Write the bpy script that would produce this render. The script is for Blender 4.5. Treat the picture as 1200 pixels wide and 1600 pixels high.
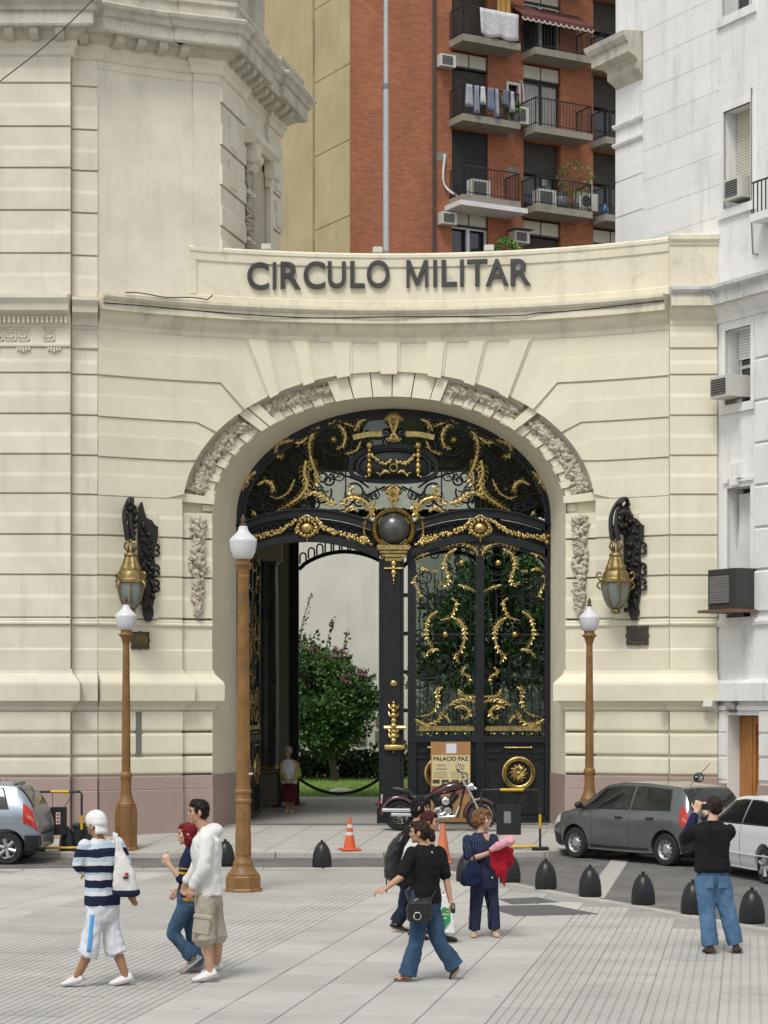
import bpy, bmesh, math, random
import numpy as np
from mathutils import Vector, Matrix, noise
random.seed(7)
rng = np.random.default_rng(11)
PI = math.pi
rad = math.radians
S = bpy.context.scene
C = S.collection
for _o in list(bpy.data.objects):
    bpy.data.objects.remove(_o)

# ---------------------------------------------------------------- camera
FOC, EYE = 3200.0, 2.8                 # focal length in photograph pixels (1600 high), eye height in metres
cam_d = bpy.data.cameras.new('camera')
cam = bpy.data.objects.new('camera', cam_d)
C.objects.link(cam)
cam.location = (0, 0, EYE)
cam.rotation_euler = (rad(90), 0, 0)
cam_d.sensor_fit = 'VERTICAL'
cam_d.sensor_height = 36.0
cam_d.lens = 36.0 * FOC / 1600.0
cam_d.shift_y = (1095 - 800) / 1600.0
cam_d.clip_start = 0.5
cam_d.clip_end = 2000
S.camera = cam

# ---------------------------------------------------------------- world, sun, exposure (overcast day)
SUN_EL, SUN_AZ = 58.0, 200.0           # azimuth clockwise from +Y: behind the camera, from the left
w = bpy.data.worlds.new('World')
S.world = w
w.use_nodes = True
nt = w.node_tree
nt.nodes.clear()
sky = nt.nodes.new('ShaderNodeTexSky')
sky.sky_type = 'NISHITA'
sky.sun_disc = False
sky.sun_elevation = rad(SUN_EL)
sky.sun_rotation = rad(SUN_AZ)
sky.air_density = 1.0
sky.dust_density = 1.2
sky.ozone_density = 1.0
hs = nt.nodes.new('ShaderNodeHueSaturation')
hs.inputs['Saturation'].default_value = 0.22
bg = nt.nodes.new('ShaderNodeBackground')
bg.inputs['Strength'].default_value = 0.12
ow = nt.nodes.new('ShaderNodeOutputWorld')
nt.links.new(sky.outputs[0], hs.inputs['Color'])
nt.links.new(hs.outputs[0], bg.inputs['Color'])
nt.links.new(bg.outputs[0], ow.inputs['Surface'])
sun_d = bpy.data.lights.new('sun', 'SUN')
sun_d.energy = 1.5
sun_d.angle = rad(18)
sun_d.color = (1.0, 0.965, 0.91)
sun = bpy.data.objects.new('sun', sun_d)
C.objects.link(sun)
_az, _el = rad(SUN_AZ), rad(SUN_EL)
_dir = Vector((math.sin(_az) * math.cos(_el), math.cos(_az) * math.cos(_el), math.sin(_el)))
sun.rotation_euler = _dir.to_track_quat('Z', 'Y').to_euler()
sun.location = (0, 0, 60)
S.view_settings.view_transform = 'Standard'
S.view_settings.look = 'None'
S.view_settings.gamma = 1
S.view_settings.use_curve_mapping = False
S.view_settings.exposure = 0.58
S.cycles.use_denoising = True
S.cycles.max_bounces = 8
S.cycles.transparent_max_bounces = 12
S.cycles.sample_clamp_indirect = 6

# ---------------------------------------------------------------- measuring helpers (photograph pixels -> metres at a known depth)
def PX(px, Y): return (px - 600.0) * Y / FOC
def PZ(py, Y): return EYE + (1095.0 - py) * Y / FOC
def GR(px, py, z=0.0):
    Y = FOC * (EYE - z) / (py - 1095.0)
    return (PX(px, Y), Y)

# ---------------------------------------------------------------- materials
def _n(nt, t, **k):
    n = nt.nodes.new(t)
    for a, b in k.items():
        setattr(n, a, b)
    return n
MATS = {}
def M(name, col, rough=0.7, metal=0.0, var=0.08, scale=2.5, bump=0.0, bscale=60.0, streak=0.0, dirt=(0.18, 0.16, 0.13), blot=0.0,
      coord='world', spec=0.5, coat=0.0, rnd=0.0, bdist=0.01, stretch=None, spots=0.0):
    """Principled material: base colour varied by noise, optional streaks of grime, blotches, fine relief, per-object shift."""
    if name in MATS: return MATS[name]
    m = bpy.data.materials.new(name)
    m.use_nodes = True
    t = m.node_tree; L = t.links.new
    b = t.nodes['Principled BSDF']
    b.inputs['Roughness'].default_value = rough
    b.inputs['Metallic'].default_value = metal
    b.inputs['Specular IOR Level'].default_value = spec
    if coat: b.inputs['Coat Weight'].default_value = coat; b.inputs['Coat Roughness'].default_value = 0.08
    if coord == 'world':
        co = _n(t, 'ShaderNodeNewGeometry').outputs['Position']
    else:
        co = _n(t, 'ShaderNodeTexCoord').outputs['Object']
    if stretch:
        mp = _n(t, 'ShaderNodeMapping'); mp.inputs['Scale'].default_value = stretch
        L(co, mp.inputs['Vector']); co = mp.outputs[0]
    def nz(sc, det=5, vec=None):
        n = _n(t, 'ShaderNodeTexNoise'); n.inputs['Scale'].default_value = sc; n.inputs['Detail'].default_value = det
        n.inputs['Roughness'].default_value = 0.6
        L(vec or co, n.inputs['Vector']); return n.outputs['Fac']
    def mixc(fac, a, bb, mode='MIX'):
        x = _n(t, 'ShaderNodeMix', data_type='RGBA', blend_type=mode)
        if hasattr(fac, 'links') or not isinstance(fac, (int, float)): L(fac, x.inputs[0])
        else: x.inputs[0].default_value = fac
        for s, v in ((6, a), (7, bb)):
            if isinstance(v, tuple): x.inputs[s].default_value = (*v[:3], 1)
            else: L(v, x.inputs[s])
        return x.outputs[2]
    def ramp(fac, a, bb):
        r = _n(t, 'ShaderNodeMapRange'); r.inputs[1].default_value = a; r.inputs[2].default_value = bb
        L(fac, r.inputs[0]); return r.outputs[0]
    lo = tuple(c * (1 - var) for c in col); hi = tuple(min(1, c * (1 + var)) for c in col)
    c = mixc(ramp(nz(scale), 0.3, 0.7), lo, hi)
    if streak:
        mp = _n(t, 'ShaderNodeMapping'); mp.inputs['Scale'].default_value = (2.2, 2.2, 0.22)
        L(co, mp.inputs['Vector'])
        f = ramp(nz(1.6, 6, mp.outputs[0]), 0.52, 0.78)
        mu = _n(t, 'ShaderNodeMath', operation='MULTIPLY'); L(f, mu.inputs[0]); mu.inputs[1].default_value = streak
        c = mixc(mu.outputs[0], c, dirt)
    if blot:
        f = ramp(nz(4.5, 8), 0.55, 0.72)
        mu = _n(t, 'ShaderNodeMath', operation='MULTIPLY'); L(f, mu.inputs[0]); mu.inputs[1].default_value = blot
        c = mixc(mu.outputs[0], c, dirt)
    if spots:
        for sc, th in ((1.9, 0.045), (0.8, 0.035), (3.7, 0.04)):
            vo = _n(t, 'ShaderNodeTexVoronoi'); vo.inputs['Scale'].default_value = sc; L(co, vo.inputs['Vector'])
            r = _n(t, 'ShaderNodeMapRange'); r.inputs[1].default_value = th*1.3; r.inputs[2].default_value = th*0.7; r.inputs[4].default_value = spots
            L(vo.outputs['Distance'], r.inputs[0])
            c = mixc(r.outputs[0], c, dirt)
    if rnd:
        oi = _n(t, 'ShaderNodeObjectInfo')
        r = _n(t, 'ShaderNodeMapRange'); r.inputs[3].default_value = 1 - rnd; r.inputs[4].default_value = 1 + rnd
        L(oi.outputs['Random'], r.inputs[0])
        v = _n(t, 'ShaderNodeVectorMath', operation='SCALE'); L(c, v.inputs[0]); L(r.outputs[0], v.inputs['Scale'])
        c = v.outputs[0]
    L(c, b.inputs['Base Color'])
    if bump:
        bn = _n(t, 'ShaderNodeBump'); bn.inputs['Strength'].default_value = bump; bn.inputs['Distance'].default_value = bdist
        L(nz(bscale, 4), bn.inputs['Height']); L(bn.outputs[0], b.inputs['Normal'])
    MATS[name] = m
    return m

def glass_mat(name, tint=(0.55, 0.6, 0.58), refl=0.12, rough=0.02, body=None):
    if name in MATS: return MATS[name]
    m = bpy.data.materials.new(name); m.use_nodes = True
    t = m.node_tree; L = t.links.new; t.nodes.clear()
    tr = _n(t, 'ShaderNodeBsdfTransparent'); tr.inputs[0].default_value = (*tint, 1)
    gl = _n(t, 'ShaderNodeBsdfGlossy'); gl.inputs['Roughness'].default_value = rough
    gl.inputs['Color'].default_value = (0.9, 0.93, 0.95, 1)
    lw = _n(t, 'ShaderNodeFresnel'); lw.inputs[0].default_value = 1.5
    ad = _n(t, 'ShaderNodeMath', operation='ADD'); L(lw.outputs[0], ad.inputs[0]); ad.inputs[1].default_value = refl
    mx = _n(t, 'ShaderNodeMixShader'); L(ad.outputs[0], mx.inputs[0]); L(tr.outputs[0], mx.inputs[1]); L(gl.outputs[0], mx.inputs[2])
    o = _n(t, 'ShaderNodeOutputMaterial'); L(mx.outputs[0], o.inputs[0])
    MATS[name] = m
    return m

# ---------------------------------------------------------------- mesh collector
class MB:
    def __init__(s): s.v = []; s.f = []
    def add(s, vs, fs):
        k = len(s.v); s.v.extend([tuple(p) for p in vs]); s.f.extend([tuple(i + k for i in q) for q in fs]); return s
    def box(s, a, b, rz=0.0, c=None, tilt=None):
        x0, y0, z0 = a; x1, y1, z1 = b
        vs = [(x0,y0,z0),(x1,y0,z0),(x1,y1,z0),(x0,y1,z0),(x0,y0,z1),(x1,y0,z1),(x1,y1,z1),(x0,y1,z1)]
        if rz or tilt:
            c = Vector(c or ((x0+x1)/2,(y0+y1)/2,(z0+z1)/2))
            m = Matrix.Rotation(rz, 3, 'Z')
            if tilt: m = m @ Matrix.Rotation(tilt[0], 3, tilt[1])
            vs = [tuple(m @ (Vector(p) - c) + c) for p in vs]
        return s.add(vs, [(0,3,2,1),(4,5,6,7),(0,1,5,4),(1,2,6,5),(2,3,7,6),(3,0,4,7)])
    def cbox(s, a, b, ch):
        """box with chamfered edges"""
        x0,y0,z0 = a; x1,y1,z1 = b
        bm = bmesh.new(); bmesh.ops.create_cube(bm, size=1)
        for v in bm.verts:
            v.co = ((x0+x1)/2 + v.co.x*(x1-x0), (y0+y1)/2 + v.co.y*(y1-y0), (z0+z1)/2 + v.co.z*(z1-z0))
        bmesh.ops.bevel(bm, geom=bm.edges[:], offset=ch, segments=1, affect='EDGES')
        return s.bm(bm)
    def bm(s, bm):
        bm.verts.index_update()
        s.add([v.co[:] for v in bm.verts], [[v.index for v in f.verts] for f in bm.faces]); bm.free(); return s
    def tube(s, pts, r, n=6, cap=True, flat=None):
        """round bar along pts; r a number or one per point; flat=(axis, factor) squashes the section along an axis"""
        P = [Vector(p) for p in pts]; N = len(P)
        rs = r if isinstance(r, (list, tuple)) else [r] * N
        T = [(P[min(i+1,N-1)] - P[max(i-1,0)]).normalized() for i in range(N)]
        up = Vector((0,0,1)) if abs(T[0].z) < 0.9 else Vector((0,1,0))
        u = T[0].cross(up).normalized(); vs = []
        for i in range(N):
            u = (u - T[i]*u.dot(T[i]))
            if u.length < 1e-6: u = T[i].orthogonal()
            u.normalize(); q = T[i].cross(u)
            for k in range(n):
                a = 2*PI*k/n
                d = (u*math.cos(a) + q*math.sin(a))*rs[i]
                if flat: ax = Vector(flat[0]); d = d - ax*(d.dot(ax))*(1-flat[1])
                vs.append(P[i] + d)
        fs = [(i*n+k, i*n+(k+1)%n, (i+1)*n+(k+1)%n, (i+1)*n+k) for i in range(N-1) for k in range(n)]
        if cap: fs += [tuple(range(n-1,-1,-1)), tuple((N-1)*n+k for k in range(n))]
        return s.add(vs, fs)
    def lathe(s, prof, c=(0,0,0), n=20, axis='Z', a0=0.0, a1=2*PI, lobes=0, amp=0.0):
        """prof: (r, h) pairs turned about an axis"""
        full = abs(a1 - a0 - 2*PI) < 1e-6; cols = n if full else n+1; vs = []
        for r, h in prof:
            for k in range(cols):
                a = a0 + (a1-a0)*k/n
                rr = r*(1 + amp*math.cos(lobes*a)) if lobes else r
                x, y = rr*math.cos(a), rr*math.sin(a)
                p = (x,y,h) if axis=='Z' else ((h,x,y) if axis=='X' else (x,h,y))
                vs.append((p[0]+c[0],p[1]+c[1],p[2]+c[2]))
        fs = []
        for i in range(len(prof)-1):
            for k in range(n):
                k2 = (k+1)%cols
                fs.append((i*cols+k, i*cols+k2, (i+1)*cols+k2, (i+1)*cols+k))
        if axis == 'Y': fs = [q[::-1] for q in fs]
        return s.add(vs, fs)
    def ball(s, c, r, n=8, m=6, rot=None):
        """ellipsoid, r number or triple"""
        if isinstance(r,(int,float)): r = (r,r,r)
        vs = []; c = Vector(c)
        for i in range(m+1):
            t = PI*i/m
            for k in range(n):
                a = 2*PI*k/n
                p = Vector((r[0]*math.sin(t)*math.cos(a), r[1]*math.sin(t)*math.sin(a), -r[2]*math.cos(t)))
                if rot is not None: p = rot @ p
                vs.append(c+p)
        fs = [(i*n+k, i*n+(k+1)%n, (i+1)*n+(k+1)%n, (i+1)*n+k) for i in range(m) for k in range(n)]
        return s.add(vs, fs)
    def sweep(s, path, prof, cap=True, closed=True):
        """profile (n outward, z) carried along a plan path (x, y), outward = right of travel"""
        N = len(path); vs = []
        D = []
        for i in range(N-1):
            d = Vector((path[i+1][0]-path[i][0], path[i+1][1]-path[i][1]))
            D.append(d.normalized())
        for i in range(N):
            a = D[max(i-1,0)]; b = D[min(i,N-2)]
            na = Vector((a.y,-a.x)); nb = Vector((b.y,-b.x))
            m = na+nb
            m = m/max(0.35, m.dot(na)) if m.length > 1e-4 else na
            for n, z in prof:
                vs.append((path[i][0]+m.x*n, path[i][1]+m.y*n, z))
        K = len(prof); fs = []
        rng_k = range(K) if closed else range(K-1)
        for i in range(N-1):
            for k in rng_k:
                k2 = (k+1)%K
                fs.append((i*K+k, (i+1)*K+k, (i+1)*K+k2, i*K+k2))
        if cap and closed:
            fs += [tuple(range(K)), tuple((N-1)*K+k for k in range(K-1,-1,-1))]
        return s.add(vs, fs)
    def prism(s, poly, fn, d0, d1):
        """polygon (a, b) list swept from depth d0 to d1; fn(a, b, d) -> xyz"""
        k = len(poly)
        vs = [fn(a,b,d0) for a,b in poly] + [fn(a,b,d1) for a,b in poly]
        fs = [tuple(range(k)), tuple(range(2*k-1,k-1,-1))] + [(i,(i+1)%k+0,(i+1)%k+k,i+k)[::-1] for i in range(k)]
        return s.add(vs, fs)
    def move(s, fn):
        s.v = [tuple(fn(*p)) for p in s.v]; return s
    def mesh(s, name, mat=None, smooth=None, merge=False):
        me = bpy.data.meshes.new(name)
        me.from_pydata(s.v, [], s.f); me.update()
        bm = bmesh.new(); bm.from_mesh(me)
        if merge: bmesh.ops.remove_doubles(bm, verts=bm.verts[:], dist=1e-5)
        bmesh.ops.recalc_face_normals(bm, faces=bm.faces[:]); bm.to_mesh(me); bm.free()
        if smooth is not None:
            me.polygons.foreach_set('use_smooth', [True]*len(me.polygons)); me.set_sharp_from_angle(angle=rad(smooth))
        if mat: me.materials.append(mat)
        return me
    def build(s, name, mat, parent=None, smooth=None, world=False, merge=False):
        o = bpy.data.objects.new(name, s.mesh(name, mat, smooth, merge)); C.objects.link(o)
        return attach(o, parent, world)

def attach(o, parent, world=False):
    if parent is not None:
        o.parent = parent
        if world:
            root = parent; m = parent.matrix_basis.copy()
            pi = parent
            while pi.parent is not None:
                m = pi.parent.matrix_basis @ pi.matrix_parent_inverse @ m; pi = pi.parent
            o.matrix_parent_inverse = m.inverted()
    return o
def tag(o, label=None, cat=None, group=None, kind=None):
    if label: o['label'] = label
    if cat: o['category'] = cat
    if group: o['group'] = group
    if kind: o['kind'] = kind
    return o
def thing(name, label, cat, loc=(0,0,0), rz=0.0, group=None):
    o = bpy.data.objects.new(name, None); C.objects.link(o)
    o.empty_display_size = 0.2
    o.location = loc; o.rotation_euler = (0,0,rz)
    return tag(o, label, cat, group)
def inst(name, me, parent=None, loc=(0,0,0), rot=(0,0,0), scale=(1,1,1)):
    o = bpy.data.objects.new(name, me); C.objects.link(o)
    o.location = loc; o.rotation_euler = rot; o.scale = scale
    if parent: o.parent = parent
    return o
def copy_tree(o, parent=None):
    c = o.copy(); C.objects.link(c)
    if parent is not None: c.parent = parent
    for ch in [x for x in bpy.data.objects if x.parent == o]:
        copy_tree(ch, c)
    return c
def spline(pts, n=6):
    """Catmull-Rom through pts (tuples of any length)"""
    P = [np.array(p, float) for p in pts]
    if len(P) < 3: return [tuple(P[0] + (P[-1]-P[0])*i/n) for i in range(n+1)]
    P = [2*P[0]-P[1]] + P + [2*P[-1]-P[-2]]
    out = []
    for i in range(1, len(P)-2):
        a,b,c,d = P[i-1:i+3]
        for k in range(n):
            t = k/n
            out.append(tuple(0.5*((2*b)+(-a+c)*t+(2*a-5*b+4*c-d)*t*t+(-a+3*b-3*c+d)*t**3)))
    out.append(tuple(P[-2]))
    return out
def leaves(n, sampler, size, jitter=0.5, droop=0.0):
    """n small folded leaf faces; sampler() -> (point, outward dir)"""
    vs = []; fs = []
    for i in range(n):
        p, d = sampler()
        p = np.array(p); d = np.array(d) + rng.normal(0, jitter, 3); d[2] -= droop; d /= np.linalg.norm(d)+1e-9
        s = np.cross(d, rng.normal(0,1,3)); s /= np.linalg.norm(s)+1e-9
        L = size*rng.uniform(0.6,1.3); W = L*0.36
        k = len(vs)
        nn = np.cross(d, s)
        vs += [tuple(p), tuple(p + d*L*0.5 + s*W + nn*W*0.3), tuple(p + d*L), tuple(p + d*L*0.5 - s*W + nn*W*0.3)]
        fs += [(k,k+1,k+2),(k,k+2,k+3)]
    return vs, fs
# ================================================================ materials of the place
m_cream = M('cream_paint', (0.70, 0.655, 0.505), 0.75, var=0.05, scale=1.2, bump=0.12, bscale=25, streak=0.16, dirt=(0.38, 0.33, 0.24), rnd=0.035, blot=0.06)
m_lime = M('pale_limestone', (0.645, 0.60, 0.495), 0.8, var=0.09, scale=1.4, bump=0.18, bscale=30, streak=0.28, dirt=(0.30, 0.27, 0.22), rnd=0.05, blot=0.10)
m_corn = M('weathered_cornice', (0.50, 0.47, 0.39), 0.85, var=0.12, scale=2.0, bump=0.25, bscale=30, streak=0.6, dirt=(0.17, 0.16, 0.14), blot=0.3)
m_creamcorn = M('cream_cornice', (0.68, 0.63, 0.485), 0.8, var=0.07, scale=1.5, bump=0.15, bscale=30, streak=0.5, dirt=(0.27, 0.24, 0.18), blot=0.15)
m_parapet = M('cream_parapet', (0.69, 0.64, 0.495), 0.8, var=0.06, scale=1.5, bump=0.15, bscale=25, streak=0.35, dirt=(0.36, 0.32, 0.24), blot=0.35)
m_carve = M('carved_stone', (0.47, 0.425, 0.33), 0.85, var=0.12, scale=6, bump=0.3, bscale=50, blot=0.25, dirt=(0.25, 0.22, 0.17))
m_granite = M('pink_granite', (0.36, 0.27, 0.235), 0.7, var=0.14, scale=60, bump=0.1, bscale=90, streak=0.2, dirt=(0.2, 0.16, 0.14), rnd=0.05)
m_white = M('white_paint', (0.76, 0.755, 0.735), 0.75, var=0.05, scale=1.3, bump=0.12, bscale=20, streak=0.55, dirt=(0.46, 0.44, 0.38), blot=0.25, rnd=0.02)
m_whitedirty = M('soot_cornice', (0.55, 0.55, 0.53), 0.85, var=0.15, scale=2, bump=0.2, bscale=30, streak=0.75, dirt=(0.10, 0.10, 0.10), blot=0.55)
m_black = M('black_iron', (0.016, 0.018, 0.019), 0.45, 0.0, spec=0.28, var=0.25, scale=8, bump=0.08, bscale=80, coord='obj')
m_gold = M('gilding', (0.50, 0.375, 0.15), 0.36, 1.0, var=0.4, scale=14, bump=0.35, bscale=70, coord='obj', blot=0.6, dirt=(0.09, 0.065, 0.025))
m_dark = M('dark_interior', (0.07, 0.068, 0.06), 0.9)
m_slab = M('paving_slab', (0.42, 0.408, 0.375), 0.85, var=0.12, scale=0.7, bump=0.25, bscale=70, blot=0.12, dirt=(0.25, 0.23, 0.20), rnd=0.07, spots=0.6)
m_rib = M('ribbed_paving', (0.41, 0.398, 0.365), 0.88, var=0.12, scale=0.8, bump=0.25, bscale=70, blot=0.14, dirt=(0.24, 0.22, 0.19), rnd=0.06, spots=0.5)
m_joint = M('paving_joint', (0.30, 0.29, 0.265), 0.95, var=0.15)
m_walk = M('sidewalk_concrete', (0.40, 0.388, 0.355), 0.85, var=0.1, scale=1.5, bump=0.2, bscale=60, blot=0.12, dirt=(0.22, 0.21, 0.19), rnd=0.04)
m_kerb = M('kerb_stone', (0.38, 0.365, 0.33), 0.8, var=0.12, scale=5, bump=0.25, bscale=60, rnd=0.06)
m_inlay = M('dark_inlay', (0.10, 0.098, 0.095), 0.8, var=0.12, scale=6, bump=0.2, bscale=80)

# ================================================================ ground
gp = MB().add([(-900, -300, -0.16), (900, -300, -0.16), (900, 1500, -0.16), (-900, 1500, -0.16)], [(0, 1, 2, 3)])
tag(gp.build('ground', m_joint), kind='structure')
# road of small dark setts
def sett_mat():
    m = bpy.data.materials.new('road_setts'); m.use_nodes = True
    t = m.node_tree; L = t.links.new; b = t.nodes['Principled BSDF']
    g = _n(t, 'ShaderNodeNewGeometry')
    mp = _n(t, 'ShaderNodeMapping'); mp.inputs['Rotation'].default_value = (0, 0, rad(29)); L(g.outputs['Position'], mp.inputs[0])
    br = _n(t, 'ShaderNodeTexBrick'); br.inputs['Scale'].default_value = 1.0
    br.inputs['Brick Width'].default_value = 0.24; br.inputs['Row Height'].default_value = 0.13; br.inputs['Mortar Size'].default_value = 0.013
    br.inputs['Color1'].default_value = (0.135, 0.13, 0.122, 1); br.inputs['Color2'].default_value = (0.185, 0.18, 0.17, 1); br.inputs['Mortar'].default_value = (0.085, 0.08, 0.075, 1)
    L(mp.outputs[0], br.inputs[0])
    nz = _n(t, 'ShaderNodeTexNoise'); nz.inputs['Scale'].default_value = 0.9; nz.inputs['Detail'].default_value = 6; L(g.outputs['Position'], nz.inputs['Vector'])
    mr = _n(t, 'ShaderNodeMapRange'); mr.inputs[1].default_value = 0.3; mr.inputs[2].default_value = 0.7; mr.inputs[3].default_value = 0.75; mr.inputs[4].default_value = 1.2; L(nz.outputs['Fac'], mr.inputs[0])
    vm = _n(t, 'ShaderNodeVectorMath', operation='SCALE'); L(br.outputs['Color'], vm.inputs[0]); L(mr.outputs[0], vm.inputs['Scale'])
    L(vm.outputs[0], b.inputs['Base Color']); b.inputs['Roughness'].default_value = 0.75
    bn = _n(t, 'ShaderNodeBump'); bn.inputs['Strength'].default_value = 0.5; bn.inputs['Distance'].default_value = 0.01
    bn.invert = True
    L(br.outputs['Fac'], bn.inputs['Height']); L(bn.outputs[0], b.inputs['Normal'])
    return m
m_road = sett_mat()
tag(MB().add([(-60, -40, -0.10), (70, -40, -0.10), (70, 44, -0.10), (-60, 44, -0.10)], [(0, 1, 2, 3)]).build('road', m_road), kind='structure')
# pale strip crossing the road in front of the grey car
sa, sb = GR(966, 1348, -0.1), GR(938, 1388, -0.1)
sd = Vector((sb[0]-sa[0], sb[1]-sa[1], 0)).normalized(); sn = Vector((sd.y, -sd.x, 0))*0.16
pa = Vector((*sa, -0.096)) - sd*0.8; pb = Vector((*sb, -0.096)) + sd*1.6
tag(MB().add([pa-sn, pb-sn, pb+sn, pa+sn], [(0, 1, 2, 3)]).build('road_joint_strip', m_kerb), kind='structure')

# plaza: edge along the road
edge = [(-40, 34.3), (-20, 34.3), (-12, 34.25)] + [GR(px, py) for px, py in
        ((0, 1358), (200, 1356.5), (350, 1355.5), (503, 1355.5), (620, 1355), (700, 1359), (745, 1366), (800, 1378.5), (853, 1389), (922, 1402), (1005, 1415), (1085, 1430), (1175, 1446))]
ex, ey = edge[-1]
edge += [(ex+0.485*6, ey-0.875*6), (ex+0.485*18, ey-0.875*18), (ex+0.485*40, ey-0.875*40)]
edge = [tuple(p) for p in edge]
poly = edge + [(-40, -20)]
plaza = MB().add([(x, y, -0.013) for x, y in poly], [tuple(range(len(poly)))]).build('plaza', m_joint)
tag(plaza, kind='structure')
def inside(x, y):
    r = False; j = len(poly)-1
    for i in range(len(poly)):
        xi, yi = poly[i]; xj, yj = poly[j]
        if (yi > y) != (yj > y) and x < (xj-xi)*(y-yi)/(yj-yi)+xi: r = not r
        j = i
    return r
def dist_edge(x, y):
    best = 9
    for i in range(len(edge)-1):
        a = np.array(edge[i]); b = np.array(edge[i+1]); p = np.array((x, y))
        t = np.clip(np.dot(p-a, b-a)/np.dot(b-a, b-a), 0, 1); best = min(best, np.linalg.norm(a+(b-a)*t-p))
    return best
PA = rad(10.1)
e1 = Vector((math.sin(PA), math.cos(PA), 0)); e2 = Vector((math.cos(PA), -math.sin(PA), 0))
def slab_mesh(w, d, ribs):
    mb = MB(); g = 0.006; h = -0.013
    if not ribs:
        a, b = g, 0.012
        o = [(a, a), (w-a, a), (w-a, d-a), (a, d-a)]; i_ = [(a+b, a+b), (w-a-b, a+b), (w-a-b, d-a-b), (a+b, d-a-b)]
        vs = [(x, y, h) for x, y in o] + [(x, y, -0.004) for x, y in o] + [(x, y, 0.0) for x, y in i_]
        fs = [(8, 9, 10, 11)] + [(k, (k+1) % 4, (k+1) % 4+4, k+4) for k in range(4)] + [(k+4, (k+1) % 4+4, (k+1) % 4+8, k+8) for k in range(4)]
        mb.add(vs, fs)
    else:
        n = ribs; p = w/n; xs = [(0.001, h), (0.004, -0.009), (0.010, 0.0)]; q = 0.010
        for k in range(1, n):
            xs += [(k*p-0.011, 0.0), (k*p-0.005, -q), (k*p+0.005, -q), (k*p+0.011, 0.0)]
        xs += [(w-0.010, 0.0), (w-0.004, -0.009), (w-0.001, h)]
        y0, y1 = 0.0008, d-0.0008
        K = len(xs)
        mb.add([(x, y0, z) for x, z in xs] + [(x, y1, z) for x, z in xs], [(k, k+1, K+k+1, K+k) for k in range(K-1)])
    return mb
zones = [(-40.16, -36.2, 0), (-36.2, -33.1, 1)]
zones = []
v = -2.25
lay = [(3.96, 1), (3.09, 0)]
vv = -2.25; k = 0
while vv < 30: wd, rb = lay[k % 2]; zones.append((vv, vv+wd, rb)); vv += wd; k += 1
vv = -2.25; k = 1
while vv > -40: wd, rb = lay[k % 2]; zones.append((vv-wd, vv, rb)); vv -= wd; k += 1
tiles = []
for v0, v1, rb in zones:
    n = 6 if rb else 5
    tw = (v1-v0)/n
    for i in range(n):
        for j in range(-30, 62):
            d = 0.62
            p = e2*(v0+i*tw) + e1*(j*d)
            cs = [p, p+e2*tw, p+e1*d, p+e2*tw+e1*d]
            c = (cs[0]+cs[3])/2
            if c.y < 6 or not all(inside(q.x, q.y) for q in cs) or min(dist_edge(q.x, q.y) for q in cs) < 0.22: continue
            vis = c.y > 17.2 and abs(c.x) < 0.19*c.y+0.4
            tiles.append((0 if vis else 1, c.y, p, rb, tw, d))
tiles.sort(key=lambda t: (t[0], t[1]))
sm = {1: slab_mesh(3.96/6, 0.62, 7), 0: slab_mesh(3.09/5, 0.62, 0)}
sme = {1: sm[1].mesh('paving_slab', m_rib), 0: sm[0].mesh('paving_slab', m_slab)}
rest = {0: MB(), 1: MB()}
for i, (vis, _, p, rb, tw, d) in enumerate(tiles):
    if i < 300:
        o = inst('paving_slab', sme[rb], plaza, (p.x, p.y, random.uniform(-0.0008, 0.0008)), (random.uniform(-0.0015, 0.0015), random.uniform(-0.0015, 0.0015), -PA+random.uniform(-0.002, 0.002)))
    else:
        m = Matrix.Translation(p) @ Matrix.Rotation(-PA, 4, 'Z')
        rest[rb].add([m @ Vector(q) for q in sm[rb].v], sm[rb].f)
tag(rest[0].build('smooth_paving', m_slab, plaza), kind='stuff')
tag(rest[1].build('ribbed_paving', m_rib, plaza), kind='stuff')
# dark stone inlays
for pts in (((778, 1405), (840, 1402), (873, 1410), (800, 1413)), ((752, 1416), (862, 1414), (936, 1428.5), (805, 1431.5))):
    q = [GR(a, b) for a, b in pts]
    tag(MB().prism(q, lambda a, b, d: (a, b, d), -0.012, 0.004).build('dark_inlay', m_inlay, plaza))
# kerb stones: one object each
def resample(path, step):
    out = [Vector(path[0])]; acc = 0
    for i in range(len(path)-1):
        a, b = Vector(path[i]), Vector(path[i+1]); L = (b-a).length; t = step-acc
        while t < L: out.append(a+(b-a)*t/L); t += step
        acc = (acc+L) % step
    return out
def kerb(path, side, z, parent, wd=0.16, h=0.13, step=1.0):
    P = resample(path, step)
    for a, b in zip(P[:-1], P[1:]):
        if abs((a.x+b.x)/2) > 0.22*max(5, a.y)+2: continue
        d = (b-a).normalized(); n = Vector((d.y, -d.x))*side; g = d*0.006
        q = [a+g, b-g, b-g+n*wd, a+g+n*wd]
        mb = MB()
        mb.cbox((0, 0, -h), ((b-a).length-0.012, wd, 0), 0.012)
        ang = math.atan2(d.y, d.x)
        m = Matrix.Translation((a.x+g.x, a.y+g.y, z)) @ Matrix.Rotation(ang, 4, 'Z')
        if side > 0: m = m @ Matrix.Translation((0, -wd, 0))
        mb.v = [tuple(m @ Vector(p)) for p in mb.v]
        mb.build('kerb_stone', m_kerb, parent)
kerb([p for p in edge if p[1] > 5], 1, 0.004, plaza)

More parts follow.
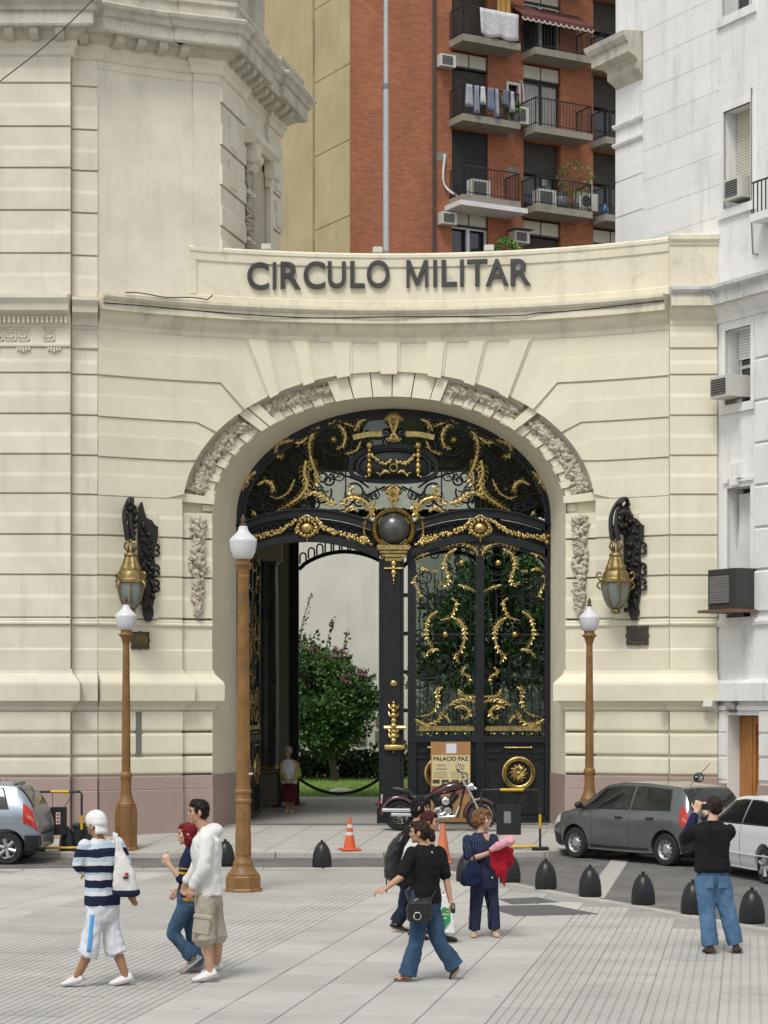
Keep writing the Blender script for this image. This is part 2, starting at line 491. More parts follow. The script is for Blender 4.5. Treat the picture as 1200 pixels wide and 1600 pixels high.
# pavement before the palace, sloping up to the gate
wk = [(-40, 37.95), (2.3, 37.95), (3.0, 38.25), (3.7, 38.85), (4.3, 39.25), (4.8, 39.2), (5.2, 38.75), (6.42, 36.55), (12.2, 26.1), (24, 4.8)]
def walk_z(x, y):
    kd = 9
    for i in range(len(wk)-1):
        a = np.array(wk[i]); b = np.array(wk[i+1]); p = np.array((x, y)); t = np.clip(np.dot(p-a, b-a)/np.dot(b-a, b-a), 0, 1)
        kd = min(kd, np.linalg.norm(a+(b-a)*t-p))
    return 0.0 + 0.05*min(kd, 4.4)
mb = MB()
bk = [(-40, 44.5), (2.3, 44.5), (3.4, 44.5), (4.6, 44.5), (5.6, 44.5), (6.6, 44.5), (7.5, 44.5), (9.5, 41), (16, 28), (28, 7)]
walk_base = MB()
for i in range(len(wk)-1):
    ns = 14 if i == 0 else 1
    for j in range(ns):
        for r in range(8):
            q = []
            for (tt, rr) in ((j/ns, r/8), ((j+1)/ns, r/8), ((j+1)/ns, (r+1)/8), (j/ns, (r+1)/8)):
                a = np.array(wk[i])*(1-tt)+np.array(wk[i+1])*tt; b = np.array(bk[i])*(1-tt)+np.array(bk[i+1])*tt
                p = a*(1-rr)+b*rr; q.append((p[0], p[1], walk_z(*p)))
            walk_base.add(q, [(0, 1, 2, 3)])
def walk_mat():
    m = m_walk.copy(); m.name = 'sidewalk_tiles'; t = m.node_tree; L = t.links.new; b = t.nodes['Principled BSDF']
    g = _n(t, 'ShaderNodeNewGeometry')
    br = _n(t, 'ShaderNodeTexBrick'); br.offset = 0; br.inputs['Scale'].default_value = 1; br.inputs['Brick Width'].default_value = 0.8; br.inputs['Row Height'].default_value = 0.8; br.inputs['Mortar Size'].default_value = 0.016
    mp = _n(t, 'ShaderNodeMapping'); mp.inputs['Rotation'].default_value = (0, 0, rad(10)); L(g.outputs['Position'], mp.inputs[0]); L(mp.outputs[0], br.inputs[0])
    src = b.inputs['Base Color'].links[0].from_socket
    x = _n(t, 'ShaderNodeMix', data_type='RGBA'); L(br.outputs['Fac'], x.inputs[0]); L(src, x.inputs[6]); x.inputs[7].default_value = (0.25, 0.24, 0.21, 1)
    L(x.outputs[2], b.inputs['Base Color']); return m
sidewalk = tag(walk_base.build('sidewalk', walk_mat(), merge=True), kind='structure')
kerb(wk, 1, 0.004, sidewalk, wd=0.16)

# ================================================================ palace: plan
RA, CXA, CYA = 11.0, 0.1, 31.0
def A(u, n=0.0, z=0.0):
    t = u/RA
    return (CXA+(RA-n)*math.sin(t), CYA+(RA-n)*math.cos(t), z)
UL, UR = rad(-31.5)*RA, rad(30.3)*RA
UJ, UO = 4.27, 3.62            # jamb step, opening edge (half widths along the curve)
JN = -0.10                     # jamb set back
def arc(u0, u1, n=0.0, step=0.35):
    k = max(1, int(abs(u1-u0)/step+0.5))
    return [A(u0+(u1-u0)*i/k, n)[:2] for i in range(k+1)]
L1 = [(-16, 40.10), (-6.14, 40.10)]
L2 = [(-6.14, 40.30), A(UL)[:2]]
AL = arc(UL, -UJ); JL = arc(-UJ, -UO, JN)
AR = arc(UJ, UR); JR = arc(UO, UJ, JN)
R1 = [(A(UR)[0]-0.02, A(UR)[1]-0.14), (6.56, 40.34)]
left_full = L1+[(-6.14, 40.30)]+AL[0:1]+AL[1:]+JL+[A(-UO, -0.7)[:2]]
right_full = [A(UO, -0.7)[:2]]+JR+AR+R1
JZ = [9.22, 8.42, 7.63, 6.86, 6.06, 5.27, 4.40]     # joints of the banded courses

gateway = thing('gateway', 'curved cream stone gateway with a tall arched opening between the two wings', 'gateway', (0.1, 42, 0))
wing = thing('palace_wing', 'ornate pale stone palace wing with a heavy cornice on the left', 'building', (-8, 40.1, 0))

def course_prof(z0, z1, back=-0.12, a=0.024, b=0.04):
    zm = z0+(z1-z0)*0.52
    return [(back, z0+0.022), (b-0.012, z0+0.022), (b, z0+0.034), (b, zm-0.05), (a, zm+0.03), (a, z1-0.006), (back, z1-0.006)]
def fat_prof(z0, z1, back=-0.12):
    return [(back, z0+0.035), (0.02, z0+0.035), (0.05, z0+0.06), (0.055, z0+0.09), (0.055, z1-0.06), (0.045, z1-0.02), (0.01, z1-0.006), (back, z1-0.006)]
def course(path, z0, z1, parent, mat, prof=course_prof, name='stone_course'):
    return MB().sweep(path, prof(z0, z1)).build(name, mat, parent, smooth=None, world=True)
def block(poly, n0, n1, ch=0.014, fn=A, step=0.35):
    bm = bmesh.new()
    vs = [bm.verts.new((u, z, n1)) for u, z in poly]
    f = bm.faces.new(vs); bm.normal_update()
    if f.normal.z < 0: f.normal_flip()
    r = bmesh.ops.inset_region(bm, faces=[f], thickness=ch, depth=0, use_even_offset=True)
    for v in vs: v.co.z = n1-ch
    be = [e for e in bm.edges if len(e.link_faces) == 1]
    ex = bmesh.ops.extrude_edge_only(bm, edges=be)
    for v in [g for g in ex['geom'] if isinstance(g, bmesh.types.BMVert)]: v.co.z = n0
    us = [p[0] for p in poly]
    k = math.floor(min(us)/step)*step
    while k < max(us):
        if k > min(us)+1e-3:
            bmesh.ops.bisect_plane(bm, geom=bm.verts[:]+bm.edges[:]+bm.faces[:], plane_co=(k, 0, 0), plane_no=(1, 0, 0))
        k += step
    bmesh.ops.triangulate(bm, faces=[f for f in bm.faces if len(f.verts) > 4])
    for v in bm.verts: v.co = fn(v.co.x, v.co.z, v.co.y)
    return MB().bm(bm)

# ---- backing wall of the gateway
Z0 = 6.60
def EL(a, b, t): return (a*math.cos(t), Z0+b*math.sin(t))
E_IN, E_MID, E_OUT = (UO, 2.47), (3.80, 2.64), (UJ, 2.95)
def ell(e, t0, t1, n=14): return [EL(*e, t0+(t1-t0)*i/n) for i in range(n+1)]
for s in (-1, 1):
    uu = -UL if s < 0 else UR
    po = [(uu, -0.2), (UJ, -0.2), (UJ, Z0)] + ell(E_OUT, 0, PI/2, 26)[1:] + [(0, 10.85), (uu, 10.85)]
    po = [(s*a, b) for a, b in po]
    block(po, -0.5, -0.015, 0.001).build('wall', m_cream, gateway, world=True)
    pr = [(UJ+0.05, -0.2), (UO, -0.2), (UO, Z0)] + ell(E_IN, 0, PI/2, 26)[1:] + ell((UJ+0.05, 3.0), PI/2, 0, 26)
    pr = [(s*a, b) for a, b in pr]
    block(pr, -0.6, JN-0.14, 0.001).build('arch_backing', m_cream, gateway, world=True)
# ---- splayed reveal down to the gate plane
GY, GX, GA, GB = 43.0, 0.2, 3.29, 2.24
GZ0 = 6.68
sp = MB(); ring = []
prof_t = [None]*6 + [i/30*PI for i in range(31)] + [None]*6
pts = [(-UO, z) for z in (0.1, 1.3, 2.6, 4, 5.4)] + [EL(*E_IN, PI-i/36*PI) for i in range(37)] + [(UO, z) for z in (5.4, 4, 2.6, 1.3, 0.1)]
ptsb = [(GX-GA, z) for z in (0.1, 1.3, 2.6, 4, 5.4)] + [(GX+GA*math.cos(PI-i/36*PI), GZ0+GB*math.sin(PI-i/36*PI)) for i in range(37)] + [(GX+GA, z) for z in (5.4, 4, 2.6, 1.3, 0.1)]
vs = []
for (u, z), (x, zb) in zip(pts, ptsb):
    a = Vector(A(u, JN-0.05, z)); b = Vector((x, GY+0.25, zb)); c = Vector((x, GY-0.12, zb))
    e = a + (c-a)*0.12
    vs += [a, e, a+(c-a)*0.55+(Vector((0, 0, 0))), c, b]
N = len(pts)
sp.add(vs, [(i*5+k, i*5+k+1, (i+1)*5+k+1, (i+1)*5+k) for i in range(N-1) for k in range(4)])
sp.build('arch_reveal', m_cream, gateway, smooth=50, world=True)
# granite foot of the reveal
for s in (-1, 1):
    a = A(s*UO, JN-0.02, 0); x = GX+s*GA
    mb = MB().add([(a[0]-s*0.015, a[1], 0.05), (x-s*0.015, GY-0.1, 0.05), (x-s*0.015, GY-0.1, 1.30), (a[0]-s*0.015, a[1], 1.30)], [(0, 1, 2, 3)])
    mb.build('granite_reveal', m_granite, gateway, world=True)

# ---- banded courses, with crossettes round the arch
def cut(l): return [(a, b) for a, b in l]
bend = {9.22: (3.47, 45.4), 8.42: (3.97, 33.3), 7.63: (4.31, 20.5), 6.86: (4.60, 6.5)}
def line_pts(z):       # from the outer end inwards to the extrados
    if z in bend:
        d, t = bend[z]; return [(d, z), EL(*E_OUT, rad(t))], t
    return None
for s in (-1, 1):
    uu = -UL-0.002 if s < 0 else UR+0.002
    zs = [9.22, 8.42, 7.63, 6.86]
    for i, z in enumerate(zs):
        d1, t1 = bend[z]
        if i+1 < len(zs):
            z2 = zs[i+1]; d2, t2 = bend[z2]
            g = 0.02
            P = [(uu, z-g), (d1-0.0, z-g)] + [(q[0], q[1]-g*0.6) for q in ell(E_OUT, rad(t1-0.4), rad(t2+0.4), 5)] + [(d2, z2), (uu, z2)]
            zm = z2+(z-z2)*0.52
            block([(s*a, b) for a, b in P], -0.3, 0.022).build('voussoir', m_cream, gateway, world=True)
            # lower, prouder half of the same course
            dm, tm = (d1*0.46+d2*0.54), (t1*0.46+t2*0.54)
            P = [(uu, zm), (dm, zm)] + [(q[0], q[1]) for q in ell(E_OUT, rad(tm), rad(t2+0.4), 4)] + [(d2, z2+0.002), (uu, z2+0.002)]
            o = block([(s*a, b) for a, b in P], 0.0, 0.045, 0.012).build('course_band', m_cream, gateway, world=True)
    # last course whose inner end rests on the jamb
    z, z2 = 6.86, 6.06
    # top voussoir block (above the highest joint)
    P = [(uu, 10.16), (2.96, 10.16)] + ell(E_OUT, rad(54.3), rad(45.9), 3) + [(3.47, 9.24), (uu, 9.24)]
    block([(s*a, b) for a, b in P], -0.3, 0.022).build('voussoir', m_cream, gateway, world=True)
    zm = 9.24+0.48
    P = [(uu, zm), (3.30, zm)] + ell(E_OUT, rad(49.5), rad(45.9), 3) + [(3.47, 9.242), (uu, 9.242)]
    block([(s*a, b) for a, b in P], 0.0, 0.045, 0.012).build('course_band', m_cream, gateway, world=True)
# flat ground of the crown and its raised voussoirs
P = ell(E_OUT, rad(54.8), rad(180-54.8), 24) + [(-2.93, 10.16), (2.93, 10.16)]
block(P, -0.3, 0.012, 0.006).build('arch_crown', m_cream, gateway, world=True)
for d0, d1, b0, b1 in ((2.93, 2.52, 2.47, 2.25), (1.99, 1.67, 1.78, 1.52), (1.17, 0.80, 1.09, 0.78), (0.2, -0.2, 0.19, -0.19)):
    for s in ((-1, 1) if d1 > 0 else (1,)):
        def onE(d): return Z0+E_OUT[1]*math.sqrt(max(0, 1-(d/E_OUT[0])**2))
        P = [(d0-0.02, 10.13), (b0-0.02, onE(b0)-0.05), (b1+0.02, onE(b1)-0.05), (d1+0.02, 10.13)]
        block([(s*a, b) for a, b in P], -0.3, 0.085, 0.018).build('voussoir', m_cream, gateway, world=True)
        P = [(d0+0.03, 10.155), (b0+0.03, onE(b0)+0.0), (b1-0.03, onE(b1)), (d1-0.03, 10.155)]
        block([(s*a, b) for a, b in P], -0.3, 0.045, 0.010).build('voussoir_border', m_cream, gateway, world=True)
# ring of the arch: plain blocks, carved fruit band, plain voussoirs
plain = [(43, 49), (4, 9), (74.5, 105.5), (131, 137), (171, 176)]
def is_plain(t): return any(a <= t <= b for a, b in plain)
tt = 1.0; alt = 0
while tt < 179:
    st = 6.2 if 74 < tt < 105 else 3.6
    t2 = min(tt+st, 179)
    tm = (tt+t2)/2
    if is_plain(tm):
        P = ell((UO-0.02, 2.45), rad(tt+0.15), rad(t2-0.15), 2) + ell(E_OUT, rad(t2-0.15), rad(tt+0.15), 2)
        dn = -0.06 if alt else -0.035
    else:
        P = ell((UO-0.03 if alt else UO, 2.44 if alt else 2.47), rad(tt+0.15), rad(t2-0.15), 2) + ell(E_MID, rad(t2-0.15), rad(tt+0.15), 2)
        dn = -0.15 if alt else -0.19
    block(P, -0.4, dn, 0.012).build('ring_block', m_cream, gateway, world=True)
    tt = t2; alt ^= 1
def carved(mb, fn, n, r=0.05):
    """fruit and leaf relief strewn over fn(a, b) -> (point, outward)"""
    for i in range(n):
        a, b = random.random(), random.random()
        p, o = fn(a, b); p = Vector(p); o = Vector(o)
        k = random.random(); rr = r*random.uniform(0.55, 1.15)
        if k < 0.5: mb.ball(p+o*rr*0.3, (rr, rr, rr), 6, 4)
        else:
            ax = Vector((random.uniform(-1, 1), random.uniform(-0.3, 0.3), random.uniform(-1, 1))).normalized()
            mb.tube([p-ax*rr*1.8, p+o*rr*0.8, p+ax*rr*1.8+o*rr*0.2], [rr*0.25, rr*0.75, rr*0.15], 5)
def cove(a0, a1):
    mb = MB(); vs = []; K = 16
    for i in range(K+1):
        t = rad(a0+(a1-a0)*i/K)
        for da, n in ((0.0, 0.03), (0.03, 0.0), (0.06, -0.05), (0.13, -0.16), (0.13, -0.3), (-0.02, -0.3)):
            u, z = EL(E_OUT[0]-da, E_OUT[1]-da, t); vs.append(A(u, n, z))
    fs = [(i*6+k, i*6+(k+1) % 6, (i+1)*6+(k+1) % 6, (i+1)*6+k) for i in range(K) for k in range(6)]
    fs += [tuple(range(6)), tuple(K*6+k for k in range(5, -1, -1))]
    return mb.add(vs, fs)
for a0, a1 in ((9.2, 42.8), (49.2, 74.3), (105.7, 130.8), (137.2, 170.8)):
    cove(a0, a1).build('arch_cove', m_carve, gateway, smooth=45, world=True)  # shade beneath the extrados painted in with the darker carved-stone colour
bands = [(9.5, 42.5), (49.5, 74), (106, 130.5), (137.5, 170.5)]
for a0, a1 in bands:
    mb = MB()
    def fn(a, b):
        t = rad(a0+(a1-a0)*a); p0 = EL(*E_MID, t); p1 = EL(E_OUT[0]-0.1, E_OUT[1]-0.1, t)
        bulge = math.sin(b*PI)*0.07
        u, z = p0[0]+(p1[0]-p0[0])*b, p0[1]+(p1[1]-p0[1])*b
        n = JN-0.13+bulge
        return A(u, n, z), Vector(A(u, 1, z))-Vector(A(u, 0, z))
    carved(mb, fn, int((a1-a0)*8), 0.066)
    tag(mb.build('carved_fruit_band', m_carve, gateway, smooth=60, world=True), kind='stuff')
for s in (-1, 1):   # pendants hanging on the jambs
    mb = MB()
    def fn(a, b):
        z = 6.52-a*1.98; wd = 0.15*(1 if a < 0.72 else max(0.12, 1-(a-0.72)/0.30))*(0.85+0.2*math.sin(a*16))
        b2 = (b-0.5)*2
        u = s*3.93+b2*wd; n = JN+0.02+0.06*math.sqrt(max(0, 1-b2*b2))
        return A(u, n, z), Vector(A(u, 1, z))-Vector(A(u, 0, z))
    carved(mb, fn, 190, 0.062)
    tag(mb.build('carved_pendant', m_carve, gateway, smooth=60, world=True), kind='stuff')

# ---- plain runs of courses below the arch, wing pilasters
low = [6.86, 6.06, 5.27, 4.44]
for i in range(3):
    z1, z0 = low[i], low[i+1]
    for nm, path in (('L', AL), ('R', AR)):
        course(path, z0, z1, gateway, m_cream)
    for path in (JL, JR): course(path, z0, z1 if i else 6.60, gateway, m_cream)
zz = [10.10, 9.72, 9.21, 8.41, 7.62, 6.85, 6.05, 5.26, 4.42]
for i in range(1, 8):
    course(L1, zz[i+1], zz[i], wing, m_lime); course(L2, zz[i+1], zz[i], wing, m_lime)
    course(R1, zz[i+1], zz[i], gateway, m_cream)
course(R1, 9.73, 10.30, gateway, m_cream)
# dado, string course, ledge, base courses and granite plinth
ledge = [(-0.1, 2.60), (0.02, 2.60), (0.05, 2.63), (0.05, 2.68), (0.09, 2.73), (0.17, 2.80), (0.21, 2.80), (0.215, 3.12), (0.20, 3.17), (0.12, 3.26), (0.05, 3.34), (0.03, 3.42), (-0.1, 3.42)]
string = [(-0.1, 4.30), (0.055, 4.30), (0.06, 4.33), (0.045, 4.36), (0.045, 4.40), (0.01, 4.425), (-0.1, 4.425)]
dado = [(-0.1, 3.42), (0.035, 3.42), (0.035, 3.80), (0.018, 3.84), (0.018, 4.30), (-0.1, 4.30)]
segs = [(L1, wing, m_lime), (L2, wing, m_lime), (AL, gateway, m_cream), (JL, gateway, m_cream), (JR, gateway, m_cream), (AR, gateway, m_cream), (R1, gateway, m_cream)]
for path, par, mt in segs:
    MB().sweep(path, string).build('string_course', mt, par, world=True)
    MB().sweep(path, dado).build('dado', mt, par, world=True)
    for z1, z0 in ((2.60, 2.16), (2.16, 1.69), (1.69, 1.30)):
        course(path, z0, z1, par, mt, fat_prof)
cor = 0.0
MB().sweep(L1+[(-6.14, 40.30)]+AL[:1], ledge).build('ledge', m_lime, wing, world=True)
MB().sweep(AL+JL+[A(-UO, -0.7)[:2]], ledge).build('ledge', m_cream, gateway, world=True)
MB().sweep([A(UO, -0.7)[:2]]+JR+AR+R1, ledge).build('ledge', m_cream, gateway, world=True)
for path, par, mt in segs:
    P = [Vector(p) for p in path]
    for z0, z1, n in ((1.03, 1.30, 0.075), (-0.1, 1.03, 0.10)):
        tot = sum((b-a).length for a, b in zip(P[:-1], P[1:]))
        k = max(1, round(tot/(1.9 if z0 > 0.5 else 1.25)))
        if path is L1: k = 8
        # split the path into k stones
        acc = [0]
        for a, b in zip(P[:-1], P[1:]): acc.append(acc[-1]+(b-a).length)
        def at_len(s_):
            for i in range(len(P)-1):
                if s_ <= acc[i+1]+1e-9:
                    return P[i]+(P[i+1]-P[i])*((s_-acc[i])/(acc[i+1]-acc[i]))
            return P[-1]
        for j in range(k):
            s0, s1 = tot*j/k+0.004, tot*(j+1)/k-0.004
            sub = [at_len(s0)]+[P[i] for i in range(len(P)) if s0 < acc[i] < s1]+[at_len(s1)]
            MB().sweep([tuple(q) for q in sub], [(-0.15, z0+0.004), (n, z0+0.004), (n, z1-0.02), (n-0.015, z1-0.004), (-0.15, z1-0.004)]).build('granite_block', m_granite, par, world=True)
# wall cores behind the wing pilasters
MB().sweep(L1+[(-6.14, 40.30)]+AL[:1], [(-0.012, -0.2), (-0.012, 10.6), (-0.9, 10.6), (-0.9, -0.2)]).build('wall', m_lime, wing, world=True)
MB().sweep(R1, [(-0.012, -0.2), (-0.012, 10.6), (-0.6, 10.6), (-0.6, -0.2)]).build('pier', m_cream, gateway, world=True)

# ---- main cornice over the gateway
cprof = [(-0.1, 10.14), (0.02, 10.14), (0.03, 10.18), (0.03, 10.24), (0.06, 10.28), (0.13, 10.36), (0.16, 10.44), (0.17, 10.47), (0.27, 10.49), (0.27, 10.66), (0.31, 10.69), (0.35, 10.74), (0.35, 10.80), (0.0, 10.84), (-0.1, 10.84)]
MB().sweep(arc(UL, UR), cprof).build('cornice', m_creamcorn, gateway, world=True)
MB().sweep([R1[0], (6.60, 40.335)], [(n, z+0.10) for n, z in cprof]).build('pier_cornice', m_whitedirty, gateway, world=True)
MB().sweep([R1[0], (6.60, 40.335)], [(n+0.01, z+0.05) for n, z in cprof if z < 10.68]).build('pier_moulding', m_creamcorn, gateway, world=True)
# parapet with a sunk panel, coping
PP = arc(-4.12, UR)
MB().sweep(PP, [(-0.35, 10.82), (0.05, 10.82), (0.05, 10.98), (0.02, 11.0), (0.02, 11.66), (0.05, 11.69), (0.055, 11.84), (0.075, 11.87), (0.075, 11.93), (0.03, 11.97), (-0.35, 11.98)]).build('parapet', m_parapet, gateway, world=True)
MB().sweep(arc(-4.12, -3.98), [(0.0, 11.0), (0.052, 11.0), (0.052, 11.68), (0.0, 11.68)]).build('parapet_end', m_parapet, gateway, world=True)
MB().sweep([R1[0], (6.58, 40.34)], [(-0.5, 10.85), (0.0, 10.85), (0.0, 11.76), (0.03, 11.79), (0.03, 11.83), (0.08, 11.88), (0.08, 11.97), (0.02, 12.01), (-0.5, 12.01)]).build('parapet_pier', m_parapet, gateway, world=True)
# left entablature with dentils and fret panels
ep = [(-0.1, 9.72), (0.03, 9.72), (0.06, 9.74), (0.06, 9.79), (0.03, 9.81), (0.03, 10.10), (0.06, 10.12), (0.06, 10.16), (0.10, 10.18), (0.10, 10.31), (0.17, 10.36), (0.30, 10.40), (0.32, 10.52), (0.36, 10.57), (0.40, 10.62), (0.40, 10.68), (0.0, 10.72), (-0.1, 10.72)]
MB().sweep(L1, ep).build('entablature', m_lime, wing, world=True)
MB().sweep(L2, ep).build('entablature', m_lime, wing, world=True)
mb = MB()
for k in range(64):
    x = -6.18-k*0.092
    mb.box((x-0.052, 39.93, 10.18), (x, 40.02, 10.30))
mb.build('dentils', m_lime, wing, world=True)
for kx in (-6.55, -7.05, -7.30, -7.55):     # greek key panels
    mb = MB(); w_ = 0.09
    def bar(x0, z0, x1, z1): mb.box((kx+min(x0, x1)-0.008, 40.045, 9.85+min(z0, z1)-0.008), (kx+max(x0, x1)+0.008, 40.075, 9.85+max(z0, z1)+0.008))
    q = [(-0.10, 0.0), (0.10, 0.0), (0.10, 0.22), (-0.10, 0.22), (-0.10, 0.06), (0.05, 0.06), (0.05, 0.16), (-0.04, 0.16), (-0.04, 0.11)]
    for a, b in zip(q[:-1], q[1:]): bar(*a, *b)
    mb.build('fret_panel', m_lime, wing, world=True)
for kx in (-6.45, -7.05, -7.65):
    mb = MB()
    for j in range(5): mb.box((kx-0.13+j*0.055, 40.03, 9.66-0.02*(2-abs(j-2))), (kx-0.09+j*0.055, 40.10, 9.715))
    mb.build('guttae', m_lime, wing, world=True)

# ---- upper storey of the wing (tower)
zu = [15.44, 14.88, 14.03, 13.22, 12.39, 11.55, 10.72]
for i in range(6):
    course(L1, zu[i+1], zu[i], wing, m_lime, name='stone_course'); course(L2, zu[i+1], zu[i], wing, m_lime)
UT, UC = -4.05, -3.5
MB().sweep(L1+[(-6.14, 40.30)]+AL[:1], [(-0.012, 10.55), (-0.012, 15.5), (-0.9, 15.5), (-0.9, 10.55)]).build('wall', m_lime, wing, world=True)
MB().sweep(arc(UL, UT), [(-0.4, 10.75), (0, 10.75), (0, 15.25), (0.03, 15.28), (0.03, 15.42), (0.05, 15.45), (-0.4, 15.45)]).build('plain_wall', m_lime, wing, world=True)
corner = A(UC, 0.07)[:2]
SD = Vector((0.214, 0.977)).normalized()
def SIDE(t, n=0.0, z=0.0): return (corner[0]+SD.x*t+SD.y*n, corner[1]+SD.y*t-SD.x*n, z)
sc_ = [A(UT, 0.07)[:2], A(UT+0.14, 0.07)[:2], corner]
MB().sweep(sc_, [(-0.4, 11.85), (0, 11.85), (0, 15.25), (0.03, 15.28), (0.03, 15.42), (0.05, 15.45), (-0.4, 15.45)]).build('corner_strip', m_lime, wing, world=True)
# side face: quoins, window bay between them
SL = 4.6
MB().sweep([SIDE(0.02)[:2], SIDE(SL)[:2]], [(-0.05, 11.85), (-0.05, 15.45), (-0.5, 15.45), (-0.5, 11.85)]).build('side_wall', m_lime, wing, world=True)
for i in range(6):
    z1, z0 = zu[i], max(11.85, zu[i+1])
    if z1 < 12.0: continue
    for t0, t1 in ((0.0, 1.75), (3.55, SL)):
        MB().sweep([SIDE(t0)[:2], SIDE(t1)[:2]], course_prof(z0, z1, -0.06, 0.02, 0.055)).build('stone_course', m_lime, wing, world=True)
        # vertical chase cut in alternate courses: narrow proud tablets
        if i in (1, 2, 4):
            MB().sweep([SIDE(t0+0.55)[:2], SIDE(t0+1.0)[:2]], [(0.0, z0+0.1), (0.075, z0+0.1), (0.075, z1-0.15), (0.0, z1-0.15)]).build('quoin_tablet', m_lime, wing, world=True)
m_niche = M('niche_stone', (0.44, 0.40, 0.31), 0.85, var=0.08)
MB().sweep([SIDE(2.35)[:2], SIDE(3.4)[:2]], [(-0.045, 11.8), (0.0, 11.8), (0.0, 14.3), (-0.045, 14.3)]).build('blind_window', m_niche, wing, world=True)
mb = MB()
def fn(a, b):
    t = 1.85+0.45*b; z = 11.8+a*2.2
    return SIDE(t, 0.03, z), (0.9, -0.2, 0)
carved(mb, fn, 280, 0.05)
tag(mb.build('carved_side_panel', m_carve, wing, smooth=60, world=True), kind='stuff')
for z in (12.5, 13.5): MB().sweep([SIDE(1.78)[:2], SIDE(2.34)[:2]], [(0.0, z), (0.09, z), (0.09, z+0.08), (0.0, z+0.08)]).build('panel_bar', m_lime, wing, world=True)
# hood and scroll bracket over the blind window
MB().sweep([SIDE(1.75)[:2], SIDE(3.75)[:2]], [(0, 14.55), (0.15, 14.55), (0.25, 14.68), (0.25, 14.8), (0, 14.86)]).build('window_hood', m_lime, wing, world=True)
for t in (2.1, 3.5):
    mb = MB()
    sp_ = [(0.02+0.0, 14.0), (0.10, 14.0), (0.16, 14.08), (0.20, 14.2), (0.20, 14.35), (0.24, 14.45), (0.24, 14.55), (0.0, 14.55)]
    mb.sweep([SIDE(t-0.2)[:2], SIDE(t+0.2)[:2]], sp_)
    mb.tube([SIDE(t-0.24, 0.14, 14.28), SIDE(t+0.24, 0.14, 14.28)], 0.13, 12)
    mb.build('scroll_bracket', m_lime, wing, smooth=40, world=True)
MB().sweep([SIDE(3.42)[:2], SIDE(3.62)[:2]], [(0, 11.9), (0.12, 11.9), (0.12, 14.55), (0, 14.55)]).build('window_jamb', m_lime, wing, world=True)
# crowning cornice: bed moulding, modillions, corona, gutter, attic
top_path = L1+[(-6.14, 40.30)]+arc(UL, UT)[0:]+[A(UT, 0.07)[:2], corner, SIDE(1.7)[:2], SIDE(1.7, -0.1)[:2], SIDE(3.6, -0.1)[:2], SIDE(3.6)[:2], SIDE(SL)[:2], SIDE(SL, -1.2)[:2]]
MB().sweep(top_path, [(-0.3, 15.42), (0.05, 15.42), (0.08, 15.46), (0.08, 15.56), (0.14, 15.62), (0.14, 15.70), (-0.3, 15.70)]).build('bed_moulding', m_lime, wing, world=True)
crown = [(-0.3, 15.86), (0.50, 15.86), (0.52, 15.90), (0.52, 16.12), (0.57, 16.15), (0.60, 16.24), (0.66, 16.30), (0.68, 16.36), (0.66, 16.40), (0.40, 16.43), (0.40, 16.66), (0.45, 16.70), (0.45, 16.78), (-0.3, 16.82)]
MB().sweep(top_path, crown).build('crowning_cornice', m_corn, wing, world=True)
MB().sweep(top_path, [(-0.3, 15.68), (0.12, 15.68), (0.20, 15.74), (0.30, 15.80), (0.34, 15.87), (-0.3, 15.87)]).build('modillion_bed', m_corn, wing, world=True)
def modillion(p, d, n):
    mb = MB(); d = Vector((*d, 0)); n = Vector((*n, 0)); p = Vector((*p, 0))
    pr = [(0.10, 15.66), (0.28, 15.68), (0.40, 15.74), (0.44, 15.80), (0.44, 15.868), (0.10, 15.868)]
    a = [p-d*0.085+n*q[0]+Vector((0, 0, q[1])) for q in pr]; b = [p+d*0.085+n*q[0]+Vector((0, 0, q[1])) for q in pr]
    k = len(pr); mb.add(a+b, [tuple(range(k)), tuple(range(2*k-1, k-1, -1))]+[(i, (i+1) % k, (i+1) % k+k, i+k) for i in range(k)])
    mb.build('modillion', m_corn, wing, world=True)
for k in range(6): modillion((-6.3-k*0.49, 40.10), (1, 0), (0, -1))
modillion((-5.9, 40.33), (0.97, 0.15), (0.1, -1))
for k in range(4):
    u = UL+0.32+k*0.47; p = A(u); n = Vector(A(u, 1))-Vector(A(u, 0)); modillion(p[:2], (n.y*-1, n.x), n[:2])
for k in range(10):
    p = SIDE(0.25+k*0.43, 0.0 if not 1.7 < 0.25+k*0.43 < 3.6 else -0.1); modillion(p[:2], SD, (SD.y, -SD.x))
# attic set back over the side
att = [(-14, 40.9), (-5.9, 41.0), (corner[0]-0.4, corner[1]+0.5), SIDE(0.6, -0.45)[:2], SIDE(SL-0.3, -0.45)[:2], SIDE(SL-0.3, -2)[:2]]
MB().sweep(att, [(-0.4, 16.6), (0, 16.6), (0, 18.6), (0.1, 18.65), (0.22, 18.8), (0.3, 18.9), (0.3, 19.05), (-0.4, 19.1)]).build('attic', m_corn, wing, world=True)
for t in (SL-0.9,):
    MB().sweep([SIDE(t, -0.42)[:2], SIDE(t+0.7, -0.42)[:2]], [(-0.1, 16.6), (0.12, 16.6), (0.12, 18.7), (0.3, 18.9), (0.3, 19.0), (-0.1, 19.0)]).build('attic_pier', m_corn, wing, world=True)
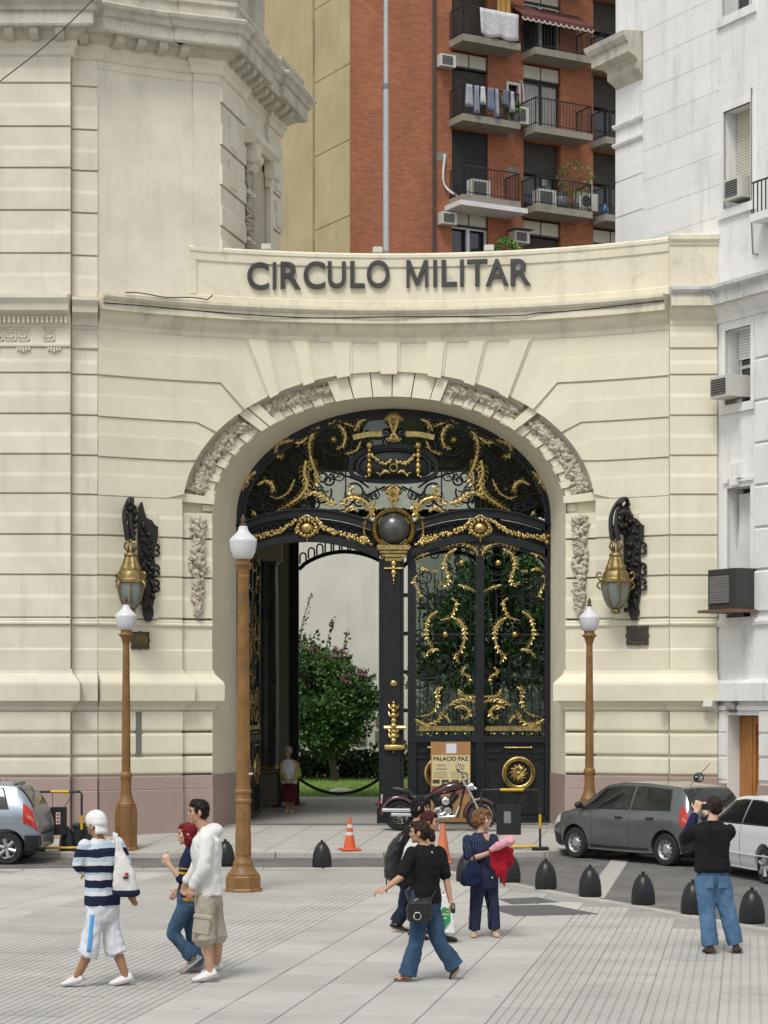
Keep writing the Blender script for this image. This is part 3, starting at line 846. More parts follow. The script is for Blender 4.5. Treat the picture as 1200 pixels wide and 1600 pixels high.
# ================================================================ gate
SG = FOC/GY
def G(px, py, d=0.0): return (PX(px, GY), GY-d, PZ(py, GY))
m_glass = glass_mat('gate_glass', (0.74, 0.78, 0.76), 0.0)
m_glassL = glass_mat('leaf_glass', (0.50, 0.55, 0.52), 0.0)
m_globe = M('globe_metal', (0.10, 0.105, 0.10), 0.3, 0.6, var=0.2, coord='obj')
gate = thing('iron_gate', 'fixed black iron gate framing with gilded lunette over the archway', 'gate', (GX, GY, 0.2))
MIR = 615.0
def mir(p): return (2*MIR-p[0], p[1])
def spiral(cx, cy, r0, r1, a0, turns, n=20):
    return [(cx+(r0+(r1-r0)*i/n)*math.cos(a0+2*PI*turns*i/n), cy+(r0+(r1-r0)*i/n)*math.sin(a0+2*PI*turns*i/n)) for i in range(n+1)]
def iron(pts, w=4.0, d=0.0, name='iron_scroll', parent=None, tap=False, sm=5, fn=G):
    P = spline(pts, sm) if sm else pts
    N = len(P)
    rs = [w/2/SG*(1 if not tap else (0.55+0.45*math.sin(PI*min(1, 0.15+0.85*i/N)))) for i in range(N)]
    return MB().tube([fn(x, y, d) for x, y in P], rs, 6)
def gilt(pts, w=9.0, d=0.05, lobes=True, sm=6, fn=G, tip=0.12):
    """acanthus leaf: swelling flattened stem with curled side lobes"""
    P = spline(pts, sm); N = len(P); mb = MB()
    L = sum(math.dist(a, b) for a, b in zip(P[:-1], P[1:]))
    def rr(t): return w/2/SG*max(tip, (0.45+0.75*math.sin(PI*(0.12+0.8*t)))*(1-0.55*t))
    nn = max(3, L/7.0)
    rs = [rr(i/(N-1))*(0.8+0.25*abs(math.sin(PI*nn*i/(N-1)))) for i in range(N)]
    Q = [fn(x, y, d+0.02) for x, y in P]
    mb.tube(Q, [r*0.58 for r in rs], 6, flat=((0, 1, 0), 0.7))
    if lobes:
        k = max(2, int(L/6.5))
        for j in range(1, k):
            i = int(j*(N-1)/k); p = Vector(P[i]); t = (Vector(P[min(i+1, N-1)])-Vector(P[i-1])).normalized(); q = Vector((t.y, -t.x))
            l = w*(0.85-0.45*j/k)
            for s in (-1, 1):
                a = p; b = p+q*s*l*0.7+t*l*0.45; c = p+q*s*l*0.75+t*l*1.0
                mb.tube([fn(a.x, a.y, d+0.02), fn(b.x, b.y, d+0.045), fn(c.x, c.y, d+0.025)], [w*0.13/SG, w*0.11/SG, w*0.02/SG], 4)
    return mb
def sect_frame(P, w, d0, d1, fn=G):
    """flat bar of width w pixels following pixel points, from depth d0 to d1"""
    mb = MB(); N = len(P); vs = []
    for i in range(N):
        t = (Vector(P[min(i+1, N-1)])-Vector(P[max(i-1, 0)])).normalized(); q = Vector((t.y, -t.x))*w/2
        for s, d in ((1, d0), (1, d1), (-1, d1), (-1, d0)):
            vs.append(fn(P[i][0]+q.x*s, P[i][1]+q.y*s, d))
    fs = [(i*4+k, i*4+(k+1) % 4, (i+1)*4+(k+1) % 4, (i+1)*4+k) for i in range(N-1) for k in range(4)]
    fs += [(0, 1, 2, 3), tuple((N-1)*4+k for k in (3, 2, 1, 0))]
    return mb.add(vs, fs)
def pb(mb): return mb.build
FLOOR_PY = 1287
# outer frame following the opening
fr = [(617-243, FLOOR_PY), (617-243, 1000), (617-243, 815)] + [(617-243*math.cos(i/40*PI), 807-163*math.sin(i/40*PI)) for i in range(41)] + [(617+243, 815), (617+243, 1000), (617+243, FLOOR_PY)]
sect_frame(fr, 9, -0.12, 0.10).build('outer_frame', m_black, gate, world=True)
sect_frame([(x+(617-x)*0.028, y+(900-y)*0.028) for x, y in fr], 4, -0.08, 0.13).build('frame_moulding', m_black, gate, world=True)
# transoms: two segmental arches each side
def seg(x0, x1, y0, ym, n=14): return [(x0+(x1-x0)*i/n, y0+(ym-y0)*math.sin(PI*i/n)**0.85) for i in range(n+1)]
for s in (0, 1):
    f = (lambda p: p) if s == 0 else mir
    sect_frame([f(p) for p in seg(636, 862, 828, 803)], 11, -0.1, 0.13).build('transom_bar', m_black, gate, world=True)
    sect_frame([f(p) for p in seg(636, 862, 822, 796)], 3, 0.0, 0.17).build('transom_bead', m_black, gate, world=True)
    sect_frame([f(p) for p in seg(636, 862, 868, 841)], 11, -0.1, 0.13).build('transom_bar', m_black, gate, world=True)
    sect_frame([f(p) for p in seg(638, 860, 847, 822)], 24, -0.03, 0.0).build('frieze_plate', m_black, gate, world=True)
# mullion
mb = MB(); x0, z0 = PX(591, GY), 0.2
mb.box((PX(592, GY), GY-0.14, 0.2), (PX(631, GY), GY+0.14, PZ(874, GY)))
mb.box((PX(598, GY), GY-0.18, 0.2), (PX(625, GY), GY+0.1, PZ(878, GY)))
mb.box((PX(589, GY), GY-0.2, 0.2), (PX(634, GY), GY+0.18, PZ(1262, GY)))
mb.box((PX(594, GY), GY-0.17, PZ(1186, GY)), (PX(629, GY), GY+0.1, PZ(1180, GY)))
mb.build('mullion', m_black, gate, world=True)
for yy in (930, 990, 1050, 1110):
    MB().box((PX(630, GY), GY-0.04, PZ(yy+3, GY)), (PX(640, GY), GY+0.04, PZ(yy-3, GY))).build('mullion_tie', m_black, gate, world=True)
mb = MB()   # gilded capital
for (a, b, ya, yb, dd) in ((596, 634, 872, 866, 0.24), (593, 637, 866, 861, 0.27), (590, 640, 861, 853, 0.31), (601, 629, 878, 872, 0.21)):
    mb.cbox((PX(a, GY), GY-dd, PZ(ya, GY)), (PX(b, GY), GY-0.02, PZ(yb, GY)), 0.015)
mb.build('gilt_capital', m_gold, gate, world=True)
# gilded ornaments on the mullion
mb = MB()
mb.tube([G(600, 889, 0.2), G(630, 889, 0.2)], 0.028, 6)
for yy, r in ((882, 5), (889, 4.5), (896, 5), (902, 3.5), (908, 2.3), (913, 1.4)): mb.ball(G(615, yy, 0.2), (r/SG, 0.05, r/SG*1.1), 8, 5)
mb.build('gilt_drop', m_gold, gate, smooth=60, world=True)
mb = MB().ball(G(615, 1068, 0.19), (6/SG, 0.03, 5/SG), 12, 6); mb.build('keyhole_plate', m_gold, gate, smooth=60, world=True)
mb = MB()
mb.tube([G(600, 1137, 0.2), G(633, 1137, 0.2)], 0.045, 6)
for yy, r in ((1098, 3.5), (1104, 5.5), (1111, 5), (1118, 6.5), (1126, 6), (1134, 6.5), (1143, 5.5), (1150, 7), (1157, 6), (1175, 3)): mb.ball(G(615, yy, 0.2), (r/SG, 0.07, r/SG*0.85), 8, 5)
for s in (-1, 1):
    for yy in (1109, 1121, 1146, 1154): mb.tube([G(615, yy, 0.2), G(615+s*7, yy-4, 0.23), G(615+s*8, yy-9, 0.2)], [0.04, 0.03, 0.008], 5)
mb.cbox((PX(600, GY), GY-0.27, PZ(1172, GY)), (PX(633, GY), GY-0.12, PZ(1163, GY)), 0.02)
mb.build('gilt_bolt', m_gold, gate, smooth=50, world=True)
# globe in its ring
mb = MB().ball(G(615, 827, 0.10), 25/SG, 24, 16)
mb.build('globe', m_globe, gate, smooth=80, world=True)
mb = MB()
c = G(615, 827, 0.0)
mb.lathe([(r/SG, -h) for r, h in ((25.5, 0.10), (26, 0.17), (28, 0.20), (30, 0.16), (31.5, 0.19), (33.5, 0.16), (34, 0.05), (33, 0.0))], c, 40, 'Y')
mb.build('gilt_ring', m_gold, gate, smooth=40, world=True)
for s in (-1, 1):   # scroll cheeks beside the globe
    P = [(615+s*38, 805), (615+s*44, 815), (615+s*46, 832), (615+s*40, 848), (615+s*33, 852)]
    iron(P, 5, 0.12).build('gilt_cheek', m_gold, gate, smooth=60, world=True)
# ---- lunette: medallion
def med(t):   # kidney outline around (615, 727)
    a = t*2*PI
    ca, sa_ = math.cos(a), math.sin(a)
    return (615+60*math.copysign(abs(ca)**0.75, ca), 729+23*math.copysign(abs(sa_)**0.7, sa_)*(1-0.18*math.cos(a)**2)+3*math.cos(2*a))
MO = [med(i/40) for i in range(41)]
mb = MB()
vs = []
for k, (f, d) in enumerate(((1.0, 0.10), (0.98, 0.20), (0.9, 0.22), (0.86, 0.17), (0.6, 0.22), (0.3, 0.25), (0.02, 0.26))):
    vs += [G(615+(x-615)*f, 729+(y-729)*f, d) for x, y in MO[:-1]]
n = 40
mb.add(vs, [(i*n+k, i*n+(k+1) % n, (i+1)*n+(k+1) % n, (i+1)*n+k) for i in range(6) for k in range(n)])
mb.build('medallion', m_black, gate, smooth=40, world=True)
sect_frame([(615+(x-615)*1.12, 729+(y-729)*1.18) for x, y in MO], 7, 0.0, 0.16).build('medallion_rim', m_black, gate, world=True)
def Tz(p): return (600+p[0]/4.286, 620+p[1]/4.286)
def both(pts, fnb, name, mat, **k):
    for s in (0, 1):
        q = [Tz(p) for p in pts]
        if s: q = [mir(p) for p in q]
        fnb(q, **k).build(name, mat, gate, smooth=60, world=True)
gold_T = [([(285, 300), (305, 355), (345, 378), (392, 384)], 9), ([(245, 145), (290, 175), (312, 205), (325, 235)], 12), ([(430, 168), (380, 185), (330, 205)], 9),
          ([(500, 185), (430, 195), (388, 260), (402, 330), (450, 355)], 10), ([(560, 205), (612, 265), (628, 345), (610, 430)], 11), ([(622, 400), (600, 470), (572, 545), (604, 622)], 12),
          ([(650, 430), (662, 520), (642, 585), (682, 665), (760, 722), (842, 766)], 13), ([(640, 275), (690, 312), (760, 300), (830, 318), (852, 372), (818, 410), (798, 392)], 10),
          ([(985, 505), (1040, 550), (1075, 630)], 13), ([(972, 592), (915, 568), (872, 598), (868, 632), (888, 642)], 10), ([(725, 555), (768, 640), (835, 682), (890, 668)], 6),
          ([(440, 720), (500, 702), (560, 655), (630, 648), (672, 684)], 12), ([(205, 800), (250, 710), (330, 680), (392, 698), (400, 735)], 12), ([(322, 608), (352, 622), (340, 660), (300, 680)], 10),
          ([(300, 772), (350, 745), (400, 776), (442, 768)], 10), ([(190, 690), (205, 780), (240, 830), (280, 835)], 9), ([(985, 800), (1000, 775), (1010, 800)], 7)]
for pts, w_ in gold_T: both(pts, gilt, 'gilt_leaf', m_gold, w=w_, d=0.08)
both([(145, 258), (240, 262), (335, 282)], lambda q: sect_frame(spline(q, 5), 8, 0.1, 0.24), 'gilt_bar', m_gold)
for s in (0, 1):
    p = Tz((465, 290)); p = mir(p) if s else p
    MB().lathe([(0.001, -0.10), (0.03, -0.10), (0.05, -0.07), (0.065, -0.09), (0.07, 0.0)], G(*p, 0.05), 12, 'Y', lobes=6, amp=0.12).build('gilt_rosette', m_gold, gate, smooth=50, world=True)
# crest and plume on the axis
def plume(cx, yt, yb, wd, d, k=4):
    mb = MB()
    for s in (-1, 0, 1):
        for j in range(k if s else 1):
            f = (j+1)/k
            P = [(cx, yb), (cx+s*wd*0.35*f, yb-(yb-yt)*0.45), (cx+s*wd*0.6*f, yb-(yb-yt)*(1-0.25*f)), (cx+s*wd*f, yb-(yb-yt)*(1-0.42*f))]
            m2 = gilt(P, 8, d+0.02*j, True, 5); mb.add(m2.v, m2.f)
    return mb
plume(615, 645, 680, 15, 0.12).build('gilt_crest', m_gold, gate, smooth=60, world=True)
plume(615, 693, 678, 13, 0.14, 3).build('gilt_crest', m_gold, gate, smooth=60, world=True)
plume(615, 758, 795, 14, 0.12).build('gilt_plume', m_gold, gate, smooth=60, world=True)
# trophies on the medallion
for s in (-1, 1):
    mb = MB()
    for yy, r in ((698, 6), (706, 3.5), (714, 5), (722, 4), (730, 5.5), (738, 5), (745, 3)):
        mb.ball(G(615+s*38, yy, 0.25), (r/SG, 0.06, r/SG), 7, 5)
        mb.ball(G(615+s*38+random.uniform(-5, 5), yy+2, 0.24), 0.03, 6, 4)
    mb.build('gilt_trophy', m_gold, gate, smooth=60, world=True)
    mb = MB()
    for i in range(26):
        t = i/25; x = 615+s*(4+30*t); y = 722-10*t*t+6*math.sin(PI*t)+random.uniform(-2, 2)
        mb.ball(G(x, y, 0.27), random.uniform(0.025, 0.045), 6, 4)
    mb.build('gilt_swag', m_gold, gate, smooth=60, world=True)
    gilt([(615+s*6, 741), (615+s*14, 738), (615+s*20, 743), (615+s*27, 740)], 7, 0.24).build('gilt_ribbon', m_gold, gate, smooth=60, world=True)
MB().lathe([(4.0/SG, 0.0), (5.0/SG, -0.03), (6.5/SG, -0.03), (7.5/SG, 0.0)], G(615, 733, 0.27), 16, 'Y').build('gilt_oval', m_gold, gate, smooth=60, world=True)
# frieze cartouches and garlands
for s in (0, 1):
    f = (lambda p: p) if s == 0 else mir
    cx, cy = f((750, 826))
    mb = MB().ball(G(cx, cy, 0.14), (11/SG, 0.10, 8.5/SG), 14, 8)
    for i in range(14):
        a = i/14*2*PI; mb.ball(G(cx+14*math.cos(a), cy+12*math.sin(a), 0.14), (3.6/SG, 0.07, 3.6/SG), 6, 4)
    for q in (-1, 1):
        m2 = gilt([(cx+q*4, cy+14), (cx+q*10, cy+8), (cx+q*17, cy+4), (cx+q*15, cy-6)], 7, 0.14); mb.add(m2.v, m2.f)
        m2 = gilt([(cx, cy-20), (cx+q*8, cy-15), (cx+q*15, cy-10)], 7, 0.14); mb.add(m2.v, m2.f)
    mb.tube([G(cx, cy+10, 0.16), G(cx, cy+22, 0.14)], [0.05, 0.015], 6)
    mb.build('gilt_cartouche', m_gold, gate, smooth=60, world=True)
    for pts in ([(735, 812), (725, 825), (706, 833), (677, 840), (660, 846)], [(768, 814), (790, 829), (820, 838), (850, 842)]):
        P = spline([f(p) for p in pts], 8); mb = MB()
        for i, (x, y) in enumerate(P):
            t = i/(len(P)-1); w_ = 3+4*t
            for _ in range(4):
                mb.ball(G(x+random.uniform(-2, 2), y+random.uniform(-w_, w_)*0.7, 0.12), random.uniform(0.02, 0.045), 6, 4)
        x, y = P[-1]
        for i in range(16):
            a = random.uniform(0, 2*PI); r = random.uniform(0, 8); mb.ball(G(x+r*math.cos(a), y+r*math.sin(a), 0.14), random.uniform(0.03, 0.055), 6, 4)
        mb.build('gilt_garland', m_gold, gate, smooth=60, world=True)
    for k in range(18):   # lattice rings in the frieze
        x = 645+k*12; 
        yy = 847+(822-847)*math.sin(PI*(x-638)/222)**0.85
        p = f((x, yy))
        MB().tube([G(p[0]+6*math.cos(a*PI/5), p[1]+7*math.sin(a*PI/5), 0.02) for a in range(11)], 0.012, 4, cap=False).build('frieze_ring', m_black, gate, world=True)
# dark iron scrolls of the lunette
def arcp(cx, cy, r, a0, a1, n=12): return [(cx+r*math.cos(rad(a0+(a1-a0)*i/n)), cy+r*math.sin(rad(a0+(a1-a0)*i/n))) for i in range(n+1)]
iron_T = [spiral(470, 300, 25, 125, 0.5, 1.7, 30), spiral(770, 480, 14, 62, 1.0, 1.3), spiral(880, 440, 10, 50, 2.0, 1.3), spiral(1072, 800, 8, 50, 1.0, 1.4), spiral(720, 270, 6, 40, 0, 1.4),
          arcp(715, 415, 32, 0, 360), arcp(905, 745, 32, 0, 360), arcp(780, 430, 125, 200, 330), arcp(800, 560, 95, 90, 260), arcp(960, 560, 80, 150, 330), arcp(930, 640, 120, 20, 120),
          [(640, 240), (635, 500), (650, 790)], [(860, 700), (950, 700), (1040, 720), (1100, 760)], [(850, 760), (920, 730), (1010, 700), (1050, 660)], arcp(550, 640, 70, -60, 200),
          spiral(500, 560, 8, 45, 2, 1.4), [(230, 610), (300, 560), (420, 520), (560, 480)], [(120, 600), (200, 640), (330, 700), (420, 790)], arcp(330, 640, 60, 0, 300), [(100, 130), (180, 110), (260, 150), (280, 250)],
          spiral(600, 720, 8, 45, 3, 1.2), spiral(300, 700, 6, 36, 1, 1.2), arcp(1010, 720, 70, 150, 300), [(640, 780), (760, 770), (900, 790), (1000, 850)], arcp(540, 540, 30, 0, 360), spiral(960, 560, 8, 40, 0, 1.2)]
for pts in iron_T: both(pts, iron, 'iron_scroll', m_black, w=3.4, d=0.02, sm=2)
for pts in (arcp(465, 290, 128, 150, 330), arcp(800, 400, 150, 180, 300)): both(pts, iron, 'iron_scroll', m_black, w=6, d=0.02, sm=2)
rs_ = random.Random(5)
for i in range(46):     # small filling scrolls
    for _ in range(40):
        x = rs_.uniform(618, 855); y = rs_.uniform(655, 800)
        if ((x-617)/236)**2+((807-y)/157)**2 < 0.94 and not (abs(x-615) < 75 and abs(y-729) < 34) and y < 800-22*math.sin(PI*max(0, min(1, (x-636)/226))): break
    P = spiral(x, y, 1.2, rs_.uniform(5, 11), rs_.uniform(0, 6.28), rs_.uniform(0.9, 1.5)*rs_.choice((-1, 1)), 14)
    tx, ty = P[-1][0]-P[-2][0], P[-1][1]-P[-2][1]; l_ = math.hypot(tx, ty); P.append((P[-1][0]+tx/l_*8, P[-1][1]+ty/l_*8))
    for q in (P, [mir(p_) for p_ in P]): iron(q, 2.3, 0.03, sm=1).build('iron_scroll', m_black, gate, smooth=60, world=True)
for px in (470, 540, 615, 690, 760):    # glazing bars
    yt = 807-163*math.sqrt(max(0, 1-((px-617)/243)**2))
    MB().box((PX(px, GY)-0.015, GY+0.03, PZ(815, GY)), (PX(px, GY)+0.015, GY+0.06, PZ(yt, GY))).build('glazing_bar', m_black, gate, world=True)
# lunette glass
pg = [(617+241*math.cos(i/40*PI), 807-161*math.sin(i/40*PI)) for i in range(41)]
MB().prism(pg, lambda a, b, d: G(a, b, d), -0.05, -0.06).build('glass_pane', m_glass, gate, world=True)

# ---- hinged leaves (the right one shut, the left one swung in)
HX = PX(862, GY); ZF = 0.22
def make_leaf(name, label, loc, rz, sx):
    t = thing(name, label, 'gate', loc, rz)
    t.scale = (sx, 1, 1)
    return t
leaf = make_leaf('gate_leaf', 'closed black and gilt gate leaf with glass behind the motorcycle', (HX, GY, ZF), 0, 1)
def LG(px, py, d=0.0): return (PX(px, GY)-HX, -d, PZ(py, GY)-ZF)
MIRL = 749.5
def mirl(p): return (2*MIRL-p[0], p[1])
def Lz(p): return (580+p[0]/3.903, 840+p[1]/3.903)
def lb(px0, py0, px1, py1, d0, d1, mb=None):
    mb = mb or MB()
    a = LG(px0, py1, d1); b = LG(px1, py0, d0); return mb.box((a[0], a[1], a[2]), (b[0], b[1], b[2]))
mb = MB()
for a, b in ((637, 650), (743, 756), (853, 862)): lb(a, 842 if a == 743 else 864, b, 1283, -0.05, 0.08, mb)
lb(637, 1150, 862, 1160, -0.05, 0.09, mb); lb(637, 1274, 862, 1283, -0.05, 0.09, mb)
mb.build('leaf_frame', m_black, leaf)
sect_frame(seg(637, 862, 875, 848), 10, -0.05, 0.08, LG).build('leaf_head', m_black, leaf)
for a, b in ((640, 747), (752, 859)):
    mb = MB(); lb(a, 1155, b, 1280, -0.03, 0.02, mb); mb.build('kick_panel', m_black, leaf)
    w_ = b-a
    for x0, x1 in ((a+9, a+30), (a+33, b-33), (b-30, b-9)):
        for y0, y1 in ((1162, 1176), (1183, 1272)):
            m2 = MB()
            for q in ((x0, y0, x1, y0+2.2), (x0, y1-2.2, x1, y1), (x0, y0, x0+2.2, y1), (x1-2.2, y0, x1, y1)): lb(*q, 0.0, 0.05, m2)
            m2.build('panel_moulding', m_black, leaf)
for a, b in ((649, 744), (755, 854)):
    yy = lambda x: 875+(848-875)*math.sin(PI*(x-637)/225)**0.85
    P = [(a+(b-a)*i/8, yy(a+(b-a)*i/8)) for i in range(9)]+[(b, 1152), (a, 1152)]
    MB().prism(P, lambda u, v, d: LG(u, v, d), -0.04, -0.05).build('glass_pane', m_glassL, leaf)
def bothL(pts, fnb, name, mat, **k):
    for s in (0, 1):
        q = [Lz(p) for p in pts]
        if s: q = [mirl(p) for p in q]
        fnb(q, fn=LG, **k).build(name, mat, leaf, smooth=60)
gold_L = [([(650, 112), (622, 62), (540, 36), (462, 58), (405, 76)], 8), ([(520, 70), (462, 110), (446, 180), (474, 240), (458, 292), (416, 270)], 9), ([(355, 95), (292, 115), (250, 156)], 7), ([(350, 206), (312, 190), (275, 210)], 7),
          ([(280, 230), (256, 270), (288, 320), (300, 360), (268, 382)], 7), ([(530, 290), (590, 308), (636, 330)], 7), ([(490, 370), (522, 402), (500, 460), (478, 490), (420, 505)], 7), ([(500, 490), (550, 522), (572, 592), (548, 690), (510, 722), (540, 772)], 9),
          ([(405, 450), (352, 490), (334, 560), (346, 632), (386, 682)], 8), ([(412, 684), (360, 690), (320, 736)], 8), ([(575, 790), (552, 826), (598, 850), (595, 900)], 8), ([(530, 925), (562, 966), (650, 970)], 8), ([(475, 1026), (520, 996), (590, 988), (650, 1010)], 9),
          ([(508, 1040), (562, 1030), (602, 1070), (572, 1106), (545, 1082)], 9), ([(436, 915), (400, 930), (408, 1000), (372, 1068), (300, 1092)], 8), ([(268, 1110), (340, 1142), (410, 1112), (442, 1050)], 10), ([(482, 1132), (462, 1098), (440, 1085)], 8)]
for pts, w_ in gold_L: bothL(pts, gilt, 'gilt_leaf', m_gold, w=w_, d=0.05)
for p in ((550, 155), (450, 590)):
    for s in (0, 1):
        q = Lz(p); q = mirl(q) if s else q
        MB().lathe([(0.001, -0.07), (0.03, -0.07), (0.05, -0.05), (0.06, -0.06), (0.065, 0.0)], LG(*q, 0.04), 12, 'Y', lobes=6, amp=0.12).build('gilt_rosette', m_gold, leaf, smooth=50)
for p in ((390, 206), (325, 590), (560, 545)):
    for s in (0, 1):
        q = Lz(p); q = mirl(q) if s else q
        lb(q[0]-5, q[1]-2, q[0]+5, q[1]+2, 0.03, 0.09).build('gilt_clasp', m_gold, leaf)
for s in (0, 1):
    q0, q1 = Lz((290, 1155)), Lz((626, 1178))
    if s: q0, q1 = (mirl(q1)[0], q0[1]), (mirl(q0)[0], q1[1])
    mb = lb(q0[0], q0[1], q1[0], q1[1], 0.02, 0.09); lb(q0[0]+2, q0[1]-1.5, q1[0]-2, q0[1], 0.02, 0.11, mb)
    mb.build('gilt_rail', m_gold, leaf)
    for bx in (345, 400, 458, 515, 572):
        q = Lz((bx, 1198)); q = mirl(q) if s else q
        MB().ball(LG(*q, 0.05), (2.6/SG, 0.035, 2.6/SG), 8, 5).build('gilt_stud', m_gold, leaf, smooth=60)
for cx, flip in ((810, 0), (689, 1)):
    c = LG(cx, 1208, 0.03)
    MB().lathe([(r/SG, -h) for r, h in ((19, 0.0), (19.5, 0.05), (21, 0.06), (22, 0.04), (24, 0.07), (26, 0.06), (26.5, 0.0))], c, 36, 'Y').build('gilt_roundel', m_gold, leaf, smooth=40)
    mb = MB()
    for i in range(12):
        a = i/12*2*PI; b = a+0.5
        mb.tube([(c[0], c[1]-0.05, c[2]), (c[0]+8/SG*math.cos(a), c[1]-0.08, c[2]+8/SG*math.sin(a)), (c[0]+13.5/SG*math.cos(b), c[1]-0.03, c[2]+13.5/SG*math.sin(b))], [0.03, 0.045, 0.02], 5)
    mb.ball((c[0], c[1]-0.07, c[2]), 0.05, 8, 6)
    mb.build('gilt_boss', m_gold, leaf, smooth=60)
    mb = MB(); a = LG(cx-20, 1168, 0.06); b = LG(cx+20, 1168, 0.06); mb.tube([a, b], 0.02, 6); mb.ball(a, 0.035, 6, 4); mb.ball(b, 0.035, 6, 4)
    mb.build('gilt_handle', m_gold, leaf, smooth=60)
iron_L = [spiral(550, 155, 20, 105, 0.4, 1.9, 30), spiral(450, 590, 20, 72, 1.0, 1.6, 24), spiral(330, 235, 10, 60, 2, 1.3), [(300, 300), (302, 420), (290, 520)], [(345, 300), (350, 450), (345, 520)], [(400, 300), (402, 400), (395, 470)], spiral(535, 330, 8, 36, 1, 1.3),
          [(555, 350), (558, 460), (556, 520)], [(605, 300), (606, 480), (604, 640)], arcp(632, 415, 26, 0, 360), spiral(290, 590, 8, 45, 0, 1.4), [(262, 590), (400, 592), (640, 590)], [(300, 660), (302, 780), (292, 820)], arcp(275, 742, 26, 0, 360), spiral(440, 740, 10, 55, 2.5, 1.3),
          [(345, 720), (346, 900), (340, 1000)], [(410, 760), (408, 840), (420, 900)], arcp(300, 880, 36, 0, 360), spiral(540, 900, 8, 50, 4, 1.3), [(262, 850), (350, 860), (420, 850)], arcp(350, 1050, 90, 90, 200), arcp(570, 1060, 75, 20, 220), [(630, 650), (632, 800), (625, 950)], spiral(450, 970, 10, 40, 3, 1.3),
          [(262, 300), (264, 700), (262, 1150)], [(645, 200), (646, 700), (645, 1150)], [(470, 260), (500, 300), (560, 285)], spiral(620, 240, 5, 22, 0, 1.2), spiral(390, 100, 5, 32, 2, 1.2), [(480, 750), (484, 860), (470, 930)], [(560, 770), (565, 700), (575, 640)], arcp(440, 400, 45, 180, 330)]
for pts in iron_L: bothL(pts, iron, 'iron_scroll', m_black, w=2.6, d=0.0, sm=2)
for i in range(34):
    x = rs_.uniform(655, 740); y = rs_.uniform(875, 1140)
    P = spiral(x, y, 1.0, rs_.uniform(4, 9), rs_.uniform(0, 6.28), rs_.uniform(0.9, 1.5)*rs_.choice((-1, 1)), 12)
    tx, ty = P[-1][0]-P[-2][0], P[-1][1]-P[-2][1]; l_ = math.hypot(tx, ty); P.append((P[-1][0]+tx/l_*10, P[-1][1]+ty/l_*10))
    for q in (P, [mirl(p_) for p_ in P]): iron(q, 2.0, 0.0, sm=1, fn=LG).build('iron_scroll', m_black, leaf, smooth=60)
for i in range(8):
    x = 656+i*11.5
    for q in ((x, 0), (2*MIRL-x, 1)): MB().tube([LG(q[0], 890, -0.02), LG(q[0], 1150, -0.02)], 0.010, 4).build('iron_bar', m_black, leaf)
leaf2 = copy_tree(leaf)
leaf2.location = (2*PX(617, GY)-HX+0.05, GY+0.05, ZF); leaf2.scale = (-1, 1, 1); leaf2.rotation_euler = (0, 0, rad(87))
tag(leaf2, 'open black and gilt gate leaf swung inward beside the dark marble column', 'gate')
leaf2.name = 'gate_leaf.001'

# ================================================================ passage and garden behind the gate
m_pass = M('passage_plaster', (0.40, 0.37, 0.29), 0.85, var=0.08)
m_pfloor = M('passage_floor', (0.33, 0.32, 0.30), 0.45, var=0.08, scale=2, bump=0.05)
m_marble = None
def marble():
    m = M('dark_marble', (0.055, 0.045, 0.042), 0.28, var=0.5, scale=3, coord='world', blot=0.5, dirt=(0.16, 0.13, 0.12))
    return m
m_marble = marble()
fl = MB().box((-4.4, 42.2, -0.05), (4.7, 54.2, 0.24))
tag(fl.build('passage_floor', m_pfloor), kind='structure')
MB().box((-3.0, 42.25, 0.2), (3.4, 42.62, 0.246)).build('threshold_grating', m_inlay, gateway, world=True)
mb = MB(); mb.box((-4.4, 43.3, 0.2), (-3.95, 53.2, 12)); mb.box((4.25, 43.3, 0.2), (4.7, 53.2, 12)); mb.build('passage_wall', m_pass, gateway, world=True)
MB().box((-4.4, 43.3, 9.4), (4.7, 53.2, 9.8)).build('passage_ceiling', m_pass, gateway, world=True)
# inner end wall and iron screen
IY = 53.0
def I(px): return PX(px, IY)
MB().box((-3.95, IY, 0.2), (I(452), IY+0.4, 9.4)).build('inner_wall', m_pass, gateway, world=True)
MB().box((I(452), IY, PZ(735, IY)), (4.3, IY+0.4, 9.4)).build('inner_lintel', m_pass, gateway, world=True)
mb = MB()
for (a, b) in ((452, 492), (742, 872)):
    mb.box((I(a), IY+0.02, PZ(796, IY)), (I(b), IY+0.38, PZ(734, IY)))
mb.build('inner_spandrel', m_pass, gateway, world=True)
MB().box((-3.9, 50.8, 0.24), (-3.5, 51.2, 9.4)).build('inner_pilaster', m_pass, gateway, world=True)
screen = thing('inner_screen', 'black iron arched screen at the far end of the passage', 'screen', (I(540), IY, 0.24))
m_blk2 = m_black
for a, b in ((452, 467), (611, 625), (770, 782), (858, 870)):
    mb = MB().box((I(a), IY-0.1, 0.24), (I(b), IY+0.06, PZ(800, IY)))
    mb.box((I(a)+0.05, IY-0.14, 0.24), (I(b)-0.05, IY-0.1, PZ(800, IY)))
    mb.build('screen_post', m_blk2, screen, world=True)
def IG(px, py, d=0.0): return (I(px), IY-d, PZ(py, IY))
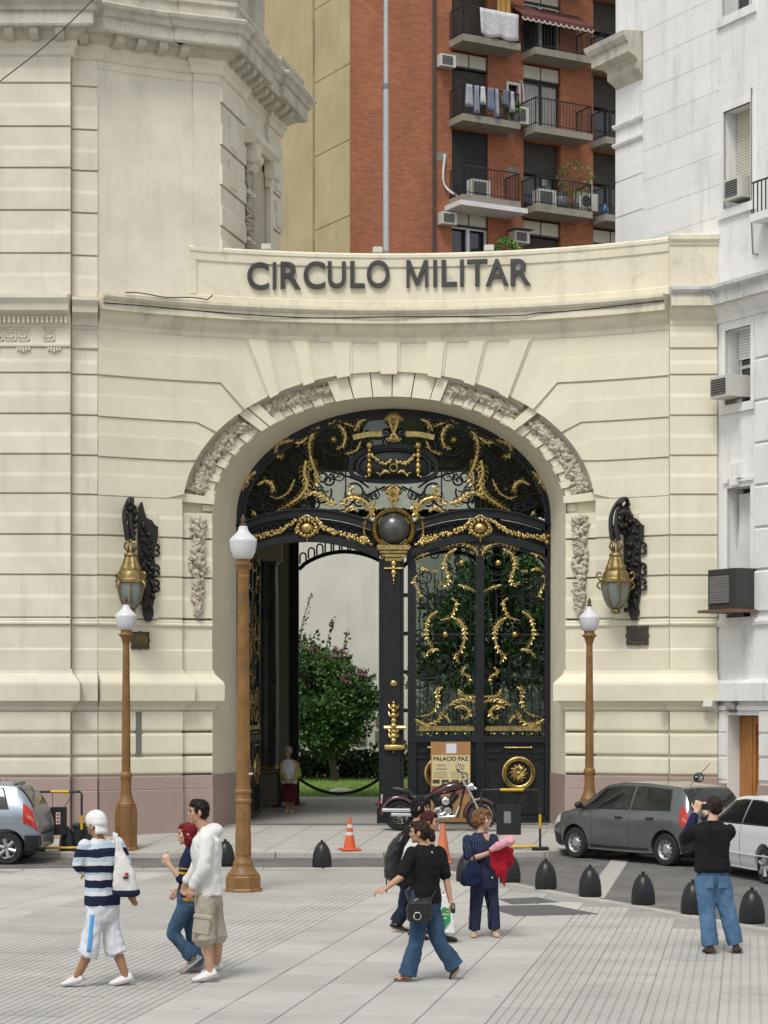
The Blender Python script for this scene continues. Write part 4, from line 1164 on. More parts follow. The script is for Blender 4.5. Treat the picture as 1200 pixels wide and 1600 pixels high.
for a, b in ((467, 611), (625, 770), (782, 858)):
    P = [(a+(b-a)*i/16, 890-28*math.sin(PI*i/16)**0.7) for i in range(17)]
    sect_frame(P, 6, -0.03, 0.06, IG).build('screen_arch', m_blk2, screen, world=True)
    k = int((b-a)/13)
    for i in range(k):
        x = a+(b-a)*(i+0.5)/k; yb = 890-28*math.sin(PI*(x-a)/(b-a))**0.7
        w_ = (b-a)/k*0.36
        pts = [(x-w_, yb-2), (x-w_, yb-14)]+[(x+w_*math.cos(PI-j*PI/6), yb-14-5*math.sin(j*PI/6)) for j in range(7)]+[(x+w_, yb-14), (x+w_, yb-2)]
        MB().tube([IG(*p) for p in pts], 0.022, 4).build('screen_loop', m_blk2, screen, world=True)
    MB().box((I(a), IY-0.05, PZ(842, IY)), (I(b), IY+0.05, PZ(834, IY))).build('screen_rail', m_blk2, screen, world=True)
MB().box((I(452), IY-0.08, PZ(808, IY)), (I(870), IY+0.08, PZ(796, IY))).build('screen_transom', m_blk2, screen, world=True)
# marble column with gilt base on a pedestal
CX_, CY_ = PX(414, 50.0), 50.0
col = thing('marble_column', 'tall dark marble column on a pedestal inside the passage', 'column', (CX_, CY_, 0.24))
MB().lathe([(0.33, 0.99), (0.335, 3.0), (0.32, 5.0), (0.30, 5.85), (0.34, 5.88), (0.34, 5.95), (0.001, 5.95)], (0, 0, 0), 24).build('shaft', m_marble, col, smooth=40)
MB().lathe([(0.001, 0.88), (0.36, 0.88), (0.38, 0.91), (0.36, 0.95), (0.34, 0.96), (0.355, 0.99), (0.33, 1.01), (0.001, 1.01)], (0, 0, 0), 24).build('gilt_base', m_gold, col, smooth=40)
MB().cbox((-0.42, -0.42, 0), (0.42, 0.42, 0.14), 0.02).cbox((-0.36, -0.36, 0.14), (0.36, 0.36, 0.80), 0.01).cbox((-0.42, -0.42, 0.80), (0.42, 0.42, 0.88), 0.02).build('pedestal', M('pedestal_stone', (0.20, 0.17, 0.12), 0.6), col)
MB().cbox((-0.42, -0.36, 5.95), (0.42, 0.36, 6.5), 0.04).build('capital', m_pass, col)
# stanchions and rope
m_rope = M('black_rope', (0.02, 0.02, 0.022), 0.8, coord='obj', bump=0.3, bscale=120)
RY = 50.2
ra = (PX(466, RY), RY, PZ(1216, RY)); rb_ = (PX(598, RY), RY, PZ(1213, RY))
rope = thing('barrier_rope', 'sagging black rope hung across the passage before the lawn', 'rope', ra)
P = [(ra[0]+(rb_[0]-ra[0])*t/16, RY, ra[2]+(rb_[2]-ra[2])*t/16-0.40*(1-(t/8-1)**2)) for t in range(17)]
MB().tube(P, 0.035, 8).build('cord', m_rope, rope, smooth=60, world=True)
for e in (ra, rb_): MB().tube([e, (e[0], e[1], e[2]+0.05)], 0.045, 8).build('hook', m_gold, rope, world=True)
for k, (px, lab) in enumerate(((437, 'black stanchion post beside the marble column pedestal'), (466, 'black stanchion behind the woman in the yellow cardigan'), (598, 'black stanchion half hidden behind the gate mullion'))):
    yy = RY+0.03 if k else 49.3
    st = thing('stanchion', lab, 'stanchion', (PX(px, yy), yy, 0.24), 0, 'rope stanchions')
    MB().lathe([(0.001, 0), (0.2, 0), (0.2, 0.02), (0.12, 0.05), (0.04, 0.08), (0.03, 0.1), (0.03, 0.95), (0.001, 0.95)], (0, 0, 0), 16).build('post', m_black, st, smooth=40)
    MB().ball((0, 0, 0.99), 0.05, 10, 8).build('knob', m_gold, st, smooth=60)
# garden
m_lawn = M('lawn_soil', (0.11, 0.18, 0.04), 0.95, var=0.3, scale=3)
m_grass = M('grass_blades', (0.21, 0.33, 0.065), 0.7, var=0.25, scale=1.2)
tag(MB().add([(-14, 54.2, 0.2), (14, 54.2, 0.2), (14, 69, 0.26), (-14, 69, 0.26)], [(0, 1, 2, 3)]).build('lawn', m_lawn), kind='structure')
tag(MB().box((-14, 54.2, -0.1), (14, 54.75, 0.235)).build('garden_path', m_walk), kind='structure')
vs, fs = [], []
for i in range(26000):
    y = rng.uniform(54.8, 67.8); x = rng.uniform(-3.6, 2.2) if i % 5 else rng.uniform(-7, 7); h = rng.uniform(0.04, 0.09); a = rng.uniform(0, PI); dx, dy = 0.012*math.cos(a), 0.012*math.sin(a); z = 0.2+0.06*(y-54.2)/20
    k = len(vs); vs += [(x-dx, y-dy, z), (x+dx, y+dy, z), (x+rng.normal(0, 0.02), y+rng.normal(0, 0.02), z+h)]; fs.append((k, k+1, k+2))
tag(MB().add(vs, fs).build('grass', m_grass), 'short green lawn grass in the garden beyond the gate', 'grass', kind='stuff')
m_gwall = M('garden_wall_paint', (0.60, 0.575, 0.50), 0.85, var=0.06, scale=0.8, bump=0.15, bscale=12, streak=0.4, dirt=(0.40, 0.38, 0.33))
gw = thing('garden_wall', 'tall pale rendered wall closing the garden behind the bush', 'wall', (0, 68.6, 0.2))
MB().box((-16, 68.6, 0.1), (16, 69.2, 14)).build('wall_face', m_gwall, gw, world=True)
for a, b, c, d in ((560, 1143, 572, 1160), (587, 1120, 593, 1133), (586, 1142, 592, 1160)):
    MB().box((PX(a, 68.5), 68.5, PZ(d, 68.5)), (PX(c, 68.5), 68.6, PZ(b, 68.5))).build('wall_box', M('meter_box', (0.16, 0.14, 0.10), 0.6), gw, world=True)
wb_ = thing('kerb_boulder', 'long white stone lying on the lawn beyond the rope', 'stone', (PX(534, 57), 57, 0.2))
m_whstone = M('white_stone', (0.62, 0.60, 0.54), 0.8, bump=0.3)
bm = bmesh.new(); bmesh.ops.create_icosphere(bm, subdivisions=3, radius=1)
for v in bm.verts:
    v.co = Vector((v.co.x*0.36, v.co.y*0.2, max(-0.02, v.co.z*0.12)+0.06)) + Vector((0, 0, 1))*noise.noise(v.co*2)*0.03
MB().bm(bm).build('stone', m_whstone, wb_, smooth=50)
# hedge along the wall
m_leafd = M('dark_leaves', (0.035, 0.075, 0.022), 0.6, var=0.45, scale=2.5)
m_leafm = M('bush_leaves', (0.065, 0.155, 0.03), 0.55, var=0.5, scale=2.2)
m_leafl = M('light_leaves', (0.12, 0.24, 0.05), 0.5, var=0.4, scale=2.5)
m_flower = M('pink_bracts', (0.42, 0.08, 0.25), 0.6, var=0.25, scale=5)
m_bark = M('bark', (0.10, 0.08, 0.06), 0.9, var=0.3, scale=12, bump=0.5, bscale=40)
def smp():
    x = rng.uniform(-5.5, 4); y = rng.uniform(66.6, 67.8); h = 0.85+0.4*noise.noise((x*0.9, 3, 0))
    z = 0.25+abs(rng.normal(0.5, 0.35))*h
    return (x, y, min(z, 0.25+h*1.3)), (rng.normal(0, 0.6), -0.5, 0.8)
vs, fs = leaves(5200, smp, 0.2, 0.7)
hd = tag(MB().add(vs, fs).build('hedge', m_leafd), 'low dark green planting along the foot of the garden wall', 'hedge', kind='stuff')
# flowering bush against the wall
BX, BY = PX(508, 65.3), 65.3
bush = thing('flowering_bush', 'rounded green bush with pink flowers growing before the garden wall', 'bush', (BX, BY, 0.25))
mb = MB()
mb.tube([(0.35, 0, 0), (0.2, 0, 0.7), (-0.1, 0.05, 1.3), (-0.5, 0, 2.0)], [0.13, 0.11, 0.1, 0.05], 8)
for _ in range(14):
    a = rng.uniform(0, 2*PI); mb.tube([(-0.05, 0, 1.2), (0.7*math.cos(a), 0.5*math.sin(a), 2.0), (1.3*math.cos(a), 0.9*math.sin(a), 2.6+rng.uniform(0, 1.6))], [0.05, 0.03, 0.012], 5)
mb.build('trunk', m_bark, bush, smooth=60)
clumps = []
for _ in range(230):
    while True:
        p = rng.uniform(-1, 1, 3)
        if 0.35 < np.linalg.norm(p) < 1: break
    z = p[2]
    lop = 1.0-0.22*max(0, p[0])*max(0, z)
    clumps.append((np.array((p[0]*2.05-0.40, p[1]*1.5, 2.72+z*1.70*lop+0.42*(-p[0]))), rng.uniform(0.28, 0.55)))
def cl(cs):
    def f():
        c, r = cs[rng.integers(len(cs))]; d = rng.normal(0, 1, 3); d /= np.linalg.norm(d); return c+d*r*rng.uniform(0.4, 1.05), d+np.array((0, -0.3, 0.5))
    return f
for nm, mt, n_, sz in (('crown', m_leafm, 15000, 0.13), ('bright_leaves', m_leafl, 6000, 0.10), ('darker_leaves', m_leafd, 5000, 0.18)):  # three leaf tones and sizes scattered at random through all clumps
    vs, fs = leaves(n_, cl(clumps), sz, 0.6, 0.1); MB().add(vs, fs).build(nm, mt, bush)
fc = [(c+np.array((0, -0.30, 0.22)), r*0.55) for c, r in clumps if c[2] > 3.0 and c[1] < 0.2 and rng.random() < 0.28]
vs, fs = leaves(700, cl(fc), 0.085, 1.0); tag(MB().add(vs, fs).build('flowers', m_flower, bush), kind='stuff')
for (x0, y0, x1, y1) in ((466, 1010, 487, 925), (508, 1040, 520, 968), (535, 1045, 543, 985)):     # stray shoots above the crown
    a = np.array((PX(x0, BY)-BX, 0, PZ(y0, BY)-0.25)); b = np.array((PX(x1, BY)-BX, 0, PZ(y1, BY)-0.25))
    mb = MB().tube([tuple(a), tuple((a+b)/2+np.array((-0.05, 0, 0))), tuple(b)], [0.02, 0.015, 0.006], 5)
    vs, fs = leaves(60, lambda: (a+(b-a)*rng.random()+rng.normal(0, 0.03, 3), rng.normal(0, 1, 3)), 0.11, 0.5); mb.add(vs, fs)
    mb.build('shoot', m_leafd, bush)
# tree added behind the closed leaf to stand in for foliage mirrored in its glass
tr = thing('added_tree', 'dense green tree added behind the closed gate leaf as stand-in for mirrored foliage', 'tree', (4.1, 60.5, 0.22))
MB().tube([(0, 0, 0), (0.05, 0, 1.2), (-0.1, 0.1, 2.4), (0.1, 0, 4.4)], [0.2, 0.17, 0.15, 0.06], 10).build('trunk', m_bark, tr, smooth=60)
tc = []
for _ in range(210):
    p = rng.uniform(-1, 1, 3)
    tc.append((np.array((p[0]*2.7*math.sqrt(max(0.25, 1-p[2]**2))-0.4, p[1]*1.4, 3.5+p[2]*3.1)), rng.uniform(0.4, 0.7)))
for nm, mt, n_ in (('crown', m_leafm, 13000), ('bright_leaves', m_leafl, 5000)):
    vs, fs = leaves(n_, cl(tc), 0.17, 0.6, 0.1); MB().add(vs, fs).build(nm, mt, tr)

# ================================================================ lettering on the parapet
m_letter = M('dark_letters', (0.045, 0.043, 0.04), 0.45, var=0.2, scale=6, coord='obj')
def glyph(ch, bold=0.0, ext=0.0):
    cu = bpy.data.curves.new('glyph', 'FONT'); cu.body = ch; cu.size = 1.0; cu.extrude = ext; cu.offset = bold; cu.resolution_u = 6
    o = bpy.data.objects.new('glyph', cu); C.objects.link(o)
    dg = bpy.context.evaluated_depsgraph_get(); dg.update()
    me = bpy.data.meshes.new_from_object(o.evaluated_get(dg))
    vs = [tuple(v.co) for v in me.vertices]; fs = [tuple(p.vertices) for p in me.polygons]
    bpy.data.objects.remove(o); bpy.data.curves.remove(cu); bpy.data.meshes.remove(me)
    return vs, fs
sign = thing('gateway_sign', 'dark raised letters reading CIRCULO MILITAR along the parapet', 'sign', A(0, 0.1, 11.3))
letters = [('C', 386, 420), ('I', 426, 431), ('R', 438, 470), ('C', 474, 508), ('U', 512, 540), ('L', 547, 570), ('O', 573, 609),
           ('M', 635, 669), ('I', 677, 683), ('L', 690, 714), ('I', 719, 725), ('T', 730, 762), ('A', 759, 795), ('R', 798, 830)]
for ch, a, b in letters:
    if ch == 'M':
        pm = [(0, 0), (0.14, 0), (0.14, 0.68), (0.43, 0.06), (0.57, 0.06), (0.86, 0.68), (0.86, 0), (1, 0), (1, 1), (0.82, 1), (0.5, 0.32), (0.18, 1), (0, 1)]
        k = len(pm); vs = [(a_, b_, 1) for a_, b_ in pm]+[(a_, b_, -1) for a_, b_ in pm]; fs = [tuple(range(k)), tuple(range(2*k-1, k-1, -1))]+[(i, (i+1) % k, (i+1) % k+k, i+k) for i in range(k)]
    else:
        vs, fs = glyph(ch, 0.014, 0.5)
    xs = [v[0] for v in vs]; ys = [v[1] for v in vs]
    x0, x1, y0, y1 = min(xs), max(xs), min(ys), max(ys)
    pc = (a+b)/2; q = (pc-600)/FOC
    # centre on the curve: solve for u
    u = 0
    for _ in range(12): u += (q*A(u, 0.04)[1]-A(u, 0.04)[0])
    Yc = A(u, 0.04)[1]; ua = u-(b-a)/2*Yc/FOC; ub = u+(b-a)/2*Yc/FOC
    yt = 411-(pc-386)/(830-386)*6.5; zc0, zc1 = PZ(yt+41.5, Yc), PZ(yt, Yc)
    if ch in 'CO': zc0 -= 0.01; zc1 += 0.01
    mb = MB().add([A(ua+(ub-ua)*(v[0]-x0)/(x1-x0), 0.045+(0.045 if v[2] > 0 else -0.02), zc0+(zc1-zc0)*(v[1]-y0)/(y1-y0)) for v in vs], fs)
    mb.build('letter', m_letter, sign, world=True)
# ================================================================ buildings behind and beside
def walls(fn, t0, t1, z0, z1, ops, depth, n=0.0):
    """flat wall with rectangular openings (ta, tb, za, zb) and their reveals"""
    ts = sorted({t0, t1} | {t for o in ops for t in o[:2]}); zs = sorted({z0, z1} | {z for o in ops for z in o[2:]})
    mb = MB()
    for a, b in zip(ts[:-1], ts[1:]):
        for c, d in zip(zs[:-1], zs[1:]):
            tm, zm = (a+b)/2, (c+d)/2
            if any(o[0] < tm < o[1] and o[2] < zm < o[3] for o in ops): continue
            mb.add([fn(a, c, n), fn(b, c, n), fn(b, d, n), fn(a, d, n)], [(0, 1, 2, 3)])
    for a, b, c, d in ops:
        q = [(a, c), (b, c), (b, d), (a, d)]
        for i in range(4):
            p, r = q[i], q[(i+1) % 4]
            mb.add([fn(*p, n), fn(*r, n), fn(*r, n-depth), fn(*p, n-depth)], [(0, 1, 2, 3)])
    return mb
def fbox(fn, t0, t1, z0, z1, n0, n1, mb=None):
    mb = mb or MB()
    vs = [fn(t, z, n) for n in (n0, n1) for t, z in ((t0, z0), (t1, z0), (t1, z1), (t0, z1))]
    return mb.add(vs, [(0, 1, 2, 3), (7, 6, 5, 4), (0, 4, 5, 1), (1, 5, 6, 2), (2, 6, 7, 3), (3, 7, 4, 0)])
GA_ = rad(29); cg, sg_ = math.cos(GA_), math.sin(GA_)
OX, OY = -1.16, 70.0
def OB(t, z, n=0.0): return (OX+cg*t+sg_*n, OY+sg_*t-cg*n, z)
def TB(t, z, n=0.0): return (OX-sg_*t-cg*n, OY+cg*t-sg_*n, z)
def tO(px): q = (px-600)/FOC; return (OY*q-OX)/(cg-sg_*q)
def brick_mat():
    m = bpy.data.materials.new('orange_brick'); m.use_nodes = True
    t = m.node_tree; L = t.links.new; b = t.nodes['Principled BSDF']
    g = _n(t, 'ShaderNodeNewGeometry')
    mp = _n(t, 'ShaderNodeMapping'); mp.inputs['Rotation'].default_value = (0, 0, -GA_); L(g.outputs['Position'], mp.inputs[0])
    sx = _n(t, 'ShaderNodeSeparateXYZ'); cx = _n(t, 'ShaderNodeCombineXYZ'); L(mp.outputs[0], sx.inputs[0]); L(sx.outputs[0], cx.inputs[0]); L(sx.outputs[2], cx.inputs[1])
    br = _n(t, 'ShaderNodeTexBrick'); br.inputs['Scale'].default_value = 1; br.inputs['Brick Width'].default_value = 0.27; br.inputs['Row Height'].default_value = 0.085; br.inputs['Mortar Size'].default_value = 0.012
    br.inputs['Color1'].default_value = (0.46, 0.155, 0.07, 1); br.inputs['Color2'].default_value = (0.33, 0.108, 0.05, 1); br.inputs['Mortar'].default_value = (0.25, 0.125, 0.08, 1)
    L(cx.outputs[0], br.inputs[0])
    nz = _n(t, 'ShaderNodeTexNoise'); nz.inputs['Scale'].default_value = 0.5; nz.inputs['Detail'].default_value = 7
    mp2 = _n(t, 'ShaderNodeMapping'); mp2.inputs['Scale'].default_value = (1.6, 1.6, 0.5); L(g.outputs['Position'], mp2.inputs[0]); L(mp2.outputs[0], nz.inputs['Vector'])
    mr = _n(t, 'ShaderNodeMapRange'); mr.inputs[1].default_value = 0.3; mr.inputs[2].default_value = 0.7; mr.inputs[3].default_value = 0.82; mr.inputs[4].default_value = 1.1; L(nz.outputs['Fac'], mr.inputs[0])
    vm = _n(t, 'ShaderNodeVectorMath', operation='SCALE'); L(br.outputs['Color'], vm.inputs[0]); L(mr.outputs[0], vm.inputs['Scale'])
    L(vm.outputs[0], b.inputs['Base Color']); b.inputs['Roughness'].default_value = 0.9
    bn = _n(t, 'ShaderNodeBump'); bn.inputs['Strength'].default_value = 0.4; bn.inputs['Distance'].default_value = 0.01; bn.invert = True
    L(br.outputs['Fac'], bn.inputs['Height']); L(bn.outputs[0], b.inputs['Normal'])
    return m
m_brick = brick_mat()
m_tan = M('tan_render', (0.42, 0.345, 0.19), 0.9, var=0.12, scale=0.6, bump=0.2, bscale=8, streak=0.35, dirt=(0.22, 0.18, 0.11), blot=0.25)
m_slabc = M('balcony_concrete', (0.25, 0.225, 0.18), 0.9, var=0.15, scale=2, bump=0.3, bscale=20, streak=0.5, dirt=(0.09, 0.08, 0.07))
m_rail = M('dark_railing', (0.03, 0.026, 0.024), 0.6)
m_shut = M('brown_shutter', (0.052, 0.043, 0.034), 0.7, var=0.2, scale=3)
m_shutd = M('black_blind', (0.012, 0.014, 0.017), 0.7)
m_panelw = M('cream_panel', (0.56, 0.53, 0.44), 0.7, var=0.06)
m_wframe = M('white_frame', (0.62, 0.62, 0.60), 0.5)
m_room = M('dark_room', (0.02, 0.02, 0.021), 0.8)
m_wglass = M('window_glass', (0.03, 0.035, 0.04), 0.06, var=0.1, spec=0.8)
m_curtain = M('pale_curtain', (0.42, 0.41, 0.38), 0.9, var=0.15, scale=6)
m_acw = M('ac_casing', (0.55, 0.54, 0.49), 0.5, var=0.06, coord='obj')
m_acg = M('ac_grille', (0.16, 0.16, 0.15), 0.6, coord='obj')
apt = thing('apartment_block', 'tall orange brick apartment block with balconies and a tan side wall', 'building', (OX, OY, 0))
FL = [14.85, 17.62, 20.40, 23.20, 25.97, 28.75]
cols = [(tO(706), tO(763)), (tO(818), tO(876)), (tO(927), tO(985))]
ops = [(a, b, f+0.02, f+2.52) for a, b in cols for f in FL]
smallwin = (tO(793), tO(811), 23.95, 24.85)
walls(OB, 0, 18, -0.2, 33, ops+[smallwin], 0.35).build('brick_wall', m_brick, apt, world=True)
fbox(OB, 0.2, 18, -0.2, 33, -0.9, -0.40).build('inner_wall', m_room, apt, world=True)
# tan side wall: cast panels and a slot of windows
zb = [-0.2, 14, 16.8, 19.4, 22.0, 24.6, 27.2, 33]
for a, b in zip(zb[:-1], zb[1:]):
    fbox(TB, 0.03, 2.66, a+0.015, b-0.015, -0.3, 0.0).build('wall_panel', m_tan, apt, world=True)
    fbox(TB, 2.67, 2.80, a+0.35, b-0.35, -0.2, -0.06).build('slot_window', m_wglass, apt, world=True)
fbox(TB, 2.82, 20, -0.2, 33, -0.3, 0.0).build('wall_panel', m_tan, apt, world=True)
fbox(TB, 0.06, 20, -0.2, 33, -0.6, -0.10).build('side_wall', m_tan, apt, world=True)
# rain pipe
MB().tube([OB(tO(677), 0, 0.08), OB(tO(677), 33, 0.08)], 0.055, 8).build('rain_pipe', m_shut, apt, smooth=60, world=True)
def window(ci, fi, kind):
    a, b = cols[ci]; z = FL[fi]; m = (a+b)/2; top = z+2.5
    nm = 'window'
    w0 = fbox(OB, a, b, z, top, -0.36, -0.34).build(nm, m_wglass, apt, world=True)
    if kind in ('shut', 'curtain', 'slide', 'slidew'):
        for x0, x1 in ((a+0.04, m-0.03), (m+0.03, b-0.04)): fbox(OB, x0, x1, top-0.52, top-0.06, -0.2, -0.1).build('transom_panel', m_panelw, w0, world=True)
        fbox(OB, a, b, top-0.60, top-0.53, -0.3, -0.06).build('transom_rail', m_rail, w0, world=True)
    if kind == 'shut':
        for k in range(24):
            zz_ = z+0.02+k*(1.86/24)
            fbox(OB, a+0.03, b-0.03, zz_, zz_+0.070, -0.26, -0.2).build('slat', m_shut, w0, world=True)
    elif kind == 'blind':
        for k in range(16):
            zz_ = z+0.02+k*(2.46/16)
            fbox(OB, a+0.02, b-0.02, zz_, zz_+0.148, -0.12, -0.07).build('slat', m_shutd, w0, world=True)
    elif kind == 'half':
        for k in range(9):
            zz_ = z+1.45+k*(1.04/9)
            fbox(OB, a+0.03, b-0.03, zz_, zz_+0.108, -0.26, -0.2).build('slat', m_shut, w0, world=True)
    elif kind == 'curtain':
        mb = MB(); K = 40; vs = []
        for i in range(K+1):
            t = a+0.06+(b-a-0.12)*i/K; vs += [OB(t, z+0.05, -0.26+0.03*math.sin(i*1.3)), OB(t, top-0.6, -0.26+0.03*math.sin(i*1.3+0.3))]
        mb.add(vs, [(2*i, 2*i+2, 2*i+3, 2*i+1) for i in range(K)]); mb.build('curtain', m_curtain, w0, world=True)
    if kind in ('curtain', 'slide', 'half'):
        fm = m_wframe if kind == 'slide' else m_rail
        zt = top-0.6 if kind != 'half' else z+1.44
        for x in (a+0.03, m-0.03, m+0.03, b-0.03):
            if kind == 'slide' or x != m-0.03:
                fbox(OB, x-0.035, x+0.035, z+0.02, zt, -0.22, -0.14).build('window_frame', fm, w0, world=True)
        fbox(OB, a+0.03, b-0.03, zt-0.06, zt, -0.22, -0.145).build('window_frame', fm, w0, world=True)
kinds = {(0, 1): 'slide', (0, 2): 'blind', (0, 3): 'shut', (0, 4): 'shut', (1, 1): 'shut', (1, 2): 'half', (1, 3): 'curtain', (1, 4): 'slide', (2, 1): 'shut', (2, 2): 'half', (2, 3): 'half', (2, 4): 'half'}
for (ci, fi), kd in kinds.items(): window(ci, fi, kd)
for ci in range(3):
    for fi in range(1, 6):
        a, b = cols[ci]; t0, t1, z, pr = a-0.12, b+0.75, FL[fi], 0.95
        s_ = fbox(OB, t0, t1, z-0.24, z, -0.3, pr).build('balcony_slab', m_slabc, apt, world=True)
        if fi == 1: continue
        mb = MB(); H_ = 1.0
        P = [(t0+0.05, 0.02), (t0+0.05, pr-0.05), (t1-0.05, pr-0.05), (t1-0.05, 0.02)]
        for (ta, na), (tb, nb) in zip(P[:-1], P[1:]):
            for hh, r in ((H_, 0.028), (0.10, 0.018)): mb.tube([OB(ta, z+hh, na), OB(tb, z+hh, nb)], r, 5)
            L_ = math.hypot(tb-ta, nb-na); k = max(2, int(L_/0.125))
            for i in range(k+1): mb.tube([OB(ta+(tb-ta)*i/k, z, na+(nb-na)*i/k), OB(ta+(tb-ta)*i/k, z+H_, na+(nb-na)*i/k)], 0.011 if 0 < i < k else 0.022, 4)
        mb.build('railing', m_rail, s_, world=True)
# white skirt under one balcony, small window, conduits
a, b = cols[0]
fbox(OB, a-0.30, b+0.95, FL[2]-0.42, FL[2]-0.25, 0.0, 1.10).build('balcony_skirt', m_wframe, apt, world=True)
w0 = fbox(OB, smallwin[0], smallwin[1], smallwin[2], smallwin[3], -0.3, -0.25).build('window', m_wglass, apt, world=True)
for q in ((smallwin[0]-0.05, smallwin[0]+0.03, smallwin[2]-0.05, smallwin[3]+0.05), (smallwin[1]-0.03, smallwin[1]+0.05, smallwin[2]-0.05, smallwin[3]+0.05), (smallwin[0]+0.031, smallwin[1]-0.031, smallwin[3]-0.03, smallwin[3]+0.05), (smallwin[0]+0.031, smallwin[1]-0.031, smallwin[2]-0.05, smallwin[2]+0.03)):
    fbox(OB, *q, -0.1, 0.03).build('window_frame', m_wframe, w0, world=True)
MB().tube([OB(*p) for p in spline([(tO(694), 21.95, 0.05), (tO(691), 21.2, 0.06), (tO(695), 20.8, 0.06), (tO(709), 20.45, 0.3)], 6)], 0.045, 6).build('white_conduit', m_wframe, apt, smooth=60, world=True)
MB().tube([OB(*p) for p in spline([(tO(811), 24.98, 0.03), (tO(815), 24.9, 0.05), (tO(817), 24.5, 0.05), (tO(817), 24.0, 0.05)], 6)], 0.03, 6).build('white_conduit', m_wframe, apt, smooth=60, world=True)
MB().tube([OB(*p) for p in spline([(tO(909), 21.7, 0.05), (tO(921), 21.6, 0.08), (tO(922), 21.2, 0.08), (tO(918), 20.9, 0.15)], 6)], 0.045, 6).build('white_conduit', m_acw, apt, smooth=60, world=True)
for px, z in ((690, 21.9), (802, 21.75)): fbox(OB, tO(px-9), tO(px+9), z-0.18, z+0.12, 0.0, 0.006).build('repair_patch', m_slabc, apt, world=True)
# awning with scalloped edge
a, b = cols[1]
aw = thing('awning', 'dark red awning with a scalloped white edge on the brick block', 'awning', OB(a-0.3, 27.0, 0))
m_awn = M('awning_cloth', (0.11, 0.035, 0.028), 0.85)
z0_ = 26.95
MB().add([OB(a-0.7, z0_+0.75, 0.02), OB(b+0.75, z0_+0.75, 0.02), OB(b+0.75, z0_+0.1, 1.0), OB(a-0.7, z0_+0.1, 1.0), OB(a-0.7, z0_+0.72, 0.0), OB(b+0.75, z0_+0.72, 0.0), OB(b+0.75, z0_+0.07, 0.98), OB(a-0.7, z0_+0.07, 0.98)], [(0, 1, 2, 3), (7, 6, 5, 4), (3, 2, 6, 7), (0, 3, 7, 4), (1, 5, 6, 2)]).build('cloth', m_awn, aw, world=True)
n_ = 13; Lw = (b-a+1.45)/n_
for i in range(n_):
    t = a-0.7+i*Lw
    P = [(t, z0_+0.1), (t+Lw, z0_+0.1)]+[(t+Lw/2+Lw/2*math.cos(PI*j/6), z0_-0.02-0.1*math.sin(PI*j/6)) for j in range(7)]
    MB().prism(P, OB_ := (lambda u, v, d: OB(u, v, d)), 0.985, 1.0).build('scallop', m_awn, aw, world=True)
    P2 = [(t+Lw/2+Lw/2*math.cos(PI*j/6), z0_-0.02-0.1*math.sin(PI*j/6)) for j in range(7)]
    MB().tube([OB(u, v, 1.0) for u, v in P2], 0.028, 4).build('scallop_trim', m_panelw, aw, world=True)
# air conditioners
def ac(fn, t, z, n, w_, h_, d_, label, fan=False, dark=False, slats=6, group='air conditioners on the brick block'):
    base = fn(t, z, n)
    o = thing('air_conditioner', label, 'air conditioner', base, 0, group)
    cs = m_acw if not dark else M('dark_casing', (0.035, 0.036, 0.036), 0.55, coord='obj')
    fbox(fn, t-w_/2, t+w_/2, z, z+h_, n, n+d_).build('casing', cs, o, world=True)
    if fan:
        mb = MB(); c_ = Vector(fn(t-w_*0.12, z+h_/2, n+d_+0.005))
        ex_ = (Vector(fn(t+1, z, n))-Vector(fn(t, z, n))); ez = Vector((0, 0, 1)); en = (Vector(fn(t, z, n+1))-Vector(fn(t, z, n)))
        for r in (0.08, 0.14, 0.2): mb.tube([c_+ex_*r*math.cos(k*PI/8)+ez*r*math.sin(k*PI/8)+en*0.01 for k in range(17)], 0.012, 4, cap=False)
        mb.build('fan_guard', m_acg, o, world=True)
        mb = MB(); mb.add([c_+ex_*0.2*math.cos(k*PI/8)+ez*0.2*math.sin(k*PI/8) for k in range(16)], [tuple(range(16))]); mb.build('fan_well', m_room, o, world=True)
    else:
        fbox(fn, t-w_*0.42, t+w_*0.28, z+h_*0.14, z+h_*0.86, n+d_, n+d_+0.01).build('grille_back', m_room, o, world=True)
        for k in range(slats):
            zz_ = z+h_*0.16+h_*0.68*k/slats
            fbox(fn, t-w_*0.42, t+w_*0.28, zz_, zz_+h_*0.06, n+d_+0.01, n+d_+0.022).build('grille_slat', m_acg, o, world=True)
    return o
ac(OB, tO(693), 24.95, 0.0, 0.6, 0.42, 0.35, 'window air conditioner beside the drain pipe, upper of two there')
ac(OB, tO(695), 19.45, 0.0, 0.6, 0.42, 0.35, 'window air conditioner beside the drain pipe, lower of two there')
ac(OB, tO(805), 23.35, 0.02, 0.62, 0.6, 0.4, 'white air conditioner under the small white-framed window')
ac(OB, tO(806), 19.1, 0.0, 0.6, 0.42, 0.45, 'air conditioner under a small grey shelf below the middle balconies')
fbox(OB, tO(792), tO(822), 19.58, 19.61, 0.0, 0.62).build('shelf', m_slabc, apt, world=True)
ac(OB, tO(910), 20.6, 0.05, 0.85, 0.62, 0.35, 'split air conditioner with a round fan beside the potted tree', True)
ac(OB, tO(912), 18.35, 0.05, 0.85, 0.62, 0.4, 'air conditioner low on the brick wall just above the parapet')
ac(OB, cols[0][0]+0.75, FL[2]+0.02, 0.35, 0.75, 0.62, 0.4, 'air conditioner with a white frame on the balcony of the black blind')
ac(OB, cols[1][0]+0.5, FL[2]+0.02, 0.4, 0.75, 0.6, 0.4, 'air conditioner on the balcony beside the grey jar')
# white tubular frame round the balcony unit
t_ = cols[0][0]+0.75
